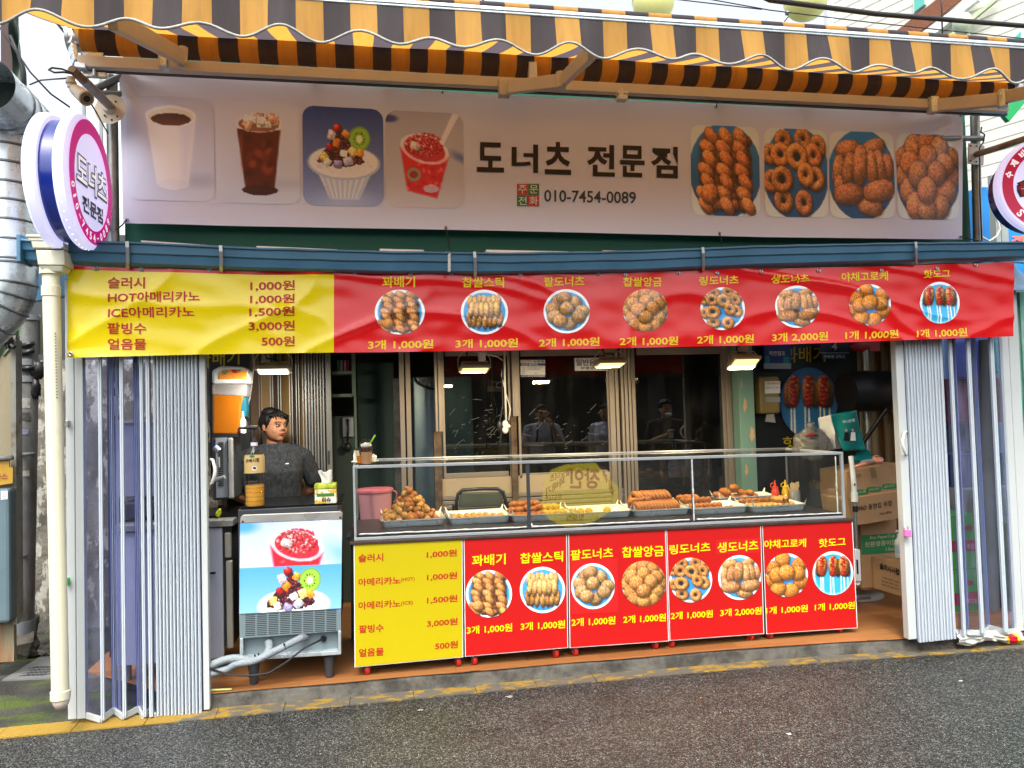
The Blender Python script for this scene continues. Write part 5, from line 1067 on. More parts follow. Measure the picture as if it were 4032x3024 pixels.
m = MB(); m.ell(q+Vector((-.05, 0, .03)), (.02, .02, .045), nz=.6, ns=30); m.ell(q+Vector((.045, .01, .03)), (.025, .02, .02), nz=.6, ns=30, seed=3); m.build('napkin', MATS['paper'], pl)
q2 = Vector((c.x-.035, .2, c.z+.0)); t = thing('juice_cup', 'clear cup with a little orange juice, half hidden behind the iced coffee', 'drink', q2)
m = MB(); m.lathe([(0, .006), (.021, .006), (.026, .05), (0, .05)], q2, (0, 0, 1), 20); m.build('juice', MATS['juice_orange'], t, smooth=40); m = MB(); m.lathe([(.022, .003), (.033, .095), (.04, .096), (.04, .099)], q2, (0, 0, 1), 20, cap=False); m.build('cup', MATS['clear_cup'], t, smooth=True)
# bucket behind the case
bu = P(1478, 1990, .98); t = thing('plastic_bucket', 'pink lidded plastic bucket behind the left end of the glass case', 'bucket', (bu.x, .98, .80)); c = Vector((bu.x, .98, .80))
m = MB(); m.lathe([(0, 0), (.10, 0), (.118, .27), (.121, .28), (0, .28)], c, (0, 0, 1), 36); m.build('bucket_body', mat('pink_plastic', '#c88a92', .4, var=.04), t, smooth=40)
m = MB(); m.lathe([(0, .281), (.128, .281), (.13, .287), (.13, .30), (.12, .306), (0, .312)], c, (0, 0, 1), 36); m.build('lid', mat('pink_lid', '#d0707c', .35, var=.03), t, smooth=40)
m = MB(); m.tube([c+Vector((.125, 0, .285)), c+Vector((.15, 0, .27)), c+Vector((.15, 0, .23)), c+Vector((.13, 0, .2))], .005); m.build('bail', MATS['pink_lid'], t)
st_ = thing('stool', 'dark side table holding the pink bucket', 'stool', (bu.x, .98, .09)); m = MB(); m.box((bu.x-.2, .84, .77), (bu.x+.2, 1.14, .798)); m.build('seat', MATS['dark_grey'], st_, bevel=.005)
for sx in (-1, 1):
    for sy in (-1, 1): MB().cyl((bu.x+sx*.17, .99+sy*.12, .09), (bu.x+sx*.16, .99+sy*.11, .77), .014).build('leg', MATS['dark_grey'], st_)
# chair back behind the case
ch = thing('folding_chair', 'black framed chair with olive padded back behind the glass case', 'chair', (P(1892, 1950, 1.05).x, 1.2, .09)); c = P(1892, 1955, 1.05); hw_, hh = .24, .13
m = MB(); pts = [P(1800, 2040, 1.05), P(1797, 1975, 1.05), P(1803, 1945, 1.05), P(1820, 1930, 1.05), P(1890, 1925, 1.05), P(1960, 1925, 1.05), P(1982, 1938, 1.05), P(1990, 1970, 1.05), P(1992, 2035, 1.05)]
m.tube(pts, .013, 10); m.build('back_frame', MATS['black_plastic'], ch, smooth=True)
m = MB(); m.slab([P(1806, 2000, 1.05), P(1984, 1992, 1.05), P(1976, 1937, 1.05), P(1812, 1940, 1.05)], (0, .02, 0)); m.build('backrest', mat('olive_vinyl', '#3c4236', .5), ch, bevel=.008)
m = MB(); m.box((c.x-.22, 1.08, .52), (c.x+.22, 1.44, .56)); m.build('seat', MATS['olive_vinyl'], ch, bevel=.01)
for sx in (-1, 1):
    MB().tube([(c.x+sx*.2, 1.05, .95), (c.x+sx*.21, 1.07, .56), (c.x+sx*.22, 1.42, .09)], .012).build('leg', MATS['black_plastic'], ch); MB().tube([(c.x+sx*.21, 1.4, .54), (c.x+sx*.22, 1.06, .09)], .012).build('leg', MATS['black_plastic'], ch)
# ================================================================ inner wall: sliding windows at Y = 1.5
mat('alu_brown', '#8a8076', .45, .3, var=.08, vscale=4); mat('beige_panel', '#a8967c', .55, var=.06); mat('peeled', '#4a3a2e', .8, col2='#6a5844', vscale=16); mat('shade_wall', '#3c3f3c', .7)
YI = 1.5
def vbox(m, x0, x1, y0, y1, Y, dep=.03):
    a, b = P((x0+x1)/2-(x1-x0)/2, (y0+y1)/2, Y), P(x1, (y0+y1)/2, Y); zt_, zb = P(x0, y0, Y).z, P(x0, y1, Y).z; m.box((a.x, Y, zb), (b.x, Y+dep, zt_)); return m
def window(label, x0, x1, yt, yb, fw=10):
    t = thing('sliding_window', label, 'window', P((x0+x1)/2, yb, YI), 'sliding windows of the back wall')
    m = MB(); vbox(m, x0, x0+fw, yt, yb, YI); vbox(m, x1-fw, x1, yt, yb, YI); vbox(m, x0+fw, x1-fw, yt, yt+28, YI+.002, .026); vbox(m, x0+fw, x1-fw, yb-20, yb, YI+.002, .026); m.build('window_frame', MATS['alu_brown'], t, bevel=.003)
    m = MB(); vbox(m, x0+fw-2, x1-fw+2, yt+26, yb-18, YI+.012, .005); m.build('pane', MATS['window_glass'], t); return t
w1 = window('dark sliding window pane left of the surveillance notice', 1742, 2014, 1375, 1885); w2 = window('dark sliding window pane with the surveillance notice', 2040, 2404, 1375, 1885); w3 = window('wide dark sliding window pane right of the hanging floodlight', 2494, 2864, 1370, 2030, 14)
wp = thing('window_posts', 'brown grey aluminium posts and sill between the sliding windows', 'window posts', P(2200, 2040, YI))
def post(x0, x1, yt, yb, mt='alu_brown', Y=YI-.03): m = MB(); vbox(m, x0, x1, yt, yb, Y, .05); return m.build('post', MATS[mt], wp, bevel=.003)
for x in (1577, 1602): post(x, x+19, 1360, 2060)
post(1712, 1722, 1360, 1700); post(1725, 1741, 1360, 1700); post(1712, 1742, 1700, 2060, 'peeled'); post(2016, 2040, 1360, 1640); post(2016, 2040, 1640, 2060, 'peeled')
for x, w_ in ((2406, 20), (2430, 12), (2452, 10), (2466, 12), (2482, 10)): post(x, x+w_, 1360, 2060)
for x, w_ in ((2867, 22), (2895, 10), (2908, 16), (2930, 14), (2950, 16)): post(x, x+w_, 1350, 2080)
m = MB(); vbox(m, 1742, 2404, 1886, 1955, YI, .03); m.build('lower_panel', MATS['beige_panel'], wp)
for y in (1957, 1975, 1993, 2011, 2030): m = MB(); vbox(m, 1742, 2494, y, y+14, YI-.01+(y-1957)*.0002, .03); m.build('slat', MATS['alu_brown'], wp, bevel=.003)
m = MB(); vbox(m, 1742, 2494, 2044, 2500, YI, .03); vbox(m, 2494, 2860, 2032, 2500, YI, .03); m.build('lower_wall', MATS['shade_wall'], wp)
m = MB(); vbox(m, 1560, 2975, 1300, 1376, YI+.001, .03); m.build('header', MATS['beige_panel'], wp)
# scratches and dried splashes on the panes
m = MB(); rs_ = random.Random(11)
for i in range(95):
    if i < 60: x, y = rs_.uniform(1770, 1990), rs_.gauss(1690, 55)
    else: x, y = rs_.uniform(2050, 2390), rs_.gauss(1680, 60)
    if not 1560 < y < 1860: continue
    a = rs_.uniform(-1.2, .4); L_ = rs_.uniform(3, 16) if rs_.random() < .8 else 34; p0 = P(x, y, YI+.008); p1 = P(x+L_*math.cos(a), y+L_*math.sin(a), YI+.008); m.beam(p0, p1, .0015, rs_.uniform(.002, .005), up=(0, 1, .2))
tag(m.build('glass_splashes', mat('dried_splash', '#7c8284', .7, var=0), None), 'dried white splashes on the two dark panes by the hanging cable', 'splashes', None, 'stuff')
# room behind the windows: kitchen seen dimly
MB().box((.75, 3.0, 1.55), (2.9, 3.3, 1.62)).build('wall_shelf', MATS['dark_wall'], None, label='dark wall shelf seen dimly through the middle panes', cat='shelf')
m = MB(); m.box((2.0, 2.6, .09), (3.6, 3.2, 1.0)); m.build('kitchen_counter', MATS['steel'], None, bevel=.01, label='steel kitchen counter standing in the dim room behind the windows', cat='counter')
# tall fridge, wall and shelf behind the gap at the left
fg = thing('fridge', 'blue grey steel fridge standing in the gap between two window posts', 'fridge', P(1670, 2100, 1.9))
m = MB(); a, b_ = P(1630, 1700, 1.9), P(1725, 1700, 1.9); m.box((a.x, 1.9, .1), (b_.x+.3, 2.5, P(1650, 1484, 1.9).z)); m.build('fridge_body', mat('fridge_blue', '#6d8492', .35, .4, var=.1), fg, bevel=.01)
m = MB(); q = P(1675, 1500, 1.89); m.obox(q, (.11, .02, .06)); m.build('thermometer', MATS['grey_plastic'], fg, bevel=.01); m = MB(); letter(m, '00:19', lambda u, v: (q.x-.035+.07*u, 1.878, q.z-.014+.03*v), .01); m.build('lettering', MATS['black_letter'], fg)
MB().tube([P(1632, 1485, 1.85), P(1650, 1510, 1.85), P(1690, 1530, 1.85), P(1712, 1532, 1.85)], .008).build('power_cord', MATS['cord'], fg)
m = MB(); vbox(m, 1412, 1556, 1430, 2060, 2.1, .05); m.build('inner_door', MATS['dark_green'], None, label='dark green door of the back room left of the fridge', cat='door')
m = MB(); vbox(m, 1553, 1577, 1490, 2060, 1.65, .12); m.build('concrete_post', mat('post_grey', '#5c5c58', .8, col2='#3e3e3a', vscale=8), None, label='worn grey post between dark green door and aluminium posts', cat='post')
sh = thing('wall_shelf', 'green painted shelf with jars left of the dark green door', 'shelf', P(1350, 1550, 1.7))
for y in (1462, 1552): m = MB(); vbox(m, 1308, 1385, y, y+12, 1.6, .25); m.build('shelf_board', mat('shelf_green', '#46594c', .6), sh)
m = MB(); vbox(m, 1385, 1400, 1380, 1560, 1.6, .05); vbox(m, 1398, 1408, 1560, 2040, 1.62, .04); m.build('shelf_post', MATS['shelf_green'], sh)
for x, col, lab in ((1342, '#3a4a44', 'dark glass jar on the upper green shelf'), (1361, '#7a1826', 'dark red cup on the upper green shelf')): p = P(x, 1461, 1.72); MB().lathe([(0, 0), (.026, 0), (.03, .085), (.024, .09), (0, .09)], p, (0, 0, 1), 20).build('jar', mat('jar'+col, col, .3), None, smooth=40, label=lab, cat='jar')
m = MB(); vbox(m, 1308, 1400, 1640, 2400, 1.95, .05); m.build('tiled_wall', mat('tile_green', '#3c4a44', .5), None, label='dim green wall under the shelf left of the green door', cat='wall')
m = MB(); vbox(m, 1350, 1392, 1645, 1720, 1.90, .03); m.build('splash_plate', mat('dim_steel', '#8a8e90', .4, .6), None, label='small steel plate behind the black ladle', cat='plate')
m = MB(); m.tube([P(1369, 1655, 1.88), P(1371, 1690, 1.88), P(1368, 1740, 1.88)], .008); m.tube([P(1363, 1655, 1.88), P(1369, 1650, 1.88), P(1375, 1656, 1.88)], .006); m.ell(P(1367, 1762, 1.87), (.035, .018, .04)); m.build('ladle', MATS['black_plastic'], None, smooth=True, label='black ladle hanging on the dim wall left of the green door', cat='ladle')
# pleated partition behind the woman
pt = thing('accordion_partition', 'brown and tan pleated folding partition behind the woman, folded at its right end', 'partition', P(1150, 2050, 1.5))
mat('tan_panel', '#a88450', .5, var=.06, vscale=2); mat('brown_panel', '#6e5642', .5, var=.06); mat('pleat_line', '#8c8e88', .4, .4, var=.05)
q = [(985, 1.52), (1028, 1.5), (1072, 1.44), (1108, 1.52), (1148, 1.44), (1178, 1.52), (1200, 1.45)]
for i, ((xa, Ya), (xb, Yb2)) in enumerate(zip(q, q[1:])):
    a, b_ = P(xa, 1700, Ya), P(xb, 1700, Yb2); m = MB(); m.add([(a.x, a.y, .1), (b_.x, b_.y, .1), (b_.x, b_.y, 2.44), (a.x, a.y, 2.44)], [(0, 1, 2, 3)]); m.build('pleat_panel', MATS['tan_panel' if i % 2 else 'brown_panel'], pt, solid=.004)
    m = MB()
    for k in (-.011, .007): m.box((b_.x+k, min(Ya, Yb2)-.012, .1), (b_.x+k+.006, Yb2+.005, 2.44))
    m.build('pleat_line', MATS['pleat_line'], pt)
for i in range(7):
    x = 1206+i*11.5; m = MB(); vbox(m, x, x+4, 1350, 2100, 1.43+.01*(i % 2), .05); m.build('pleat_line', MATS['pleat_line'], pt); m = MB(); vbox(m, x+4, x+11.5, 1350, 2100, 1.46, .03); m.build('pleat_panel', MATS['brown_panel' if i % 2 else 'dark_grey'], pt)
m = MB(); vbox(m, 1286, 1307, 1350, 2100, 1.42, .06); m.build('end_stile', mat('stile_grey', '#76766f', .4, .3), pt, bevel=.003); m = MB(); vbox(m, 1291, 1299, 1775, 1828, 1.41, .012); m.build('recessed_handle', MATS['dark_grey'], pt, bevel=.004)
# floodlights
def flood(x, y, w_, Y, tone, label, kw, tilt=.0, ybr=1385):
    c = P(x, y, Y); wd = w_; t = thing('floodlight', label, 'floodlight', c, 'floodlights under the front edge')
    M = Matrix.Rotation(tilt, 3, 'X')
    m = MB(); m.obox(c+Vector((0, 0, .012)), (wd, .15, .024), M); m.build('housing', mat('lamp_cream', '#c9bd9c', .4, var=.05), t, bevel=.006)
    m = MB()
    for i in range(17): m.obox(c+M @ Vector(((i/16-.5)*wd*.82, 0, .036)), (.005, .12, .026), M)
    m.build('cooling_fins', MATS['lamp_cream'], t)
    m = MB(); m.obox(c+M @ Vector((0, 0, -.003)), (wd*.84, .125, .006), M); m.build('lit_panel', mat('led_'+tone, '#ffffff', .4, var=0, emit='#ffe488' if tone == 'warm' else '#fffdf2', estr=.55 if tone == 'warm' else .8), t)
    m = MB(); h = P(x, ybr, Y).z-c.z; s = wd/2+.008; m.tube([c+Vector((-s, 0, .012)), c+Vector((-s, 0, h*.6)), c+Vector((-s+.03, 0, h)), c+Vector((s-.03, 0, h)), c+Vector((s, 0, h*.6)), c+Vector((s, 0, .012))], .004, 6); m.box((c.x-.03, c.y-.02, c.z+h), (c.x+.03, c.y+.02, 2.46)); m.build('bracket', MATS['lamp_cream'], t)
    m = MB(); m.tube([c+Vector((.03, 0, .05)), c+Vector((.02, 0, .075)), c+Vector((-.04, 0, .08)), c+Vector((-.05, 0, .11)), c+Vector((-.03, 0, h+.05))], .006, 8); m.build('cord', MATS['cord'], t, smooth=True)
    l = bpy.data.lights.new('flood_glow', 'AREA'); l.shape = 'RECTANGLE'; l.size = wd*.8; l.size_y = .12; l.energy = kw; l.color = (1, .80, .48) if tone == 'warm' else (1, .95, .86)
    o = bpy.data.objects.new('flood_glow', l); COL.objects.link(o); o.parent = t; o.location = (0, 0, -.012); o.rotation_euler = (.4, 0, 0); return t
flood(1077, 1462, .212, .45, 'cool', 'cool white floodlight hanging above the woman', 8, -.16); flood(1868, 1458, .20, .45, 'warm', 'warm floodlight hanging above the left half of the glass case', 11, -.16)
flood(2402, 1438, .20, .45, 'warm', 'warm floodlight hanging beside the restaurant notice', 11, -.16); flood(2928, 1434, .205, .30, 'warm', 'tilted warm floodlight hanging in front of the green pillar', 11, -.5)
# notices
def notice(name, label, q, Y, base, rows=(), dy=0):
    t = thing(name, label, 'notice', P((q[0][0]+q[2][0])/2, q[2][1], Y)); a = [P(x, y, Y) for x, y in (q[3], q[2], q[1], q[0])]; m = MB(); m.slab(a, (0, .003, 0)); m.build('sheet', mat('sheet'+base, base, .5, var=0), t)
    for kind, x0, y0, x1, y1, val, col in rows:
        m = MB()
        if kind == 'b': m.slab([P(x0, y1, Y-.002), P(x1, y1, Y-.002), P(x1, y0, Y-.002), P(x0, y0, Y-.002)], (0, .001, 0)); m.build('colour_band', mat('band'+col, col, .5, var=0), t)
        else: tpx(m, val, x0, y1, x1, y1, y1-y0, lambda x, y: P(x, y, Y-.0035), .02); m.build('lettering', mat('ink'+col, col, .5, var=0), t)
    return t
notice('notice', 'blue and white CCTV notice on the middle pane', ((2050,1417),(2146,1417),(2147,1485),(2050,1484)), YI-.004, '#d8d8dc', [('b',2050,1430,2146,1440,'','#26407a'),('b',2050,1476,2147,1485,'','#26407a'),('t',2053,1419,2094,1428,'CCTV','#b02434'),('t',2099,1419,2143,1428,'녹화중','#1a1a1a'),
    ('t',2054,1431,2116,1438,'CCTV 설치안내','#e8e8f0'),('t',2076,1443,2138,1447,'범죄 및 화재예방, 시설안전','#44444c'),('t',2076,1451,2126,1456,'24시간 연속, 촬영 및 녹화','#44444c'),('t',2105,1468,2114,1472,'TEL','#44444c'),('t',2054,1443,2068,1447,'목적','#44444c'),('t',2054,1452,2068,1456,'시간','#44444c'),('t',2054,1460,2068,1464,'범위','#44444c'),('t',2054,1468,2068,1472,'책임자','#44444c'),('t',2055,1478,2144,1483,'CCTV 설치 및 녹화 전문업체','#e8e8f0')])
notice('notice', 'white restaurant notice with navy letters behind the hanging floodlight', ((2262,1408),(2400,1407),(2401,1459),(2264,1460)), YI-.006, '#cfd0d8', [('t',2268,1414,2396,1440,'일반음식점','#2a2a5c'),('t',2286,1444,2392,1455,'부평구외식업','#20202c'),('b',2262,1408,2400,1410,'','#2a2a5c')])
notice('notice', 'red and white paper behind the left dark pane', ((1920,1498),(1988,1498),(1988,1542),(1920,1542)), 1.7, '#b0a8a8', [('b',1920,1498,1988,1522,'','#a02c2c'),('t',1935,1501,1975,1508,'중원대','#d8c8c8'),('t',1925,1528,1980,1532,'안내문','#705858')])
# cables and plug strip
cb = thing('power_strip', 'white extension socket hanging on bundled cables in front of the left window', 'socket', P(1990, 1700, 1.2))
m = MB(); m.tube([P(1985, 1360, 1.2), P(1988, 1500, 1.2), P(1993, 1655, 1.2)], .008); m.tube([P(1870, 1385, 1.0), P(1960, 1405, 1.1), P(1980, 1420, 1.2), P(1975, 1480, 1.2), P(1992, 1550, 1.2), P(2010, 1610, 1.2), P(2003, 1655, 1.2)], .004); m.build('white_cable', MATS['white_cord'], cb, smooth=True)
m = MB(); m.tube([P(1980, 1398, 1.2), P(1977, 1500, 1.2), P(1980, 1590, 1.2), P(1968, 1660, 1.2), P(1975, 1700, 1.2), P(1962, 1780, 1.2)], .006); m.tube([P(1975, 1500, 1.2), P(1955, 1510, 1.2), P(1955, 1525, 1.2), P(1972, 1528, 1.2)], .005); m.build('black_cable', MATS['cord'], cb, smooth=True)
m = MB(); m.ell(P(1990, 1670, 1.18), (.024, .018, .03)); m.ell(P(1990, 1692, 1.18), (.024, .018, .03)); m.ell(P(2004, 1678, 1.18), (.012, .012, .014)); m.build('socket_body', MATS['white_cord'], cb, smooth=True); m = MB(); m.ell(P(1968, 1678, 1.2), (.022, .02, .05)); m.build('adapter', MATS['black_plastic'], cb, smooth=True)
m = MB(); p = P(1897, 1398, .9); m.obox(p, (.055, .03, .09)); tag(m.build('door_sensor', MATS['white_cord'], None, bevel=.01), 'small white plastic box above the left floodlight', 'sensor')
# ================================================================ pillar and the dark wall of the right rear corner
pil = thing('pillar', 'pale green pillar with peeling paint beside the right window', 'pillar', P(2950, 2050, 1.35))
m = MB(); vbox(m, 2916, 2976, 1340, 2100, 1.33, .12); m.build('shaft', mat('pillar_green', '#6f9488', .6, var=.06), pil, bevel=.004)
mat('peel_patch', '#c0a07c', .7); m = MB()
for x, y, w_, h in ((2934, 1595, 7, 26), (2962, 1710, 9, 28), (2920, 1510, 3, 20), (2940, 1850, 6, 22)): m.add([P(x+w_*math.cos(a)*(1+.25*math.sin(a*5)), y+h*math.sin(a)*(1+.2*math.cos(a*3)), 1.327) for a in np.linspace(0, 6.1, 18)], [tuple(range(18))])
m.build('peeled_patch', MATS['peel_patch'], pil)
bw = 1.62
m = MB(); vbox(m, 2976, 3420, 1300, 2500, bw, .05); m.build('signboard_wall', mat('night_board', '#171a1c', .5), None, label='black signboard wall filling the right rear corner', cat='signboard'); BWO = bpy.data.objects['signboard_wall']; WLs = WL['signboard_wall']
def onboard(body, x0, y0, x1, y1, h, bold=.02): m = MB(); tpx(m, body, x0, y0, x1, y1, h, lambda x, y: P(x, y, bw-.004), bold); m.build('lettering', mat('dull_yellow', '#c0a818', .5, var=0), BWO)
onboard('꽈배기', 3085, 1430, 3250, 1424, 62, .01); onboard('핫도그', 3082, 1768, 3260, 1764, 48, .01)
pb = thing('picture_board', 'round picture of three sauced hot dogs on sticks hung on the black wall', 'picture', P(3180, 1720, bw-.02))
im = p_dog(Im(176, 176, '#2a5a8c'), blue='#2a6a9c', c='#a86428').img(); k0 = np.ones_like(im)
pic(im, 'hot_dog_picture', lambda u, v: P(3070+(u)*228, 1447+v*275, bw-.02), 80, 90, 'disc', pb, mt=MATS['print_board']); WLs
notice('poster', 'blue shop award poster beside the green pillar', ((3007,1352),(3114,1350),(3116,1455),(3008,1453)), 1.55, '#20408c', [('b',3008,1430,3115,1452,'','#9aa4b0'),('b',3014,1402,3030,1430,'','#2a8c9c'),('b',3085,1405,3108,1430,'','#2a8c9c'),('t',3028,1382,3092,1401,'착한점포','#d8d8e4')])
notice('address_plate', 'navy address plate with a white 4 above the hot dog picture', ((3228,1345),(3342,1345),(3342,1392),(3230,1390)), 1.5, '#1c2a4c', [('t',3274,1350,3296,1378,'4','#d0d4dc'),('b',3229,1388,3342,1391,'','#b0b4bc')]); notice('address_plate', 'small blue plate with white address under the navy number plate', ((3236,1393),(3332,1394),(3333,1414),(3237,1413)), 1.5, '#24487c', [('t',3243,1398,3286,1410,'부평동','#d0d4dc'),('t',3292,1398,3326,1410,'370-2','#d0d4dc')])
dsp = thing('dispenser_box', 'yellow grey paper cup dispenser box left of the hot dog picture', 'dispenser', P(3035, 1640, 1.45))
m = MB(); vbox(m, 2991, 3072, 1483, 1630, 1.45, .1); m.build('box_body', mat('dispenser_tan', '#8a7a48', .5), dsp, bevel=.02); m = MB(); m.slab([P(3012,1550,1.445), P(3072,1548,1.445), P(3072,1500,1.445), P(3012,1502,1.445)], (0, .003, 0)); m.build('label_sheet', MATS['white_letter'], dsp)
m = MB(); m.slab([P(3014,1584,1.445), P(3072,1584,1.445), P(3072,1563,1.445), P(3014,1563,1.445)], (0, .003, 0)); m.build('window_strip', MATS['steel'], dsp); m = MB(); tpx(m, '친환경종이컵', 3016, 1514, 3068, 1513, 8, lambda x, y: P(x, y, 1.442), .01); m.build('lettering', mat('rose_ink', '#b04060', .5, var=0), dsp); m = MB(); tpx(m, '음료수는 드세요', 3016, 1530, 3068, 1529, 5, lambda x, y: P(x, y, 1.442), .01); m.build('lettering', MATS['black_letter'], dsp)
m = MB(); m.slab([P(3014,1660,1.46), P(3054,1664,1.46), P(3047,1630,1.46), P(3020,1632,1.46)], (0, .01, 0)); m.build('tissue', mat('dim_white', '#9a9a98', .8), dsp)
# duct, tubes and pleated shutter at the right
mt_ = MB(); x = 3352
p2 = thing('accordion_partition', 'tan pleated partition in the right rear corner behind the boxes', 'partition', P(3450, 2000, 1.4))
q = [(3355, 1.72), (3395, 1.6), (3428, 1.66), (3452, 1.5), (3478, 1.54), (3502, 1.38), (3530, 1.42), (3560, 1.2), (3600, 1.1)]
for i, ((xa, Ya), (xb, Yb2)) in enumerate(zip(q, q[1:])):
    a, b_ = P(xa, 1700, Ya), P(xb, 1700, Yb2); m = MB(); m.add([(a.x, a.y, .1), (b_.x, b_.y, .1), (b_.x, b_.y, 2.44), (a.x, a.y, 2.44)], [(0, 1, 2, 3)]); m.build('pleat_panel', MATS['tan_panel' if i % 2 else 'beige_panel'], p2, solid=.004)
    m = MB(); m.box((b_.x-.01, b_.y-.02, .1), (b_.x-.003, b_.y, 2.44)); m.build('pleat_line', MATS['pleat_line'], p2)
m = MB(); m.tube([P(3405, 1345, 1.3), P(3412, 1500, 1.3), P(3425, 1900, 1.3)], .028, 16); tag(m.build('steel_tube', MATS['pole_steel'], None, smooth=40), 'vertical steel tube in the right rear corner', 'tube')
m = MB(); pts = [P(3330, 1545, 1.1), P(3390, 1540, 1.1), P(3470, 1540, 1.05), P(3570, 1535, .9)]
m.tube(pts, [.16, .17, .17, .16], 20); tag(m.build('exhaust_duct', mat('duct_black', '#0f1012', .45), None, smooth=40), 'thick black duct running to the right rear corner behind the door', 'duct')
m = MB(); m.tube([P(3390, 1755, 1.1), P(3470, 1640, 1.0), P(3545, 1540, .9)], .018, 10); tag(m.build('brace_pole', MATS['duct_black'], None, smooth=40), 'slanting black pole behind the teal bag', 'pole')
m = MB(); m.ell(P(3395, 1360, 1.3), (.12, .04, .06)); m.obox(P(3440, 1360, 1.28), (.1, .03, .1)); tag(m.build('red_board', mat('dim_red', '#a01c1c', .5), None, smooth=False), 'red and yellow board scrap high in the right rear corner', 'board')
# bags on the case
tb = thing('shopping_bag', 'teal and white plastic shopping bag standing on the right end of the case', 'bag', P(3310, 1775, .6))
YT = .62
m = MB(); m.grid(lambda u, v: P(3258+26*v+(108-0)*u*(1), 1625+ (1780-1625)*v-12*u*(1-v)+2*u, YT)+Vector((0, .02*math.sin(u*5+v*3)-.02*v, 0)), 14, 16)
m2 = MB(); m2.grid(lambda u, v: P(3270+48*v+(3372-3270-10*v)*u, 1633-18*u+(1775-1633+15*u)*v, YT-.03)+Vector((0, .012*math.sin(u*6+v*4), 0)), 16, 16); m2.build('teal_side', mat('bag_teal', '#0f7a74', .35, var=.06, bump=.3, bscale=12), tb, smooth=True, solid=.002)
m = MB(); m.grid(lambda u, v: P(3222+26*v+52*u*(1-.1*v), 1645-12*u+(1772-1640)*v, YT-.03+.10*(1-u))+Vector((0, .01*math.sin(v*9), 0)), 8, 14); m.build('white_side', mat('bag_white', '#c4c4c0', .45, var=.08, bump=.4, bscale=14), tb, smooth=True, solid=.002)
m = MB(); m.grid(lambda u, v: P(3225+145*u, 1650-25*u+(1775-1645)*v, YT+.10), 8, 6); m.build('back_side', MATS['bag_white'], tb, solid=.002)
m = MB(); tpx(m, '하나은행', 3318, 1668, 3366, 1660, 12, lambda x, y: P(x, y, YT-.052), .02); m.build('lettering', MATS['white_letter'], tb)
m = MB()
for x, y, w_, h, c in ((3333, 1695, 5, 6, 0), (3358, 1694, 5, 6, 0)): m.ell(P(x, y, YT-.05), (.009, .003, .012))
m.build('printed_faces', mat('print_skin', '#b88c74', .5, var=0), tb)
m = MB(); m.slab([P(3322,1735,YT-.05), P(3345,1735,YT-.05), P(3343,1702,YT-.05), P(3326,1702,YT-.05)], (0, .001, 0)); m.build('printed_suit', MATS['black_letter'], tb); m = MB(); m.slab([P(3349,1735,YT-.05), P(3370,1735,YT-.05), P(3367,1702,YT-.05), P(3352,1702,YT-.05)], (0, .001, 0)); m.build('printed_blouse', MATS['white_letter'], tb)
gb = thing('plastic_bag', 'crumpled clear grey plastic bag with a red mark on the case', 'bag', P(3200, 1770, .62)); m = MB(); m.ell(P(3200, 1750, .62), (.135, .08, .115), nz=.35, ns=25, nu=32, nv=20); m.tube([P(3198, 1700, .62), P(3192, 1680, .62), P(3188, 1665, .62)], [.05, .02, .035], 10)
pm = mat('grey_film', '#6e6c68', .25, var=.15, vscale=10, alpha=.55, bump=.6, bscale=16); m.build('bag_film', pm, gb, smooth=True)
m = MB(); m.ell(P(3195, 1712, .54), (.045, .01, .013), nz=.5); m.build('red_mark', mat('dull_mark', '#7c2420', .6), gb, smooth=True)
# ---------------------------------------------------------------- cartons
def cardmat():
    return mat('carton', '#a8845c', .75, var=.08, vscale=5)
cardmat(); mat('carton_green', '#2a7a48', .7, var=.04); mat('carton_ink', '#1c1812', .7, var=0); mat('tape', '#8a6c48', .3, var=.05)
def carton(q, Y, dep, label, Yr=None, nm='cardboard_box', mt='carton'):
    t = thing(nm, label, 'box', P((q[0][0]+q[2][0])/2, q[2][1], Y)); Yr = Y if Yr is None else Yr
    ys = (Y, Yr, Yr, Y); a = [P(x, y, yy) for (x, y), yy in zip((q[3], q[2], q[1], q[0]), ys)]; m = MB(); m.slab(a, (0, dep, 0)); m.build('box_body', MATS[mt], t, bevel=.004)
    n = (a[1]-a[0]).cross(a[3]-a[0]).normalized()
    def f(x, y, o=.003): d = ray(x, y); return CAM+d*((a[0]-CAM).dot(n)/d.dot(n))-d.normalized()*o
    return t, f
b1, f1 = carton(((3332,1856),(3535,1823),(3546,1930),(3336,1962)), .50, .34, 'topmost brown carton with green ovals under the pink fan')
for k, (x, y, s) in enumerate(((3390, 1938, 'NO1품'), (3441, 1927, '메이드전용'), (3503, 1915, 'BEST CHOICE'))):
    m = MB(); n = 24; m.add([f1(x+(24 if abs(math.cos(a)) else 0)*math.copysign(1, math.cos(a))*min(1, abs(math.cos(a))*1.6)+6*math.cos(a), y-8*math.copysign(1, math.cos(a))*min(1, abs(math.cos(a)))*.3+11*math.sin(a)-(0), .003) for a in np.linspace(0, 6.02, n)], [tuple(range(n))]); m.build('green_oval', MATS['carton_green'], b1)
    m = MB(); tpx(m, s, x-20, y+7, x+20, y, 9, lambda a, b: f1(a, b, .005), .01); m.build('lettering', mat('carton_light', '#c0a880', .7, var=0), b1)
m = MB(); m.slab([f1(3433,1883), f1(3455,1879), f1(3443,1840), f1(3425,1843)], (0, -.001, 0)); m.slab([f1(3345,1884), f1(3389,1877), f1(3389,1864), f1(3345,1870)], (0, -.001, 0)); m.build('tape', MATS['tape'], b1)
b2, f2 = carton(((3336,1963),(3547,1931),(3556,2040),(3352,2073)), .47, .34, 'brown carton with black dome cup lettering, second from the top')
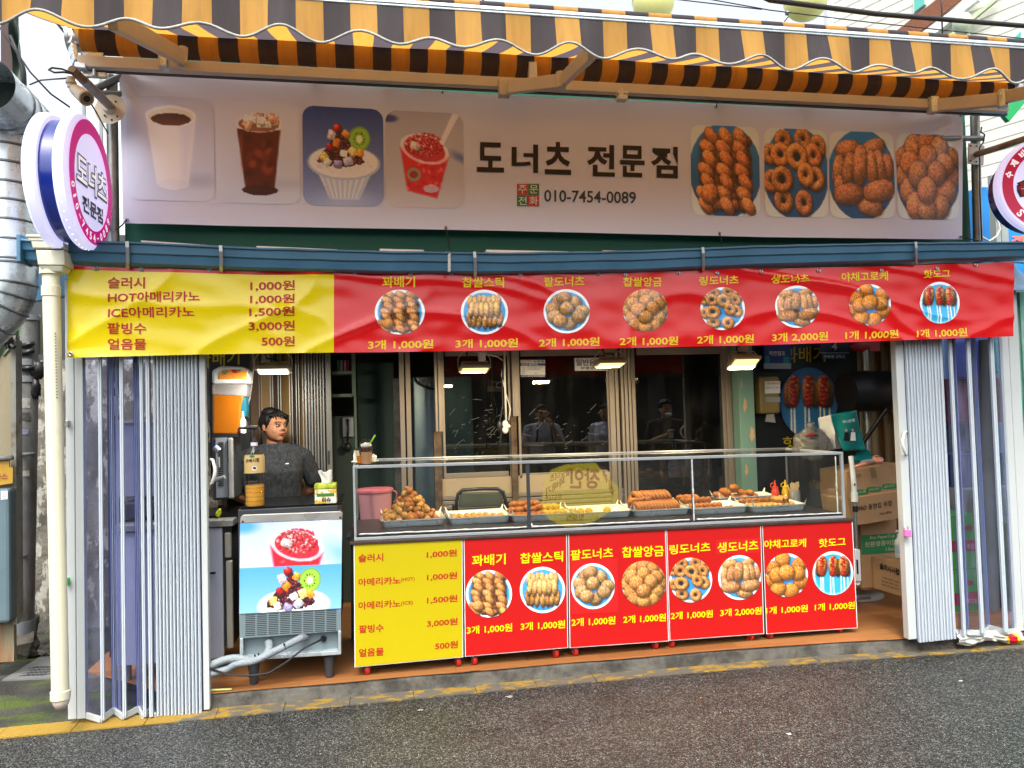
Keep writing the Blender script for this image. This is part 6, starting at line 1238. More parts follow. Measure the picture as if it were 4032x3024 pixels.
m = MB(); tpx(m, '98Ø 돔형컵 뚜껑', 3378, 2014, 3511, 1992, 22, f2, .012); m.build('lettering', MATS['carton_ink'], b2); m = MB(); tpx(m, 'NaturalPack', 3464, 2029, 3512, 2020, 11, f2, .005); m.build('lettering', MATS['carton_ink'], b2)
b3, f3 = carton(((3389,2062),(3531,2046),(3545,2300),(3396,2318)), .62, .34, 'tall brown paper cup carton with a green band, below the dome cup carton')
m = MB(); m.slab([f3(3392,2184), f3(3538,2174), f3(3536,2098), f3(3391,2108)], (0, -.001, 0)); m.build('green_band', MATS['carton_green'], b3)
for s, x0, y0, x1, y1, h in (('Eco PaperCup', 3426, 2126, 3524, 2118, 15), ('친환경종이컵', 3406, 2155, 3528, 2144, 20), ('13oz', 3488, 2170, 3526, 2166, 13)): m = MB(); tpx(m, s, x0, y0, x1, y1, h, lambda a, b: f3(a, b, .006), .012); m.build('lettering', MATS['carton_light'], b3)
b4, f4 = carton(((3436,2190),(3620,2222),(3625,2370),(3443,2318)), .60, .3, 'lowest brown syrup carton standing on the shop floor under the pump bottle', Yr=.30)
m = MB(); tpx(m, '슬러시시럽', 3464, 2240, 3540, 2266, 26, f4, .035); m.build('lettering', MATS['carton_ink'], b4)
m = MB(); [tpx(m, s, 3470, 2275+i*14, 3538, 2296+i*14, 6, f4, .005) for i, s in enumerate(('식품유형 시럽', '원재료명 정제수 설탕', '유통기한 별도표기'))]; m.build('lettering', MATS['carton_ink'], b4)
b5, f5 = carton(((3395,2318),(3440,2312),(3442,2322),(3396,2325)), .64, .1, 'sliver of a flat carton under the paper cup carton')
c = P(3543, 2195, .42); pb_ = thing('pump_bottle', 'white pump bottle with a blue stripe standing on the lowest carton', 'bottle', c)
m = MB(); m.lathe([(0, 0), (.029, 0), (.031, .004), (.031, .105), (.026, .125), (.013, .14), (.012, .15), (0, .15)], c, (0, 0, 1), 28); m.build('bottle_body', MATS['dirty_white'], pb_, smooth=40)
m = MB(); m.cyl(c+Vector((0, 0, .15)), c+Vector((0, 0, .166)), .012); m.cyl(c+Vector((0, 0, .166)), c+Vector((0, 0, .19)), .004); m.tube([c+Vector((.005, 0, .19)), c+Vector((-.012, 0, .192)), c+Vector((-.024, 0, .188))], .006); m.build('pump', MATS['dirty_white'], pb_, smooth=40)
m = MB(); m.lathe([(.0315, .012), (.0315, .018)], c, (0, 0, 1), 28, cap=False); m.lathe([(.0313, .03), (.0313, .09)], c, (0, 0, 1), 28, cap=False); m.build('label_band', mat('pump_label', '#a8c0c8', .5, var=0), pb_, smooth=True)
# fan, leaflets
c = P(3440, 1826, .5); fn = thing('hand_fan', 'salmon pink handheld fan lying on the topmost carton', 'fan', c)
m = MB(); a = P(3455, 1812, .5); m.lathe([(0, 0), (.035, 0), (.038, .004), (.038, .018), (.033, .022), (0, .022)], a, (0, -.6, .8), 24); m.build('fan_head', mat('salmon', '#d08870', .4, var=0), fn, smooth=40); m = MB(); [m.beam(a+Vector((-.03+.006*i, -.016, -.012)), a+Vector((-.03+.006*i, -.014+.01, .03)), .0016, .003) for i in range(11)]; m.build('fan_grille', MATS['dark_grey'], fn)
m = MB(); m.tube([P(3425, 1822, .49), P(3400, 1828, .48), P(3365, 1838, .47)], [.014, .013, .011], 10); m.build('handle', MATS['salmon'], fn, smooth=True)
lf = thing('leaflets', 'teal and white leaflets piled on the topmost carton behind the fan', 'leaflets', P(3400, 1800, .6))
for x0, y0, x1, y1, Y, k in ((3355, 1812, 3440, 1770, .62, 'bag_teal'), (3385, 1820, 3462, 1795, .58, 'dim_white'), (3372, 1800, 3425, 1760, .66, 'bag_teal')): m = MB(); m.slab([P(x0, y0, Y), P(x1, y0-8, Y), P(x1-22, y1, Y+.1), P(x0+20, y1+10, Y+.1)], (0, 0, -.012)); m.build('leaflet', MATS[k], lf)
# upright vacuum cleaner
vc = thing('vacuum_cleaner', 'white upright stick mop with grey tube standing between the carts and the cartons', 'vacuum cleaner', P(3400, 2380, .45))
YV = .34
m = MB(); m.tube([P(3350, 1796, YV), P(3357, 1850, YV), P(3363, 1920, YV), P(3364, 1970, YV)], [.017, .017, .019, .02], 14); m.cyl(P(3364, 1940, YV), P(3365, 1975, YV), .024); m.build('handle', MATS['dirty_white'], vc, smooth=40)
m = MB(); m.cyl(P(3366, 1975, YV), P(3372, 2160, YV), .0125, n=16); m.build('tube', MATS['pole_steel'], vc, smooth=40); m = MB(); m.cyl(P(3367, 1992, YV), P(3368, 2015, YV), .018); m.build('clamp', MATS['black_plastic'], vc, smooth=40)
m = MB(); m.slab([P(3370, 2290, YV-.02), P(3394, 2290, YV-.02), P(3388, 2165, YV-.02), P(3366, 2160, YV-.02)], (0, .06, 0)); m.build('body_shell', MATS['dirty_white'], vc, bevel=.008); m = MB(); m.obox(P(3376, 2232, YV-.022), (.014, .006, .10)); m.ell(P(3365, 1908, YV-.018), (.006, .006, .01)); m.build('dark_window', MATS['black_plastic'], vc, bevel=.003)
g = G(3425, 2372, .09); m = MB(); m.lathe([(0, 0), (.15, 0), (.158, .012), (.155, .03), (.13, .046), (.06, .056), (0, .058)], (0, 0, 0), (0, 0, 1), 40)
m.v = [(g.x+v[0]*1.15, g.y+.10+v[1]*.62, .094+v[2]) for v in m.v]; m.build('floor_head', MATS['dirty_white'], vc, smooth=40); m = MB(); m.tube([(g.x-.12, g.y+.05, .12), (g.x-.07, g.y+.12, .16), P(3376, 2292, YV)], .02, 12); m.build('neck', MATS['dirty_white'], vc, smooth=40)
m = MB(); m.obox((g.x-.06, g.y+.006, .122), (.14, .02, .016)); m.build('bumper_strip', MATS['grey_plastic'], vc, bevel=.004)
# ================================================================ ice machine with poster
fz = thing('ice_machine', 'steel ice machine with slush and shaved ice poster, grey vent grille and hoses', 'ice machine', P(1145, 2640, .06)); YZ = .06
mat('machine_grey', '#7f9094', .4, .3, var=.05, vscale=3); mat('slot_dark', '#15191a', .6)
a, b_, c_, d_ = P(944, 2620, YZ), P(1343, 2575, YZ), P(1347, 2030, YZ), P(945, 2060, YZ)
m = MB(); m.box((a.x, YZ+.012, .40), (b_.x, YZ+.58, 1.10)); m.build('cabinet', MATS['dark_grey'], fz, bevel=.005)
m = MB(); m.slab([P(945,2061,YZ), P(1347,2047,YZ), P(1349,2022,YZ), P(1340,2013,YZ), P(957,2027,YZ), P(946,2038,YZ)], (0, .05, 0)); m.build('top_trim', MATS['steel'], fz, bevel=.004)
m = MB(); [m.cyl(P(x, y, YZ), P(x, y, YZ-.005), .007, n=12) for x, y in ((955, 2054), (1340, 2038))]; m.build('screw', MATS['rust'], fz)
def fposter():
    s = Im(220, 192, '#c8d4ee')
    s.grad('#a9b8dc', '#c2cae0'); s.flat(.04, .03, .2, .1, '#4d96d8', soft=.7); s.flat(.95, .3, .4, .16, '#5f9fe0', .5, soft=.9, a=.9); s.flat(.7, .2, .5, .3, '#d0d6ea', soft=.9, a=.6)
    slush(s, .56, .31, .72); s.a[96:] = 0; top = s.a[:96].copy()
    t = Im(220, 192, '#6fa8dc'); t.grad('#4a96d6', '#a8c4e8'); bingsu(t, .52, .33, .74, bowl=False)
    return np.concatenate([top, t.a[8:104]], 0)
im = fposter(); quadpic(im, ((945,2061),(1347,2046),(1343,2395),(942,2417)), lambda x, y: P(x, y, YZ-.003), fz, 150, 130, 'rect', name='poster')
m = MB(); m.slab([P(944,2514,YZ+.004), P(1342,2484,YZ+.004), P(1343,2396,YZ+.004), P(942,2418,YZ+.004)], (0, .02, 0)); m.build('grille_panel', MATS['machine_grey'], fz)
m = MB()
for j in range(8):
    x0 = 966+j*45.6; x1 = x0+39
    for i in range(12):
        y = 2421+i*7.3-(x0-966)*.058+i*(x0-966)*-.0004; m.slab([P(x0, y+2.8, YZ+.0025), P(x1, y+2.8-2, YZ+.0025), P(x1, y-2, YZ+.0025), P(x0, y, YZ+.0025)], (0, .001, 0))
m.build('grille_slots', MATS['slot_dark'], fz)
m = MB(); m.slab([P(958,2590,YZ+.05), P(1330,2555,YZ+.05), P(1330,2484,YZ+.05), P(958,2512,YZ+.05)], (0, .01, 0)); m.build('recess_panel', MATS['machine_grey'], fz)
m = MB(); m.slab([P(944,2605,YZ), P(957,2604,YZ), P(957,2512,YZ), P(944,2514,YZ)], (0, .05, 0)); m.slab([P(1331,2578,YZ), P(1343,2577,YZ), P(1343,2484,YZ), P(1331,2485,YZ)], (0, .05, 0)); m.slab([P(957,2602,YZ+.004), P(1331,2578,YZ+.004), P(1331,2562,YZ+.004), P(957,2588,YZ+.004)], (0, .05, 0)); m.build('lower_frame', MATS['galv'], fz, bevel=.002)
for x, y, dy in ((1000, 2683, 0), (1297, 2652, 0), (1040, 2640, .45), (1290, 2620, .45)):
    p = P(x, y, YZ+.06+dy); p.z = .092; m = MB(); m.lathe([(0, 0), (.022, 0), (.024, .02), (.034, .125), (0, .125)], p, (0, 0, 1), 20); m.build('leg', MATS['dark_grey'], fz, smooth=40)
mat('hose_grey', '#8b959a', .5, bump=.7, bscale=120)
for pts, r, k in (([(1058,2528,.1),(1060,2555,.03),(1040,2585,.0),(990,2600,-.01),(930,2592,-.01),(880,2600,.0),(832,2620,.02)], .022, 0), ([(1205,2508,.1),(1180,2515,.03),(1130,2540,.0),(1060,2575,-.03),(1000,2602,-.03),(930,2615,-.02),(900,2632,0),(832,2652,.02)], .02, 1)):
    m = MB(); q = [P(*p) for p in pts]; 
    qq = []
    for i in range(len(q)-1):
        p0, p1, p2, p3 = q[max(i-1, 0)], q[i], q[i+1], q[min(i+2, len(q)-1)]
        for k2 in range(14): t = k2/14; qq.append(.5*((2*p1)+(-p0+p2)*t+(2*p0-5*p1+4*p2-p3)*t*t+(-p0+3*p1-3*p2+p3)*t**3))
    qq.append(q[-1]); m.tube(qq, [r*(1+.07*((i % 2)*2-1)) for i in range(len(qq))], 12); m.build('hose', MATS['hose_grey'], fz, smooth=True)
m = MB(); m.tube([P(1274,2516,.1), P(1262,2520,.02), P(1200,2550,-.03), P(1130,2605,-.05), P(1060,2650,-.05), P(990,2660,-.05), P(900,2658,-.04), P(832,2634,0)], .006, 8); m.build('power_cord', MATS['cord'], fz, smooth=True); m = MB(); m.cyl(P(1274, 2515, .12), P(1274, 2515, .1), .018); m.build('grommet', MATS['rubber'], fz)
m = MB(); [m.cyl(P(x, y, -.01+dy), P(x+5, y+22, -.01+dy), .005) for x, y, dy in ((1003, 2577, -.02), (1017, 2572, -.02), (1118, 2533, -.01))]; m.build('cable_tie', MATS['cord'], fz)
# black worktop behind the ice machine
wt = thing('worktop', 'black worktop between the ice machine and the woman', 'worktop', P(1150, 2010, .35)); m = MB(); a = P(940, 2000, .07); m.box((a.x+.01, YZ+.02, 1.101), (b_.x+.02, .62, 1.112)); m.build('top', mat('black_top', '#0e1012', .25), wt)
# syrup bottle
c = P(1005, 2018, .12); c.z = 1.113; sy = thing('syrup_bottle', 'big clear bottle of amber syrup with cream label and black pump on the ice machine', 'bottle', c); S = 1.0
m = MB(); m.lathe([(0, .004), (.049, .004), (.053, .012), (.052, .05), (.053, .125), (0, .125)], c, (0, 0, 1), 32); m.build('syrup', mat('amber', '#eaa62c', .15, var=0, coat=.5, spec=.8, emit='#c07a10', estr=0), sy, smooth=40)
m = MB(); m.lathe([(.05, 0), (.055, .006), (.055, .165), (.0545, .19), (.056, .2), (.056, .285), (.05, .30), (.02, .345), (.018, .355)], c, (0, 0, 1), 32, cap=False); m.build('bottle_body', MATS['clear_cup'], sy, smooth=True)
m = MB(); [m.lathe([(.0545, h), (.057, h+.004), (.0545, h+.008)], c, (0, 0, 1), 32, cap=False) for h in (.03, .055, .08, .105, .14)]; m.build('ribs', MATS['clear_cup'], sy, smooth=True)
m = MB(); m.lathe([(.0575, .195), (.0575, .285), (.052, .30)], c, (0, 0, 1), 40, cap=False); m.build('label', mat('syrup_label', '#c8aa6c', .45, var=.05), sy, smooth=True)
lb = lambda x, y, o=.059: (lambda a: Vector((c.x+o*math.sin(a), c.y-o*math.cos(a), c.z+.24-(y-1885)*.00150)))((x-1005)*.0285)
m = MB(); tpx(m, '카페시럽', 978, 1876, 1026, 1872, 16, lb, .03, True); m.build('lettering', mat('dark_ink', '#2a2018', .5, var=0), sy)
m = MB(); m.add([lb(1010+9*math.cos(t), 1896+9*math.sin(t)) for t in np.linspace(0, 6, 14)], [tuple(range(14))]); m.build('cup_print', MATS['white_letter'], sy); m = MB(); m.add([lb(1010+6*math.cos(t), 1895+5*math.sin(t), .060) for t in np.linspace(0, 6, 14)], [tuple(range(14))]); m.build('coffee_print', MATS['coffee_brown'], sy)
m = MB(); m.add([lb(1002+9*math.cos(t), 1850+5*math.sin(t), .0595) for t in np.linspace(0, 6, 14)], [tuple(range(14))]); m.build('green_mark', MATS['carton_green'], sy)
m = MB(); m.cyl(c+Vector((0, 0, .352)), c+Vector((0, 0, .372)), .02); m.build('neck_cap', MATS['white_letter'], sy, smooth=40)
m = MB(); m.cyl(c+Vector((0, 0, .372)), c+Vector((0, 0, .40)), .014, .01); m.cyl(c+Vector((0, 0, .40)), c+Vector((0, 0, .455)), .005); m.tube([c+Vector((.02, 0, .458)), c+Vector((-.02, 0, .46)), c+Vector((-.085, .0, .457)), c+Vector((-.09, 0, .44))], [.012, .012, .006, .005]); m.build('pump', MATS['black_plastic'], sy, smooth=40)
# tissue box
c = P(1285, 2008, .12); c.z = 1.113; tb_ = thing('tissue_box', 'green and yellow patterned tissue box with a white tissue sticking out', 'tissue box', c)
def tmat():
    m = mat('tissue_print', '#d8a81c', .5, col2='#e0dcc8', thr=(.47, .5), vscale=22); return m
m = MB(); m.box((c.x-.062, c.y-.055, c.z), (c.x+.062, c.y+.055, c.z+.085)); m.build('box_body', tmat(), tb_, bevel=.004); m = MB(); m.box((c.x-.064, c.y-.057, c.z+.0855), (c.x+.064, c.y+.057, c.z+.115)); m.build('green_top', mat('tissue_green', '#8a9c1c', .5, col2='#b8c43c', thr=(.5, .55), vscale=20), tb_, bevel=.006)
m = MB(); m.box((c.x-.05, c.y-.0565, c.z+.042), (c.x+.05, c.y-.0555, c.z+.06)); m.build('green_ribbon', mat('ribbon_green', '#3c7c28', .5, var=0), tb_); m = MB(); letter(m, '티슈', lambda u, v: (c.x-.02+.05*u, c.y-.0575, c.z+.008+.028*v), .04); m.build('lettering', MATS['dark_ink'], tb_)
m = MB(); m.grid(lambda u, v: c+Vector(((u-.5)*(.05+.03*v)+.005*math.sin(v*5), .018*math.sin(u*6+v*2)*(.4+v), .113+.075*v+.006*math.sin(u*9)*v)), 14, 10); m.build('tissue', mat('tissue_white', '#e4e4e2', .8, var=0), tb_, smooth=True, solid=.001)
# steel counter with white panel behind the left folding door
ct = thing('prep_counter', 'steel topped counter with a pale lilac panel behind the left folding door', 'counter', P(700, 2650, .4)); YC = .34
L0, R0_ = P(452, 2300, YC).x, P(912, 2300, YC).x
m = MB(); m.box((L0, YC-.03, P(875, 2072, YC).z), (R0_+.02, .95, P(875, 2046, YC).z)); m.build('steel_top', MATS['steel'], ct, bevel=.004)
m = MB(); m.box((L0, YC, P(860, 2590, YC).z), (P(878, 2300, YC).x, YC+.02, P(875, 2078, YC).z)); m.build('front_panel', mat('lilac_panel', '#bcc0cc', .35, var=.03), ct)
m = MB(); m.box((L0+.01, YC+.025, .25), (R0_, .93, P(875, 2076, YC).z)); m.build('cabinet', MATS['dark_grey'], ct)
for x, y0, y1 in ((898, 2098, 2198), (905, 2208, 2555)): m = MB(); vbox(m, x-14, x+12, y0, y1, YC-.01, .03); m.build('door_strip', mat('pale_strip', '#b8b4a4', .4, .3, var=.05), ct, bevel=.008)
for x in (500, 846): p = P(x, 2640, YC+.06); m = MB(); m.cyl((p.x, YC+.06, .092), (p.x, YC+.06, .25), .026, n=20); m.build('leg', MATS['steel'], ct, smooth=40)
m = MB(); m.obox(P(838, 2256, YC-.04), (.03, .02, .012)); m.build('catch', MATS['black_plastic'], ct, bevel=.002)
mc = thing('refrigerator', 'dull grey steel refrigerator cabinet seen through the left clear curtain', 'refrigerator', P(540, 1980, .55)); m = MB(); vbox(m, 458, 640, 1668, 1960, .55, .5); m.build('cabinet', mat('steel_lilac', '#9498a8', .4, .5, var=.1), mc, bevel=.006); m = MB(); vbox(m, 452, 646, 1655, 1668, .53, .54); m.build('top_edge', MATS['steel'], mc)
m = MB(); vbox(m, 470, 600, 1985, 2040, .42, .4); tag(m.build('black_tray', MATS['dark_grey'], None, bevel=.004), 'black steel tray on the counter seen through the left clear curtain', 'tray')
# hanging socket seen through the curtain
hk = thing('hanging_socket', 'white double socket hanging by a wire behind the left clear curtain', 'socket', P(460, 1640, .3)); m = MB(); m.ell(P(455, 1585, .3), (.034, .025, .04)); m.ell(P(458, 1615, .3), (.032, .025, .035)); m.build('socket_body', MATS['white_cord'], hk, smooth=True); m = MB(); m.tube([P(432, 1510, .3), P(445, 1503, .3), P(458, 1530, .3), P(465, 1560, .3)], .007); m.build('wire', MATS['white_cord'], hk, smooth=True)
m = MB(); vbox(m, 425, 452, 1350, 2650, .9, .12); tag(m.build('dark_post', MATS['dark_grey'], None), 'dark post at the left inner corner behind the clear curtain', 'post')
# coffee machine
cm = thing('coffee_machine', 'black and steel coffee machine under the orange slush tank', 'coffee machine', P(880, 1970, .7)); YM = .62
m = MB(); vbox(m, 835, 918, 1722, 1970, YM, .35); m.build('machine_body', MATS['dark_grey'], cm, bevel=.008); m = MB(); vbox(m, 898, 918, 1724, 1965, YM-.03, .03); m.build('chrome_edge', MATS['steel'], cm, bevel=.01)
m = MB(); vbox(m, 850, 896, 1724, 1960, YM-.008, .008); m.build('grey_side', MATS['grey_plastic'], cm)
m = MB(); [vbox(m, 860, 880, 1742+i*8, 1746+i*8, YM-.012, .006) for i in range(22)]; m.build('vent_slots', MATS['slot_dark'], cm)
m = MB(); m.cyl(P(845, 1760, YM-.1), P(862, 1775, YM-.1), .02); m.cyl(P(860, 1800, YM-.1), P(862, 1840, YM-.1), .008); m.tube([P(835, 1895, YM-.1), P(855, 1888, YM-.14), P(885, 1878, YM-.15)], .014); m.build('group_head', MATS['steel'], cm, smooth=40)
m = MB(); m.ell(P(850, 1757, YM-.13), (.006, .006, .006)); m.build('blue_lamp', mat('blue_led', '#2040ff', .4, var=0, emit='#3060ff', estr=2), cm)
# slush machine
sm = thing('slush_machine', 'slush dispenser with a tank of orange slush and a white lid with beach picture', 'slush machine', P(880, 1710, .75)); YS = .62
m = MB(); q = [P(x, y, YS) for x, y in ((836,1710),(930,1712),(945,1690),(948,1600),(956,1572),(962,1558),(836,1550))]; m.slab([q[i] for i in (0,1,2,3,4,5,6)], (0, .2, 0)); m.build('orange_slush', mat('orange_slush', '#9a5608', .3, var=.06, vscale=6, coat=.4), sm, bevel=.012)
m = MB(); m.slab([P(834,1555,YS-.006), P(968,1562,YS-.006), P(972,1512,YS-.006), P(834,1512,YS-.006)], (0, .22, 0)); m.build('tank', mat('tank_clear', '#a8a4a0', .1, var=.05, alpha=.45), sm, bevel=.01)
m = MB(); m.slab([P(834,1512,YS-.012), P(976,1510,YS-.012), P(974,1460,YS-.012), P(960,1444,YS-.012), P(870,1440,YS-.012), P(834,1458,YS-.012)], (0, .24, 0)); m.build('lid', MATS['dirty_white'], sm, bevel=.015)
m = MB(); m.slab([P(862,1493,YS-.016), P(972,1494,YS-.016), P(972,1462,YS-.016), P(955,1454,YS-.016), P(880,1456,YS-.016), P(862,1470,YS-.016)], (0, .003, 0)); m.build('beach_print', mat('beach_print', '#d8842c', .4, col2='#3a7a5c', thr=(.55, .6), vscale=16), sm); m = MB(); m.ell(P(925, 1462, YS-.018), (.02, .003, .012)); m.build('parasol_print', MATS['red_letter'], sm)
m = MB(); vbox(m, 834, 938, 1712, 1724, YS, .24); m.build('drip_tray', MATS['black_plastic'], sm); m = MB(); vbox(m, 950, 968, 1565, 1640, YS+.02, .12); m.build('teal_column', mat('teal_plastic', '#145a6a', .4), sm)
for x in (957, 976): m = MB(); p = P(x, 1705, YS+.02); m.lathe([(0, 0), (.02, 0), (.02, .08), (.008, .10), (.006, .14), (0, .14)], p, (0, 0, 1), 16); m.build('tap', MATS['clear_cup'] if x > 960 else MATS['dirty_white'], sm, smooth=40)
m = MB(); vbox(m, 826, 985, 1300, 1900, 1.25, .04); m.build('signboard_wall', MATS['night_board'], None, label='black signboard wall behind the slush machine', cat='signboard'); sbw = bpy.data.objects['signboard_wall.001']
m = MB(); tpx(m, '꽈배기', 775, 1444, 943, 1436, 64, lambda x, y: P(x, y, 1.246), .01); m.build('lettering', MATS['dull_yellow'], sbw)
m = MB(); m.tube([P(965, 1640, .9), P(985, 1560, .9), P(1000, 1440, .9), P(996, 1380, .9)], .005); tag(m.build('cable', MATS['dim_white'], None, smooth=True), 'thin pale cord rising beside the slush machine', 'cord')
m = MB(); m.box((L0, YC+.1, 1.025), (P(925, 2000, YC).x, .93, 1.032)); [m.obox(P(868, 1998, .5)+Vector((.005*i, 0, .01*i)), (.03, .02, .01)) for i in range(2)]; tag(m.build('black_mat', MATS['black_top'], None), 'glossy black mat on the steel counter under the coffee machine', 'mat')
m = MB(); m.ell(P(860, 2022, .42), (.015, .02, .02), nz=.5); m.ell(P(866, 2010, .42), (.008, .02, .012), nz=.5, seed=2); tag(m.build('yellow_wrapper', mat('lime_plastic', '#b8c01c', .4, var=0), None, smooth=True), 'small yellow green wrapper on the black mat', 'wrapper')
m = MB(); m.beam(P(832, 2716, .03), P(912, 2713, .03), .008, .006); tag(m.build('drinking_straw', mat('straw_pale', '#c8d87c', .4, var=0), None), 'pale green straw lying on the floor edge by the left door', 'straw')

# ================================================================ people
mat('skin', '#93664a', .6, var=.08, vscale=14, spec=.25); mat('skin_light', '#c08c6c', .5, var=.05); mat('hair_black', '#0f0c0c', .62, var=.2, vscale=40, spec=.25); mat('shirt_grey', '#2c2f33', .9, col2='#17191b', thr=(.4, .6), vscale=60, stretch=(1, 1, .5)); mat('lip', '#6e3030', .4, var=0); mat('eye_white', '#8a857c', .3, var=0); mat('iris', '#120c0a', .15, var=0); mat('brow', '#24150f', .7, var=0)
def remesh(mb, vox, sm=2):
    me = bpy.data.meshes.new('body'); me.from_pydata(mb.v, [], mb.f); me.update(); ob = bpy.data.objects.new('body', me); COL.objects.link(ob)
    r = ob.modifiers.new('r', 'REMESH'); r.mode = 'VOXEL'; r.voxel_size = vox; s = ob.modifiers.new('s', 'SMOOTH'); s.iterations = sm; s.factor = .5
    dg = bpy.context.evaluated_depsgraph_get(); m2 = bpy.data.meshes.new_from_object(ob.evaluated_get(dg)); bpy.data.objects.remove(ob); bpy.data.meshes.remove(me)
    out = MB(); out.add([tuple(v.co) for v in m2.vertices], [tuple(p.vertices) for p in m2.polygons]); bpy.data.meshes.remove(m2); return out
def loft(mb, rings, n=28):
    """rings: (cx, cy, z, rx, ry)"""
    vs = [(cx+rx*math.copysign(abs(math.cos(t))**.85, math.cos(t)), cy+ry*math.copysign(abs(math.sin(t))**.85, math.sin(t)), z) for cx, cy, z, rx, ry in rings for t in (2*math.pi*i/n for i in range(n))]
    k = len(rings); mb.add(vs, [(i*n+j, i*n+(j+1) % n, (i+1)*n+(j+1) % n, (i+1)*n+j) for i in range(k-1) for j in range(n)]+[tuple(reversed(range(n))), tuple(range((k-1)*n, k*n))])
def limb(mb, pts, rs, n=14, sub=5):
    q = []; r = []; pts = [Vector(p) for p in pts]
    for i in range(len(pts)-1):
        for k in range(sub): t = k/sub; q.append(pts[i].lerp(pts[i+1], t)); r.append(rs[i]*(1-t)+rs[i+1]*t)
    q.append(pts[-1]); r.append(rs[-1]); mb.tube(q, r, n)
    for p, rr in zip(pts, rs): mb.ell(p, (rr,)*3, nu=14, nv=8)
def xf(mb, M): mb.v = [tuple(M @ Vector(v)) for v in mb.v]; return mb
def hand(mb, w_, d, pn, s=1, curl=.5, side=1):
    """palm from wrist w_ along d, palm normal pn"""
    w_, d, pn = Vector(w_), Vector(d).normalized(), Vector(pn).normalized(); x = d.cross(pn).normalized()
    M = Matrix((x, d, pn)).transposed(); mb.ell(w_+d*.045*s, (.040*s, .052*s, .016*s), M, 12, 8)
    for i, (off, L_) in enumerate(((-.028, .068), (-.010, .078), (.009, .073), (.026, .056))):
        a = w_+d*.082*s+x*off*s; p = [a]; dd = d.copy()
        for k in range(3): dd = (dd+pn*curl*.8).normalized(); p.append(p[-1]+dd*L_*s/3)
        mb.tube(p, [.009*s, .0085*s, .008*s, .007*s], 8)
    a = w_+d*.025*s+x*side*.034*s; mb.tube([a, a+(d*.5+x*side*.8+pn*.3)*.03*s, a+(d*.9+x*side*.7+pn*.5)*.052*s], [.012*s, .010*s, .008*s], 8)
def person(label, loc, yaw, hd, A, hair='bun', colors=('skin', 'shirt_grey', 'dark_grey'), H_=1.6, build=1.0, vox=.008, extra=None):
    """faces -Y before yaw; hd = head turn; A = right/left arm joints (shoulder, elbow, wrist)"""
    k = H_/1.6; t = thing('person', label, 'person', loc); B = build
    Mw = Matrix.Translation(Vector(loc)) @ Matrix.Rotation(yaw, 4, 'Z') @ Matrix.Scale(k, 4)
    tor = [(0, .01, .80, .155*B, .105*B), (0, .0, .88, .165*B, .115*B), (0, -.005, .98, .15*B, .105*B), (0, -.01, 1.08, .15*B, .11*B), (0, -.02, 1.18, .16*B, .118*B), (0, -.005, 1.26, .158*B, .095*B), (0, .005, 1.315, .125*B, .07*B), (0, .01, 1.355, .075*B, .055*B)]
    body = MB(); loft(body, tor)
    limb(body, [(0, .012, 1.34), (0, .0, 1.40), (0, -.008, 1.44)], [.062, .052, .05])
    for i, s in enumerate((-1, 1)):
        sh, el, wr = A[i]; limb(body, [(s*.13*B, .005, 1.30), sh, el, wr], [.045*B, .044*B, .040*B, .027])
        hand(body, wr, Vector(wr)-Vector(el), A[i+2] if len(A) > 2 else (0, 1, 0), .95, .45, -s)
        limb(body, [(s*.085, .01, .84), (s*.095, .0, .47), (s*.1, .02, .08)], [.088*B, .058, .036]); body.ell((s*.105, -.05, .035), (.042, .115, .032), nu=14, nv=8)
    # head
    Mh = Matrix.Translation((0, -.012, 1.49)) @ Matrix.Rotation(hd, 4, 'Z') @ Matrix.Rotation(-.03, 4, 'X')
    h = MB(); h.ell((0, .012, .02), (.077, .092, .093), nu=24, nv=16); h.ell((0, -.020, -.030), (.071, .070, .078), nu=20, nv=14); h.ell((0, -.05, -.082), (.034, .030, .024)); h.ell((.036, -.058, -.028), (.026, .022, .026)); h.ell((-.036, -.058, -.028), (.026, .022, .026))
    h.ell((0, -.083, .03), (.05, .014, .022)); h.tube([(0, -.086, .012), (0, -.096, -.008), (0, -.104, -.024)], [.008, .010, .0125], 10); h.ell((.012, -.092, -.026), (.008, .009, .007)); h.ell((-.012, -.092, -.026), (.008, .009, .007)); h.ell((0, -.086, -.053), (.022, .010, .010))
    for s in (-1, 1): h.ell((s*.079, .012, -.005), (.009, .018, .030))
    h.tube([(0, .03, -.14), (0, .01, -.04)], [.046, .05], 14)
    xf(h, Mh); body.add(h.v, h.f); body = remesh(body, vox); xf(body, Mw); body.build('body', MATS[colors[0]], t, smooth=True)
    W2 = Mw @ Mh
    def fp(mb, nm, mt): xf(mb, W2); return mb.build(nm, MATS[mt], t, smooth=True)
    for s in (-1, 1):
        m = MB(); m.ell((s*.031, -.0835, .004), (.0145, .009, .0065), Matrix.Rotation(s*.12, 3, 'Y')); fp(m, 'eye', 'eye_white'); m = MB(); m.ell((s*.031+.003, -.0905, .004), (.0062, .004, .0062)); fp(m, 'iris', 'iris')
        m = MB(); m.tube([(s*.016, -.0935, .007), (s*.031, -.0935, .0115), (s*.046, -.083, .006)], [.0018, .0024, .0015], 6); m.tube([(s*.014, -.097, .026), (s*.032, -.095, .032), (s*.05, -.080, .026)], [.0028, .0034, .0018], 6); fp(m, 'eyebrow', 'brow')
    m = MB(); m.tube([(-.023, -.086, -.053), (-.008, -.0975, -.0505), (0, -.0985, -.052), (.008, -.0975, -.0505), (.023, -.086, -.053)], [.0015, .0032, .003, .0032, .0015], 8); m.tube([(-.018, -.088, -.056), (0, -.097, -.0585), (.018, -.088, -.056)], [.0015, .0042, .0015], 8); fp(m, 'lips', 'lip')
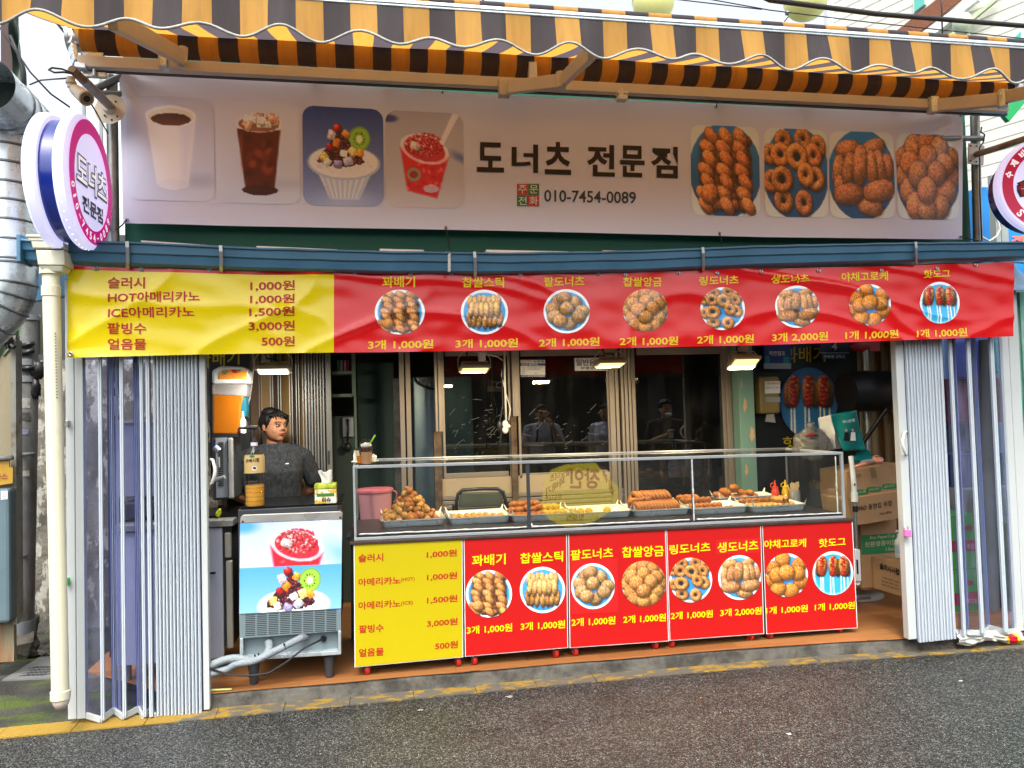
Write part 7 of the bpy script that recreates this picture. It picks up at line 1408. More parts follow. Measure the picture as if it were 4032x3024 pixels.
    # hair
    m = MB(); m.ell((0, .026, .036), (.087, .096, .098), nu=28, nv=16); m.v = [v for v in m.v]
    hh = MB()
    for i, v in enumerate(m.v):
        x, y, z = v
        if y < -.045 and z < .075: y = -.045+(y+.045)*.2
        if z < -.03: z = -.03+(z+.03)*.6
        hh.v.append((x, y, z))
    hh.f = m.f; hh.m = m.m
    if hair == 'bun':
        hh.ell((0, .118, .03), (.045, .042, .042)); hh.ell((-.02, .02, .10), (.06, .06, .038))
        for i in range(11):
            u = (i-5)/5; hh.tube([(u*.055, -.045+.012*abs(u), .112-.03*abs(u)), (u*.066, -.088+.03*abs(u), .088-.015*abs(u)), (u*.070+.004, -.097+.045*u*u, .066-.008*(i % 3))], [.012, .008, .0015], 7)
        for s in (-1, 1): hh.tube([(s*.076, -.035, .075), (s*.084, -.03, .035), (s*.082, -.022, -.005)], [.018, .012, .004], 8)
    else:
        for i in range(9):
            u = (i-4)/4; hh.tube([(u*.055, -.05+.015*abs(u), .115-.035*abs(u)), (u*.062+.01, -.088+.03*abs(u), .095-.02*abs(u)), (u*.066+.014, -.096+.04*u*u, .072-.008*(i % 3))], [.016, .012, .004], 7)
    fp(hh, 'hair', 'hair_black')
    # shirt and trousers, a little larger than the body
    sh = MB(); e = .012; loft(sh, [(cx, cy, z, rx+e+.008, ry+e+.006) for cx, cy, z, rx, ry in tor[:-2]]+[(0, .003, 1.315, .15*B, .082*B+e), (0, .006, 1.345, .115*B, .08*B), (0, .008, 1.372, .085*B, .068*B)])
    for i, s in enumerate((-1, 1)):
        s_, el, wr = (Vector(q_) for q_ in A[i]); limb(sh, [(s*.12*B, .005, 1.305), s_, s_.lerp(el, .72)], [.058*B, .062*B, .062*B])
    sh = remesh(sh, vox*1.1); sh.v = [(x+.004*noise.noise(Vector((x*14, y*14, z*9))), y+.006*noise.noise(Vector((x*12+5, y*12, z*8))), z) for x, y, z in sh.v]; xf(sh, Mw); sh.build('shirt', MATS[colors[1]], t, smooth=True)
    tr = MB(); loft(tr, [(0, .01, .78, .165*B, .118*B), (0, .005, .86, .178*B, .128*B), (0, 0, .97, .164*B, .118*B)])
    for s in (-1, 1): limb(tr, [(s*.085, .01, .82), (s*.095, .0, .47), (s*.1, .02, .10)], [.1*B, .074, .062])
    tr = remesh(tr, .012); xf(tr, Mw); tr.build('trousers', MATS[colors[2]], t, smooth=True)
    for s in (-1, 1): m = MB(); m.ell((s*.105, -.05, .035), (.047, .125, .038), nu=14, nv=8); xf(m, Mw); m.build('shoe', MATS['black_plastic'], t, smooth=True)
    if extra: extra(t, Mw, W2)
    return t
WY = 1.02
wp0 = P(1078, 1690, WY)
def wx(t, Mw, W2):
    m = MB(); m.ell((.075, -.155, 1.235), (.012, .003, .004)); xf(m, Mw); m.build('shirt_mark', MATS['white_letter'], t)
person('woman in a dark grey T-shirt, hands behind her back, looking right', (wp0.x+.005, WY, .075), math.radians(8), math.radians(33),
    [((-.195, .01, 1.265), (-.27, .06, 1.03), (-.12, .17, .93)), ((.195, .01, 1.265), (.285, .06, 1.05), (.10, .19, .95)), (0, 1, 0), (0, 1, 0)], 'bun', H_=1.60, build=1.05, vox=.007, extra=wx)
# bystanders in the street, seen only as reflections in the dark panes
mat('shirt_white', '#c8ccd8', .8, col2='#b0b4c4', vscale=20); mat('vest_beige', '#a09c8c', .8); mat('shirt_black', '#17181c', .8)
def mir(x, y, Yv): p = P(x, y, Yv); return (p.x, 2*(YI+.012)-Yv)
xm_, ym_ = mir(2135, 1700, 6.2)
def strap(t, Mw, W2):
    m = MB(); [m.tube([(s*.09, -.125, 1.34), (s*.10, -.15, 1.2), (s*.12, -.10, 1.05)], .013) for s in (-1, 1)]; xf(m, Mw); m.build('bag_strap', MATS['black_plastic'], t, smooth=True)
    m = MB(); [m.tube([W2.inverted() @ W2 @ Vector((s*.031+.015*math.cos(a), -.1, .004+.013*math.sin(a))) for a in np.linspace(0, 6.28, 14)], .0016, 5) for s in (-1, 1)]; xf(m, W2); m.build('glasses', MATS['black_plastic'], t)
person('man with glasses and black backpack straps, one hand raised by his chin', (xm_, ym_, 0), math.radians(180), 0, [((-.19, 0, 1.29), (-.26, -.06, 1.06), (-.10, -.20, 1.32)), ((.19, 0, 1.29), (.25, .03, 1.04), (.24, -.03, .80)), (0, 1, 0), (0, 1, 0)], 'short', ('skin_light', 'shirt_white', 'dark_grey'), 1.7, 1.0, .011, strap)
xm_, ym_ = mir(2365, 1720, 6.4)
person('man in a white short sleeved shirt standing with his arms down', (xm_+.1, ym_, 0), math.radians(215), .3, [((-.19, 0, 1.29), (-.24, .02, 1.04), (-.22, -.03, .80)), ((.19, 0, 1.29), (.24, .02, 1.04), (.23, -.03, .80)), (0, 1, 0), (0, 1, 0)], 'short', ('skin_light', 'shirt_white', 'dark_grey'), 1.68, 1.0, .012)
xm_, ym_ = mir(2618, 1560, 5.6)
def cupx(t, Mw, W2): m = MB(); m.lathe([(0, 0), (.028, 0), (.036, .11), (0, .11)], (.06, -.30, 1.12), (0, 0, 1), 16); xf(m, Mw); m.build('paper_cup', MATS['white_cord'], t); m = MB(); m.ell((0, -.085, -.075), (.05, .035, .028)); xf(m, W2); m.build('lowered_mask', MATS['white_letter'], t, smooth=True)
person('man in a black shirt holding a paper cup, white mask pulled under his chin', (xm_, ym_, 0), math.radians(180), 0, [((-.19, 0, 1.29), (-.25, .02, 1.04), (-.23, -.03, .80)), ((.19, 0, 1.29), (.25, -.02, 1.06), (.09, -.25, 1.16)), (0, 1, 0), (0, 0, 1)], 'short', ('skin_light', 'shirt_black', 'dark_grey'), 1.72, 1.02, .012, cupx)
# ================================================================ left: alley wall, pipes, cabinet, duct
def wallmat(name, c1, c2, c3, sc=3):
    m = mat(name, c1, .85, col2=c2, thr=(.42, .56), vscale=sc, bump=.9, bscale=28)
    N = m.node_tree.nodes; L = m.node_tree.links; b = N['Principled BSDF']; src = b.inputs['Base Color'].links[0].from_socket
    tc = N.new('ShaderNodeTexCoord'); n = N.new('ShaderNodeTexNoise'); n.inputs['Scale'].default_value = sc*1.7; n.inputs['Detail'].default_value = 9; n.inputs['Roughness'].default_value = .72
    mp = N.new('ShaderNodeMapping'); mp.inputs['Scale'].default_value = (1.6, 1, .7); mp.inputs['Location'].default_value = (5, 2, 1); L.new(tc.outputs['Object'], mp.inputs[0]); L.new(mp.outputs[0], n.inputs['Vector'])
    r = N.new('ShaderNodeMapRange'); r.inputs['From Min'].default_value = .52; r.inputs['From Max'].default_value = .56; L.new(n.outputs['Fac'], r.inputs['Value'])
    mx = N.new('ShaderNodeMixRGB'); mx.inputs[2].default_value = H(c3); L.new(src, mx.inputs[1]); L.new(r.outputs[0], mx.inputs[0]); L.new(mx.outputs[0], b.inputs['Base Color']); return m
wallmat('stained_concrete', '#4e4c46', '#6e6a60', '#a3a196')
def wallf(u, v):
    x = -3.6+2.4*u; return (x, 2.1+.02*noise.noise(Vector((x*3, v*5, 0)))+.15*(1-v)*0, -.02+2.15*v)
m = MB(); m.grid(wallf, 60, 50); m.build('concrete_wall', MATS['stained_concrete'], None, smooth=True, solid=.12, label='stained flaking concrete wall at the back of the left alley', cat='wall')
m = MB(); m.box((-3.7, 2.3, 1.6), (-1.45, 2.6, 3.2)); m.build('dark_shed', MATS['dark_grey'], None, label='dark shed front above the concrete wall in the alley', cat='shed')
m = MB(); m.slab([P(110, 1190, 1.0), P(268, 1160, .6), P(268, 1060, .6), P(110, 1060, 1.0)], (0, .3, .05)); m.build('eaves', mat('eave_blue', '#2c6a8c', .5, var=.15), None, label='blue painted eaves in the alley behind the cream downpipe', cat='eaves')
m = MB(); m.slab([P(105, 1395, 1.5), P(160, 1395, 1.5), P(158, 1240, 1.5), P(105, 1245, 1.5)], (0, .05, 0)); m.build('metal_sheet', mat('dull_green_panel', '#8c9078', .7, var=.1), None, label='pale green panel behind the grey standpipe', cat='panel')
YG = 1.45
sp = thing('standpipe', 'dirty grey standpipe with tape and torn stickers in the left alley', 'pipe', P(100, 2440, YG)); mat('dirty_pipe', '#7c7e7e', .55, col2='#56564f', thr=(.45, .65), vscale=7, stretch=(1, 1, .4))
m = MB(); m.tube([P(107, 1245, YG), P(108, 1600, YG), P(101, 2000, YG), P(92, 2455, YG)], [.068, .068, .068, .068], 24); m.build('pipe', MATS['dirty_pipe'], sp, smooth=40)
for y0, y1, r in ((1242, 1262, .078), (1415, 1440, .078), (1482, 1505, .076), (2440, 2500, .077)): m = MB(); x = interp((y0+y1)/2, [1245, 1600, 2000, 2455], [107, 108, 101, 92]); m.cyl(P(x, y0, YG), P(x, y1, YG), r, n=24); m.build('collar', MATS['grey_plastic'], sp, smooth=40)
m = MB()
for y, s in ((1360, -8), (1390, -10), (1450, 0)): m.beam(P(82, y-s*.3, YG-.072), P(134, y+s, YG-.072), .03, .03, up=(0, -1, 0))
m.ell(P(148, 1458, YG-.05), (.05, .03, .06), nz=.6, ns=30); m.ell(P(142, 1530, YG-.05), (.03, .03, .07), nz=.6, ns=30, seed=4); m.build('black_tape', mat('tape_black', '#1a1a1c', .4), sp, smooth=True)
m = MB(); m.tube([P(66, 1785, YG), P(90, 1790, YG-.09), P(125, 1787, YG-.09), P(136, 1784, YG)], .012); m.tube([P(72, 2185, YG), P(95, 2192, YG-.09), P(118, 2188, YG)], .012); m.build('pipe_clamp', MATS['grey_plastic'], sp, smooth=True)
for x, y, w_, h, c, lab in ((107, 1588, 24, 18, '#a8a8a4', 'torn'), (108, 1700, 17, 9, '#8c94b0', 'small'), (108, 1862, 20, 10, '#b4aea4', 'red'), (92, 1965, 12, 22, '#9c9c98', 'pale'), (110, 1640, 20, 14, '#4a4a48', 'dark')):
    m = MB(); m.grid(lambda u, v: (lambda a: Vector((P(x, y, YG).x+.0705*math.sin(a), YG-.0705*math.cos(a), P(x, y, YG).z+(v-.5)*h*.004)))((u-.5)*w_*.055), 8, 2); m.build('sticker', mat('st'+c, c, .6, col2='#6a6a66', thr=(.55, .7), vscale=40), sp, smooth=True)
# rusty door and meter cabinet at the very left
rd_ = thing('rusty_gate', 'pale gate with long rust streaks at the far left edge', 'gate', P(20, 2440, .9)); YQ = .95
def rustmat():
    m = mat('rust_streak', '#938a70', .7, col2='#8a4a14', thr=(.5, .68), vscale=3.2, stretch=(3, 1, .35), bump=.3); return m
m = MB(); a, b_ = P(-120, 1500, YQ), P(50, 1500, YQ); m.box((a.x, YQ, .1), (b_.x, YQ+.04, P(30, 1290, YQ).z)); m.build('gate_sheet', rustmat(), rd_)
m = MB(); vbox(m, 44, 64, 1290, 2460, YQ-.03, .06); vbox(m, 64, 76, 1340, 2440, YQ+.02, .05); m.build('gate_frame', mat('old_frame', '#8c8c84', .6, col2='#6a5844', thr=(.5, .7), vscale=9), rd_)
mb_ = thing('meter_cabinet', 'blue grey meter cabinet with a yellow gas sign at the left edge', 'cabinet', P(15, 2400, .85)); YK = .82
m = MB(); a, b_ = P(-130, 2100, YK), P(37, 2100, YK); m.box((a.x, YK, P(10, 2455, YK).z), (b_.x, YK+.12, P(10, 1925, YK).z)); m.build('cabinet_body', mat('cabinet_blue', '#5c7078', .5, var=.1), mb_, bevel=.02)
m = MB(); m.slab([P(3,1968,YK-.002), P(30,1965,YK-.002), P(30,1932,YK-.002), P(3,1935,YK-.002)], (0, .002, 0)); m.build('label_sheet', MATS['white_letter'], mb_); m = MB(); [tpx(m, '전화번호안내', 6, 1943+i*7, 27, 1942+i*7, 4, lambda x, y: P(x, y, YK-.004), .01) for i in range(4)]; m.build('lettering', MATS['black_letter'], mb_)
gs = thing('gas_sign', 'yellow gas sign board above the blue grey cabinet', 'sign', P(20, 1910, .88)); m = MB(); m.slab([P(-120,1930,.86), P(50,1902,.86), P(51,1840,.86), P(-120,1850,.86)], (0, .01, 0)); m.slab([P(-120,1848,.87), P(36,1840,.87), P(36,1808,.87), P(-120,1812,.87)], (0, .01, 0)); m.build('board', mat('gas_yellow', '#b48c30', .5, var=.1), gs); m = MB(); tpx(m, '가스', -22, 1892, 30, 1888, 26, lambda x, y: P(x, y, .856), .01); m.build('lettering', mat('dull_red', '#8c2c20', .5, var=0), gs)
m = MB(); m.tube([P(-60, 1796, .86), P(0, 1806, .86), P(50, 1802, .86)], .016); tag(m.build('steel_cable', MATS['dirty_pipe'], None, smooth=True), 'short grey pipe across the rusty gate above the gas sign', 'pipe')
gr = thing('garbage_net', 'green cloth and black tape knot hanging under the duct at the left edge', 'net', P(20, 1340, .9)); m = MB(); m.grid(lambda u, v: P(-60+160*u*(1-.55*v), 1290+110*v, .93)+Vector((0, .02*math.sin(u*9), 0)), 14, 8); m.build('green_cloth', mat('net_green', '#6c7c64', .8, var=.15), gr, smooth=True); m = MB(); m.ell(P(32, 1340, .88), (.03, .03, .05), nz=.6, ns=30); m.tube([P(32, 1325, .88), P(38, 1318, .87)], .015); m.tube([P(34, 1350, .88), P(55, 1368, .87)], .015); m.build('tape_knot', MATS['tape_black'], gr)
# galvanised duct
dk = thing('ventilation_duct', 'shiny galvanised elbow duct rising and turning away at the upper left', 'duct', P(20, 1300, .5)); YD = .45
def seams(m, pts, r):
    for p, d in pts: m.lathe([(r, -.008), (r+.007, -.003), (r+.007, .003), (r, .008)], p, d, 40, cap=False)
RD = .155
up = [P(-140, 1420, YD), P(-60, 1330, YD), P(0, 1290, YD), P(48, 1200, YD), P(58, 1100, YD), P(56, 900, YD), P(48, 760, YD), P(38, 640, YD), P(30, 560, YD)]
q = [P(-170, 1370, YD), P(-60, 1270, YD), P(15, 1175, YD), P(34, 1060, YD), P(32, 800, YD), P(26, 520, YD)]
qq = []
for i in range(len(q)-1):
    p0, p1, p2, p3 = q[max(i-1, 0)], q[i], q[i+1], q[min(i+2, len(q)-1)]
    for k2 in range(10): t_ = k2/10; qq.append(.5*((2*p1)+(-p0+p2)*t_+(2*p0-5*p1+4*p2-p3)*t_*t_+(-p0+3*p1-3*p2+p3)*t_**3))
qq.append(q[-1]); m = MB(); m.tube(qq, RD, 48); m.build('riser', MATS['galv'], dk, smooth=True)
m = MB(); seams(m, [(P(33, y, YD), (.02, 0, 1)) for y in (545, 590, 660, 735, 805, 880, 955, 1030, 1045)]+[(qq[i], qq[i+1]-qq[i-1]) for i in (6, 12, 18, 22, 26)], RD); m.build('seam', mat('seam_metal', '#6c7274', .35, .8), dk, smooth=40)
m = MB(); a, b_ = P(-60, 330, YD-.45), P(112, 500, YD+.15); d = (b_-a).normalized(); m.cyl(a, b_, RD*.98, n=48, cap=False); m.build('cross_duct', MATS['galv'], dk, smooth=40); m = MB(); m.cyl(a+d*.3, a+d*.31, RD*.96, n=40); m.build('duct_inside', mat('duct_shade', '#3a4440', .8), dk); m = MB(); seams(m, [(a.lerp(b_, t_), d) for t_ in (.45, .62, .86, .99)], RD*.98); m.build('seam', MATS['seam_metal'], dk, smooth=40)  # dark disc stands in for the shade inside the open end
# tarp wrapped post and wires upper left
tp_ = thing('wrapped_post', 'rusty brown post wrapped in dark green tarpaulin at the upper left', 'post', P(40, 620, 1.2)); YW = 1.0
m = MB(); vbox(m, 3, 48, -60, 420, YW+.05, .1); m.build('post', mat('red_brown', '#3f2e2c', .7, var=.2), tp_); m = MB()
m.grid(lambda u, v: P((38+6*v+(interp(v, [0, .35, .6, .82, 1], [66, 80, 90, 122, 112])-38-6*v)*u), -60+430*v, YW)+Vector((0, .06*math.sin(u*5)+.03*math.sin(v*11+u*3), 0)), 10, 26)
m.build('tarpaulin', mat('tarp_green', '#26382f', .55, col2='#4a5c4e', thr=(.45, .65), vscale=4, stretch=(3, 1, .6)), tp_, smooth=True)
wires = [([(-20,80,0),(20,140,0),(62,200,0),(120,285,0),(200,370,0),(275,422,.1)], .005, 'black cable crossing the sky left of the awning'), ([(150,20,-.4),(200,62,-.2),(240,110,0),(273,150,.2)], .007, 'short cable under the left end of the valance'), ([(40,140,.6),(70,210,.6),(90,280,.6),(97,365,.6)], .010, 'pale yellow cable along the tarpaulin post'), ([(118,333,.6),(160,316,.4),(220,311,.1),(266,308,-.2)], .005, 'thin grey cable to the security camera'),
    ([(2950,-40,-.5),(3032,0,-.45),(3450,55,-.3),(3700,75,-.25),(4032,102,-.2),(4300,130,-.1)], .016, 'thick black power cable across the upper right'), ([(2700,-20,.2),(3032,40,.2),(3400,85,.2),(3700,117,.2),(4032,152,.2),(4300,180,.2)], .004, 'thin wire below the thick cable at the upper right'),
    ([(3700,-30,1),(3708,30,1),(3711,150,1)], .006, 'thin vertical wire at the upper right'), ([(2600,-10,1.5),(3000,37,1.5)], .005, 'thin wire right of the yellow globe')]
for pts, r, lab in wires:
    m = MB(); q = [P(*p) for p in pts]; m.tube(q, r, 8); tag(m.build('overhead_cable', MATS['cord'], None, smooth=True), lab, 'cable', 'overhead cables')
# alley floor things
bk = thing('bucket', 'dark grey lidded bucket on the alley floor beside the grey pipe', 'bucket', G(62, 2570, 0)); c = G(66, 2572, 0); c.z = 0
m = MB(); m.lathe([(0, .002), (.105, .002), (.125, .2), (.132, .205), (.132, .215), (0, .215)], c, (.05, 0, 1), 32); m.build('bucket_body', mat('bucket_grey', '#3c3e40', .6, var=.15), bk, smooth=40); m = MB(); m.lathe([(0, .216), (.125, .216), (.13, .22), (.13, .25), (.118, .256), (0, .258)], c, (.05, 0, 1), 32); m.build('lid', mat('lid_grey', '#6c6860', .7, col2='#4c4a44', vscale=9), bk, smooth=40)
m = MB(); m.beam(c+Vector((-.03, -.03, .262)), c+Vector((.06, .04, .262)), .02, .02); m.build('lid_handle', MATS['lid_grey'], bk)
for x, y, s, lab in ((30, 2590, .17, 'rough grey stone at the left edge in front of the bucket'), (170, 2440, .16, 'flat broken stone by the foot of the concrete wall')): p = G(x, y, 0); m = MB(); m.ell((p.x, p.y, s*.35), (s*1.1, s*.8, s*.7), nz=.5, ns=18, nu=12, nv=8, seed=x); tag(m.build('stone', mat('stone_grey', '#6c675c', .9, col2='#4a473e', vscale=8, bump=.8), None), lab, 'stone')
dc = thing('drain_cover', 'grey slotted drain cover in the alley floor', 'drain cover', G(120, 2640, 0)); q = [G(8, 2678, .004), G(258, 2668, .004), G(258, 2565, .004), G(188, 2568, .004)]; m = MB(); m.slab([p-Vector((0, 0, .02)) for p in q], (0, 0, .022)); m.build('cover_slab', mat('slab_grey', '#6b6c6a', .75, var=.12, vscale=5), dc)
m = MB()
for i in range(4):
    for j in range(6): p = G(95+i*14+j*17-i*2, 2660-i*10-j*.5, .005); m.beam(p+Vector((-.025, -.01, 0)), p+Vector((.025, .02, 0)), .012, .005)
m.build('slots', MATS['dark_grey'], dc)
rg = thing('refuse_scraps', 'crumpled wet plastic sheet beside the bucket', 'plastic sheet', G(130, 2560, 0)); m = MB(); p = G(135, 2565, 0); m.grid(lambda u, v: (p.x-.16+.34*u, p.y-.18+.42*v, .012+.03*abs(noise.noise(Vector((u*6, v*6, 0))))), 26, 26); m.build('sheet', mat('wet_plastic', '#2c2e2e', .12, var=.2, coat=.6), rg, smooth=True)
gl = MB(); vbox(gl, 257, 267, 2278, 2308, -.05, .03); tag(gl.build('green_lock', mat('lock_green', '#1cb82c', .35, var=0), None, bevel=.003), 'small green padlock low on the left door jamb', 'padlock'); gl = MB(); vbox(gl, 256, 267, 1655, 1681, -.05, .03); tag(gl.build('steel_lock', MATS['alu'], None, bevel=.003), 'small steel padlock on the left door jamb beside the downpipe', 'padlock')
# white building behind the left end
wb = thing('white_building', 'white panelled building behind the left end of the sign', 'building', P(370, 900, 3.0)); m = MB(); a, b_ = P(276, 500, 3.0), P(470, 500, 3.0); m.box((a.x, 3.0, 0), (b_.x+.8, 6, 8)); m.build('wall', mat('panel_white', '#c2c6c2', .6, var=.04), wb)
m = MB(); [m.box((P(x, 500, 2.99).x-.012, 2.985, 0), (P(x, 500, 2.99).x+.012, 2.998, 8)) for x in (330, 397)]; m.build('panel_joint', MATS['grey_plastic'], wb)
# ================================================================ right side outside
ng = thing('neighbour_shop', 'teal painted tin front of the next shop at the right edge', 'shop', P(4080, 2480, -.1)); m = MB()
a = P(3997, 1800, .05); x0 = P(4002, 1800, .0).x; m.box((x0+.045, -.02, 0), (x0+1.9, .1, 2.35)); [m.box((x0+.06+.12*i, -.035, 0), (x0+.09+.12*i, -.0205, 2.35)) for i in range(14)]; m.build('tin_front', mat('teal_tin', '#2f9c84', .5, col2='#8fb8a8', thr=(.4, .62), vscale=2.2, stretch=(1, 1, .8)), ng)
m = MB(); m.grid(lambda u, v: P(3950+200*u, 1010, -.3).lerp(P(3990+200*u, 1140, -.3), v)+Vector((0, .3*math.cos(v*1.5), .0)), 20, 10); m.build('tin_hood', mat('hood_blue', '#6f9cc0', .4, var=.15), ng, smooth=True, solid=.004)
bt = thing('blue_tarpaulin_stall', 'bright blue tarpaulin box with coral lettering right of the steel pole', 'stall', P(3950, 955, 1.0)); m = MB(); a, b_ = P(3862, 850, 1.0), P(4300, 850, 1.0); m.box((a.x, 1.0, 2.6), (b_.x, 1.6, P(3900, 735, 1.0).z)); m.build('tarpaulin', mat('tarp_blue', '#0e82d0', .4, col2='#0a5ca0', thr=(.5, .7), vscale=4), bt, bevel=.01)
m = MB(); tpx(m, '자', 3990, 888, 4040, 888, 30, lambda x, y: P(x, y, .99), .05); tpx(m, '저', 3982, 955, 4036, 955, 28, lambda x, y: P(x, y, .99), .05); m.build('lettering', mat('coral', '#e8604c', .5, var=0, emit='#e8604c', estr=.3), bt)
m = MB(); vbox(m, 3918, 3936, 688, 960, .7, .06); vbox(m, 3940, 3966, 690, 960, .75, .06); tag(m.build('steel_post', mat('pale_post', '#9aa4a0', .5, .3, var=.1), None), 'pale steel post between the blue tarpaulin and the round red sign', 'post'); m = MB(); vbox(m, 3928, 3945, 690, 815, .72, .02); tag(m.build('navy_plate', MATS['navy_letter'], None), 'navy plate behind the round red sign', 'plate')
m = MB(); m.tube([P(3920, 688, .6), P(3905, 720, .6), P(3900, 780, .6), P(3925, 860, .6), P(3938, 900, .6), P(3925, 930, .6), P(3895, 950, .6), P(3862, 930, .6)], .008); tag(m.build('white_cable', MATS['white_cord'], None, smooth=True), 'white looping cable in front of the blue tarpaulin', 'cable')
m = MB(); m.tube([P(3865, 500, .2), P(3862, 520, .2), P(3877, 530, .2), P(3872, 560, .2), P(3857, 580, .2), P(3858, 760, .2), P(3866, 950, .2)], .005); tag(m.build('black_wire', MATS['cord'], None, smooth=True), 'thin black wire running down beside the right pole', 'wire')
m = MB(); m.slab([P(3955,455,.6), P(3975,478,.6), P(4040,400,.6), P(4040,350,.6), P(3980,385,.6)], (0, .04, 0)); tag(m.build('green_sheet', mat('bright_green', '#15924e', .5), None), 'bright green sheet corner behind the right awning arm', 'sheet')
# house with white siding
YH = 6.0; hs_ = thing('siding_house', 'white clapboard house with brown shingle band and teal windows at the upper right', 'house', (10, YH, 0)); 
sid = mat('siding', '#c9cabf', .6, var=.04)
c0 = P(3512, 300, YH); HX = c0.x
def hw(t_, z, off=0): d = Vector((.42, -1, 0)).normalized(); n_ = Vector((-1, -.42, 0)).normalized(); return Vector((HX, YH+1.5, 0))+d*t_+n_*off+Vector((0, 0, z))
m = MB(); 
for i in range(62):
    z0 = i*.17; m.add([hw(0, z0, .007), hw(7, z0, .007), hw(7, z0+.17, .0), hw(0, z0+.17, .0), hw(0, z0, 0), hw(7, z0, 0)], [(0, 1, 2, 3), (4, 5, 1, 0)])
q = [hw(0, 0), hw(7, 0), hw(7, 0)+Vector((4, 2, 0)), hw(0, 0)+Vector((5, 3, 0))]; m.add([hw(0, 0), hw(0, 0)+Vector((5, 2.1, 0)), hw(0, 10.5)+Vector((5, 2.1, 0)), hw(0, 10.5)], [(0, 1, 2, 3)]); m.build('siding_wall', sid, hs_)
m = MB(); m.beam(hw(-.02, 0, .04), hw(-.02, 10.5, .04), .12, .12, up=(0, 1, 0)); m.build('corner_board', MATS['white_metal'], hs_)
def hpt(x, y, off=0):
    d = ray(x, y); d0 = Vector((.42, -1, 0)).normalized(); n_ = Vector((-1, -.42, 0)).normalized(); o = Vector((HX, YH+1.5, 0))+n_*off; k = (o-CAM).dot(n_)/d.dot(n_); return CAM+d*k
def hquad(pts, nm, mt, off=.05, th=.03): m = MB(); q = [hpt(x, y, off) for x, y in pts]; m.slab(q, Vector((1, .42, 0)).normalized()*th); return m.build(nm, mt if not isinstance(mt, str) else MATS[mt], hs_)
def shingle():
    m = mat('shingle', '#6a4030', .8, col2='#8c5a40', thr=(.4, .6), vscale=8, stretch=(1, 6, 14), bump=.8, bscale=20); return m
hquad([(3512,135),(3690,-5),(3790,-5),(3575,160),(3512,190)], 'shingle_band', shingle(), .08)
for y0, y1, x0, x1 in ((165, 0, 3578, 3830),): hquad([(3580,165),(3800,0),(3850,0),(3640,165)], 'cornice', 'white_metal', .14, .08)
hquad([(3700,165),(3905,0),(3925,0),(3725,165)], 'cornice', mat('pale_green_trim', '#b4c0a0', .6), .12, .05)
hquad([(3595,55),(3642,16),(3642,-10),(3595,-10)], 'window_frame', 'white_metal', .05, .04); w_ = hquad([(3600,48),(3638,18),(3638,-10),(3600,-10)], 'window_pane', mat('teal_pane', '#5ab0a4', .2, var=0), .07, .03)
hquad([(3950,185),(4040,100),(4060,200)], 'window_frame', 'white_metal', .06, .04); hquad([(3958,182),(4018,124),(4018,182)], 'window_pane', 'teal_pane', .08, .03)
m = MB(); m.ell(hpt(3790, 92, .3), (.14, .14, .16)); m.cyl(hpt(3800, 95, .2), hpt(3800, 160, .2), .07); m.build('hopper', mat('hopper_pale', '#c0d0b8', .5), hs_, smooth=40)
fh = thing('far_roof', 'far blue grey roof edge peeping over the awning', 'roof', P(3490, 140, 14)); m = MB(); m.slab([P(3425,140,14), P(3515,140,14), P(3512,118,14), P(3440,128,14)], (0, 1, 0)); m.build('roof', mat('far_roof', '#6c8494', .7), fh); m = MB(); m.tube([P(3446,130,13), P(3446,55,13)], .02); m.tube([P(3488,125,13), P(3488,90,13)], .015); m.tube([P(3474,108,13), P(3500,100,13)], .012); m.tube([P(3476,112,13), P(3498,112,13)], .012); m.build('antenna', MATS['dark_grey'], fh)
m = MB(); m.tube([P(1900, 20, 14), P(1903, -20, 14)], .03); m.tube([P(1872, 14, 14), P(1880, -6, 14), P(1890, 14, 14)], .01); tag(m.build('mast', MATS['rust'], None), 'small mast tip above the awning near the middle', 'mast')
# yellow globe lamps
for x, y, rx, ry, lab, arm_ in ((2572, 4, 83, 92, 'pale yellow globe lamp rising behind the awning near the middle', None), (3172, 10, 82, 70, 'pale yellow globe lamp on a slanting arm at the right of the sky', ((3102, 62), (3064, 110)))):
    c = P(x, y, 4.0); s = (c-CAM).dot(_F)/FPX; t = thing('globe_lamp', lab, 'lamp', c-Vector((0, 0, ry*s)), 'globe lamps above the roofs'); m = MB(); m.ell(c, (rx*s, rx*s*.95, ry*s), nu=40, nv=24); m.build('globe', mat('globe_yellow', '#cfcf88', .35, var=.06, vscale=2, emit='#d8d88c', estr=.08), t, smooth=True)
    m = MB(); m.lathe([(rx*s*1.004, -.012), (rx*s*1.012, 0), (rx*s*1.004, .012)], c, (0, 0, 1), 40, cap=False); m.build('seam_ring', mat('globe_seam', '#b4b478', .4, var=0), t, smooth=True)
    if arm_: m = MB(); m.cyl(P(*arm_[0], 4.0), P(*arm_[1], 4.0), .02); m.ell(P(arm_[0][0]-2, arm_[0][1]-10, 3.8), (.03, .03, .03)); m.build('arm', MATS['pole_steel'], t, smooth=40)
    else: m = MB(); m.cyl(c-Vector((0, 0, ry*s)), c-Vector((0, 0, ry*s+1.2)), .03); m.build('arm', MATS['pole_steel'], t, smooth=40)
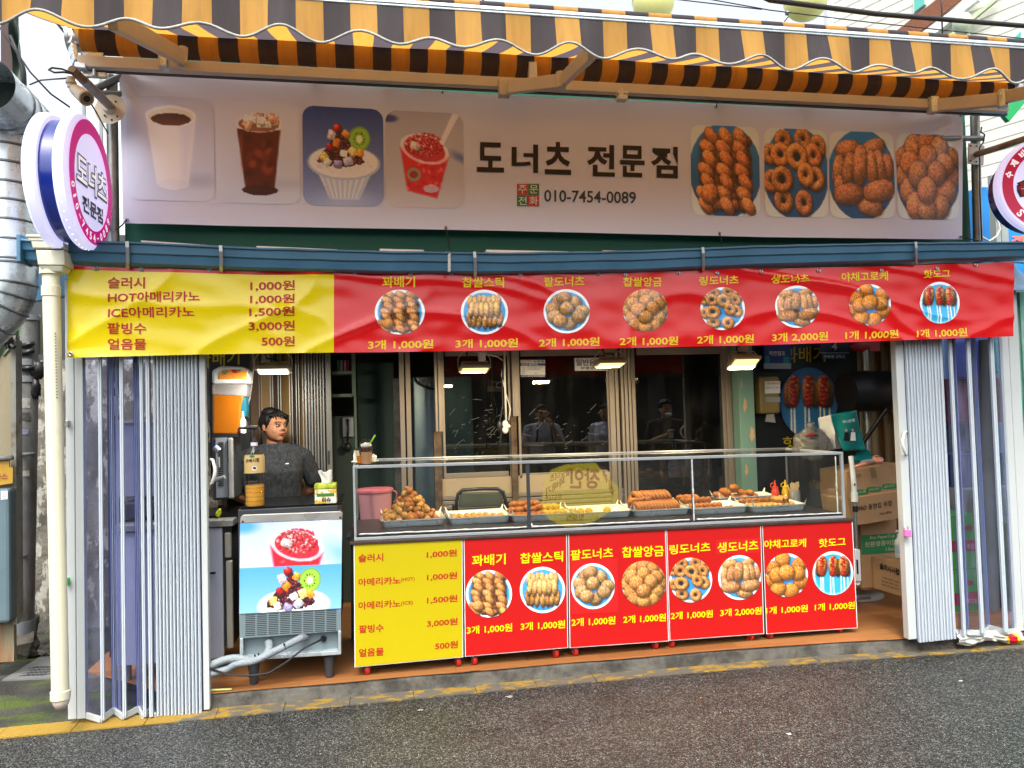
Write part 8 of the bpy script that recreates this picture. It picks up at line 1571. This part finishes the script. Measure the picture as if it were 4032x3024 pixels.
# seen through the right curtain
for k, (y0, y1) in enumerate(((2030, 2245), (2247, 2460))):
    t = thing('green_carton', ['upper', 'lower'][k]+' green carton with a dark red band behind the right clear curtain', 'box', P(3815, y1, .32)); m = MB(); vbox(m, 3745, 3862, y0, y1, .32, .3); m.build('box_body', mat('carton_lime', '#3c8c2c', .6, var=.08), t, bevel=.004)
    m = MB(); vbox(m, 3745, 3862, y0+ (100 if k == 0 else 90), y0+(145 if k == 0 else 140), .317, .002); m.build('red_band', mat('band_maroon', '#8c1830', .6), t); m = MB(); q = P(3815, y0+48, .316); m.ell(q, (.035, .003, .02), nu=20); m.build('red_emblem', MATS['band_maroon'], t); m = MB(); tpx(m, '튀김용', 3808, y0+132, 3850, y0+132, 22, lambda x, y: P(x, y, .314), .01); m.build('lettering', mat('faded_white', '#b89c9c', .6, var=0), t)
m = MB(); m.tube([P(3882, 1340, .3), P(3893, 1900, .3), P(3905, 2415, .3)], .05, 24); tag(m.build('grey_column', mat('column_grey', '#7c8478', .6, var=.12), None, smooth=40), 'round grey green column behind the right clear curtain', 'column'); m = MB(); m.cyl(P(3905, 2415, .3), P(3908, 2500, .3), .055); tag(m.build('column_base', MATS['dark_grey'], None, smooth=40), 'dark rubber foot under the grey green column', 'column base')
def blk(nm, lab, x0, x1, y0, y1, Y, dep, mt, cat): m = MB(); vbox(m, x0, x1, y0, y1, Y, dep); m.build(nm, mt, None, bevel=.01, label=lab, cat=cat)
blk('blue_barrel', 'deep blue plastic crate stack behind the right clear curtain', 3770, 3990, 1790, 1925, .75, .3, mat('crate_blue', '#16347c', .35, var=.15), 'crate'); blk('maroon_cooler', 'maroon cooler behind the right clear curtain', 3750, 3960, 1490, 1670, .9, .3, mat('cooler_maroon', '#6c1838', .35, var=.15), 'cooler')
blk('teal_sheet', 'teal sheet hanging high behind the right clear curtain', 3920, 4010, 1340, 1470, .7, .02, mat('sheet_teal', '#12808c', .5), 'sheet'); blk('pale_sack', 'pale sack low behind the right clear curtain', 3775, 3990, 1925, 2035, .7, .25, mat('sack_pale', '#a0a090', .7, var=.1), 'sack'); blk('brown_carton', 'brown carton behind the grey column', 3905, 3995, 2060, 2480, .5, .3, mat('carton_dull', '#7c5040', .7, var=.1), 'box'); blk('indigo_curtain', 'indigo cloth hanging behind the right clear curtain', 3750, 3860, 1340, 1490, .85, .02, mat('cloth_indigo', '#28347c', .6, var=.1), 'cloth')
blk('rear_shutter', 'blue grey shutter at the back right', 3700, 4100, 1300, 2500, 1.25, .03, mat('shutter_blue', '#3c5470', .5, var=.15), 'shutter')
# flattened snack bag stuffed under the right door
sb = thing('plastic_sheet', 'torn white plastic sheet with red and yellow print stuffed under the right door', 'plastic sheet', P(3880, 2530, -.2))
def sbf(u, v):
    p = P(3755+255*u, 2480+(2530+ -8*u+8*math.sin(u*9)-2480)*v, -.18); return p+Vector((0, -.05*math.sin(v*2.6)+.03*noise.noise(Vector((u*8, v*4, 0))), .0))
m = MB(); m.grid(sbf, 60, 12)
for i, f in enumerate(m.f):
    u = (i % 60)/60; v = (i//60)/12; uu = u-.10*(v); m.m[i] = 2 if .70 < uu < .84 else (1 if (.665 < uu <= .70 or .84 <= uu < .885) else 0)
m.build('sheet', [mat('sheet_white', '#c8c8c0', .3, var=.1, col2='#a89c88', thr=(.55, .75), vscale=9), mat('print_yellow', '#d8c414', .3, var=0), mat('print_red', '#c81c2c', .25, var=0)], sb, smooth=True)
# building opposite, out of view, added to darken reflections and kept low for light
ob_ = thing('added_opposite_building', 'grey building with dark shopfronts, added out of view across the street to darken reflections', 'building', (1, -10.2, 0)); m = MB(); m.box((-16, -12, 2.62), (20, -10.2, 2.8)); m.box((-16, -12, 0), (20, -10.8, 2.6)); m.build('wall', mat('added_opp_wall', '#5c5a56', .8, var=.15, vscale=1.5), ob_)
m = MB(); [m.box((-15+3.2*i, -10.79, .1), (-12.3+3.2*i, -10.75, 2.4)) for i in range(11)]; m.build('added_shop_window', MATS['dark_wall'], ob_)
for x, y, s_, c, lab in ((3107, 2892, .012, '#b8b8b0', 'small white paper scrap on the road at the lower right'), (3783, 2683, .012, '#b0b0a8', 'small white paper scrap on the road by the right door'), (965, 2783, .007, '#b0662c', 'tiny orange crumb on the road by the left door'), (2005, 2745, .02, '#8c8c86', 'flat pale chewing gum spot on the road near the kerb'), (2760, 2750, .012, '#8a5c34', 'small brown wooden splinter on the road'), (1655, 2798, .016, '#84847e', 'grey gum spot on the road left of the middle')):
    p = G(x, y, 0); m = MB(); m.ell((p.x, p.y, .003), (s_, s_*.6, .003), nz=.6, ns=30, nu=12, nv=6, seed=x); tag(m.build('litter_scrap', mat('scrap'+c, c, .8), None), lab, 'litter')
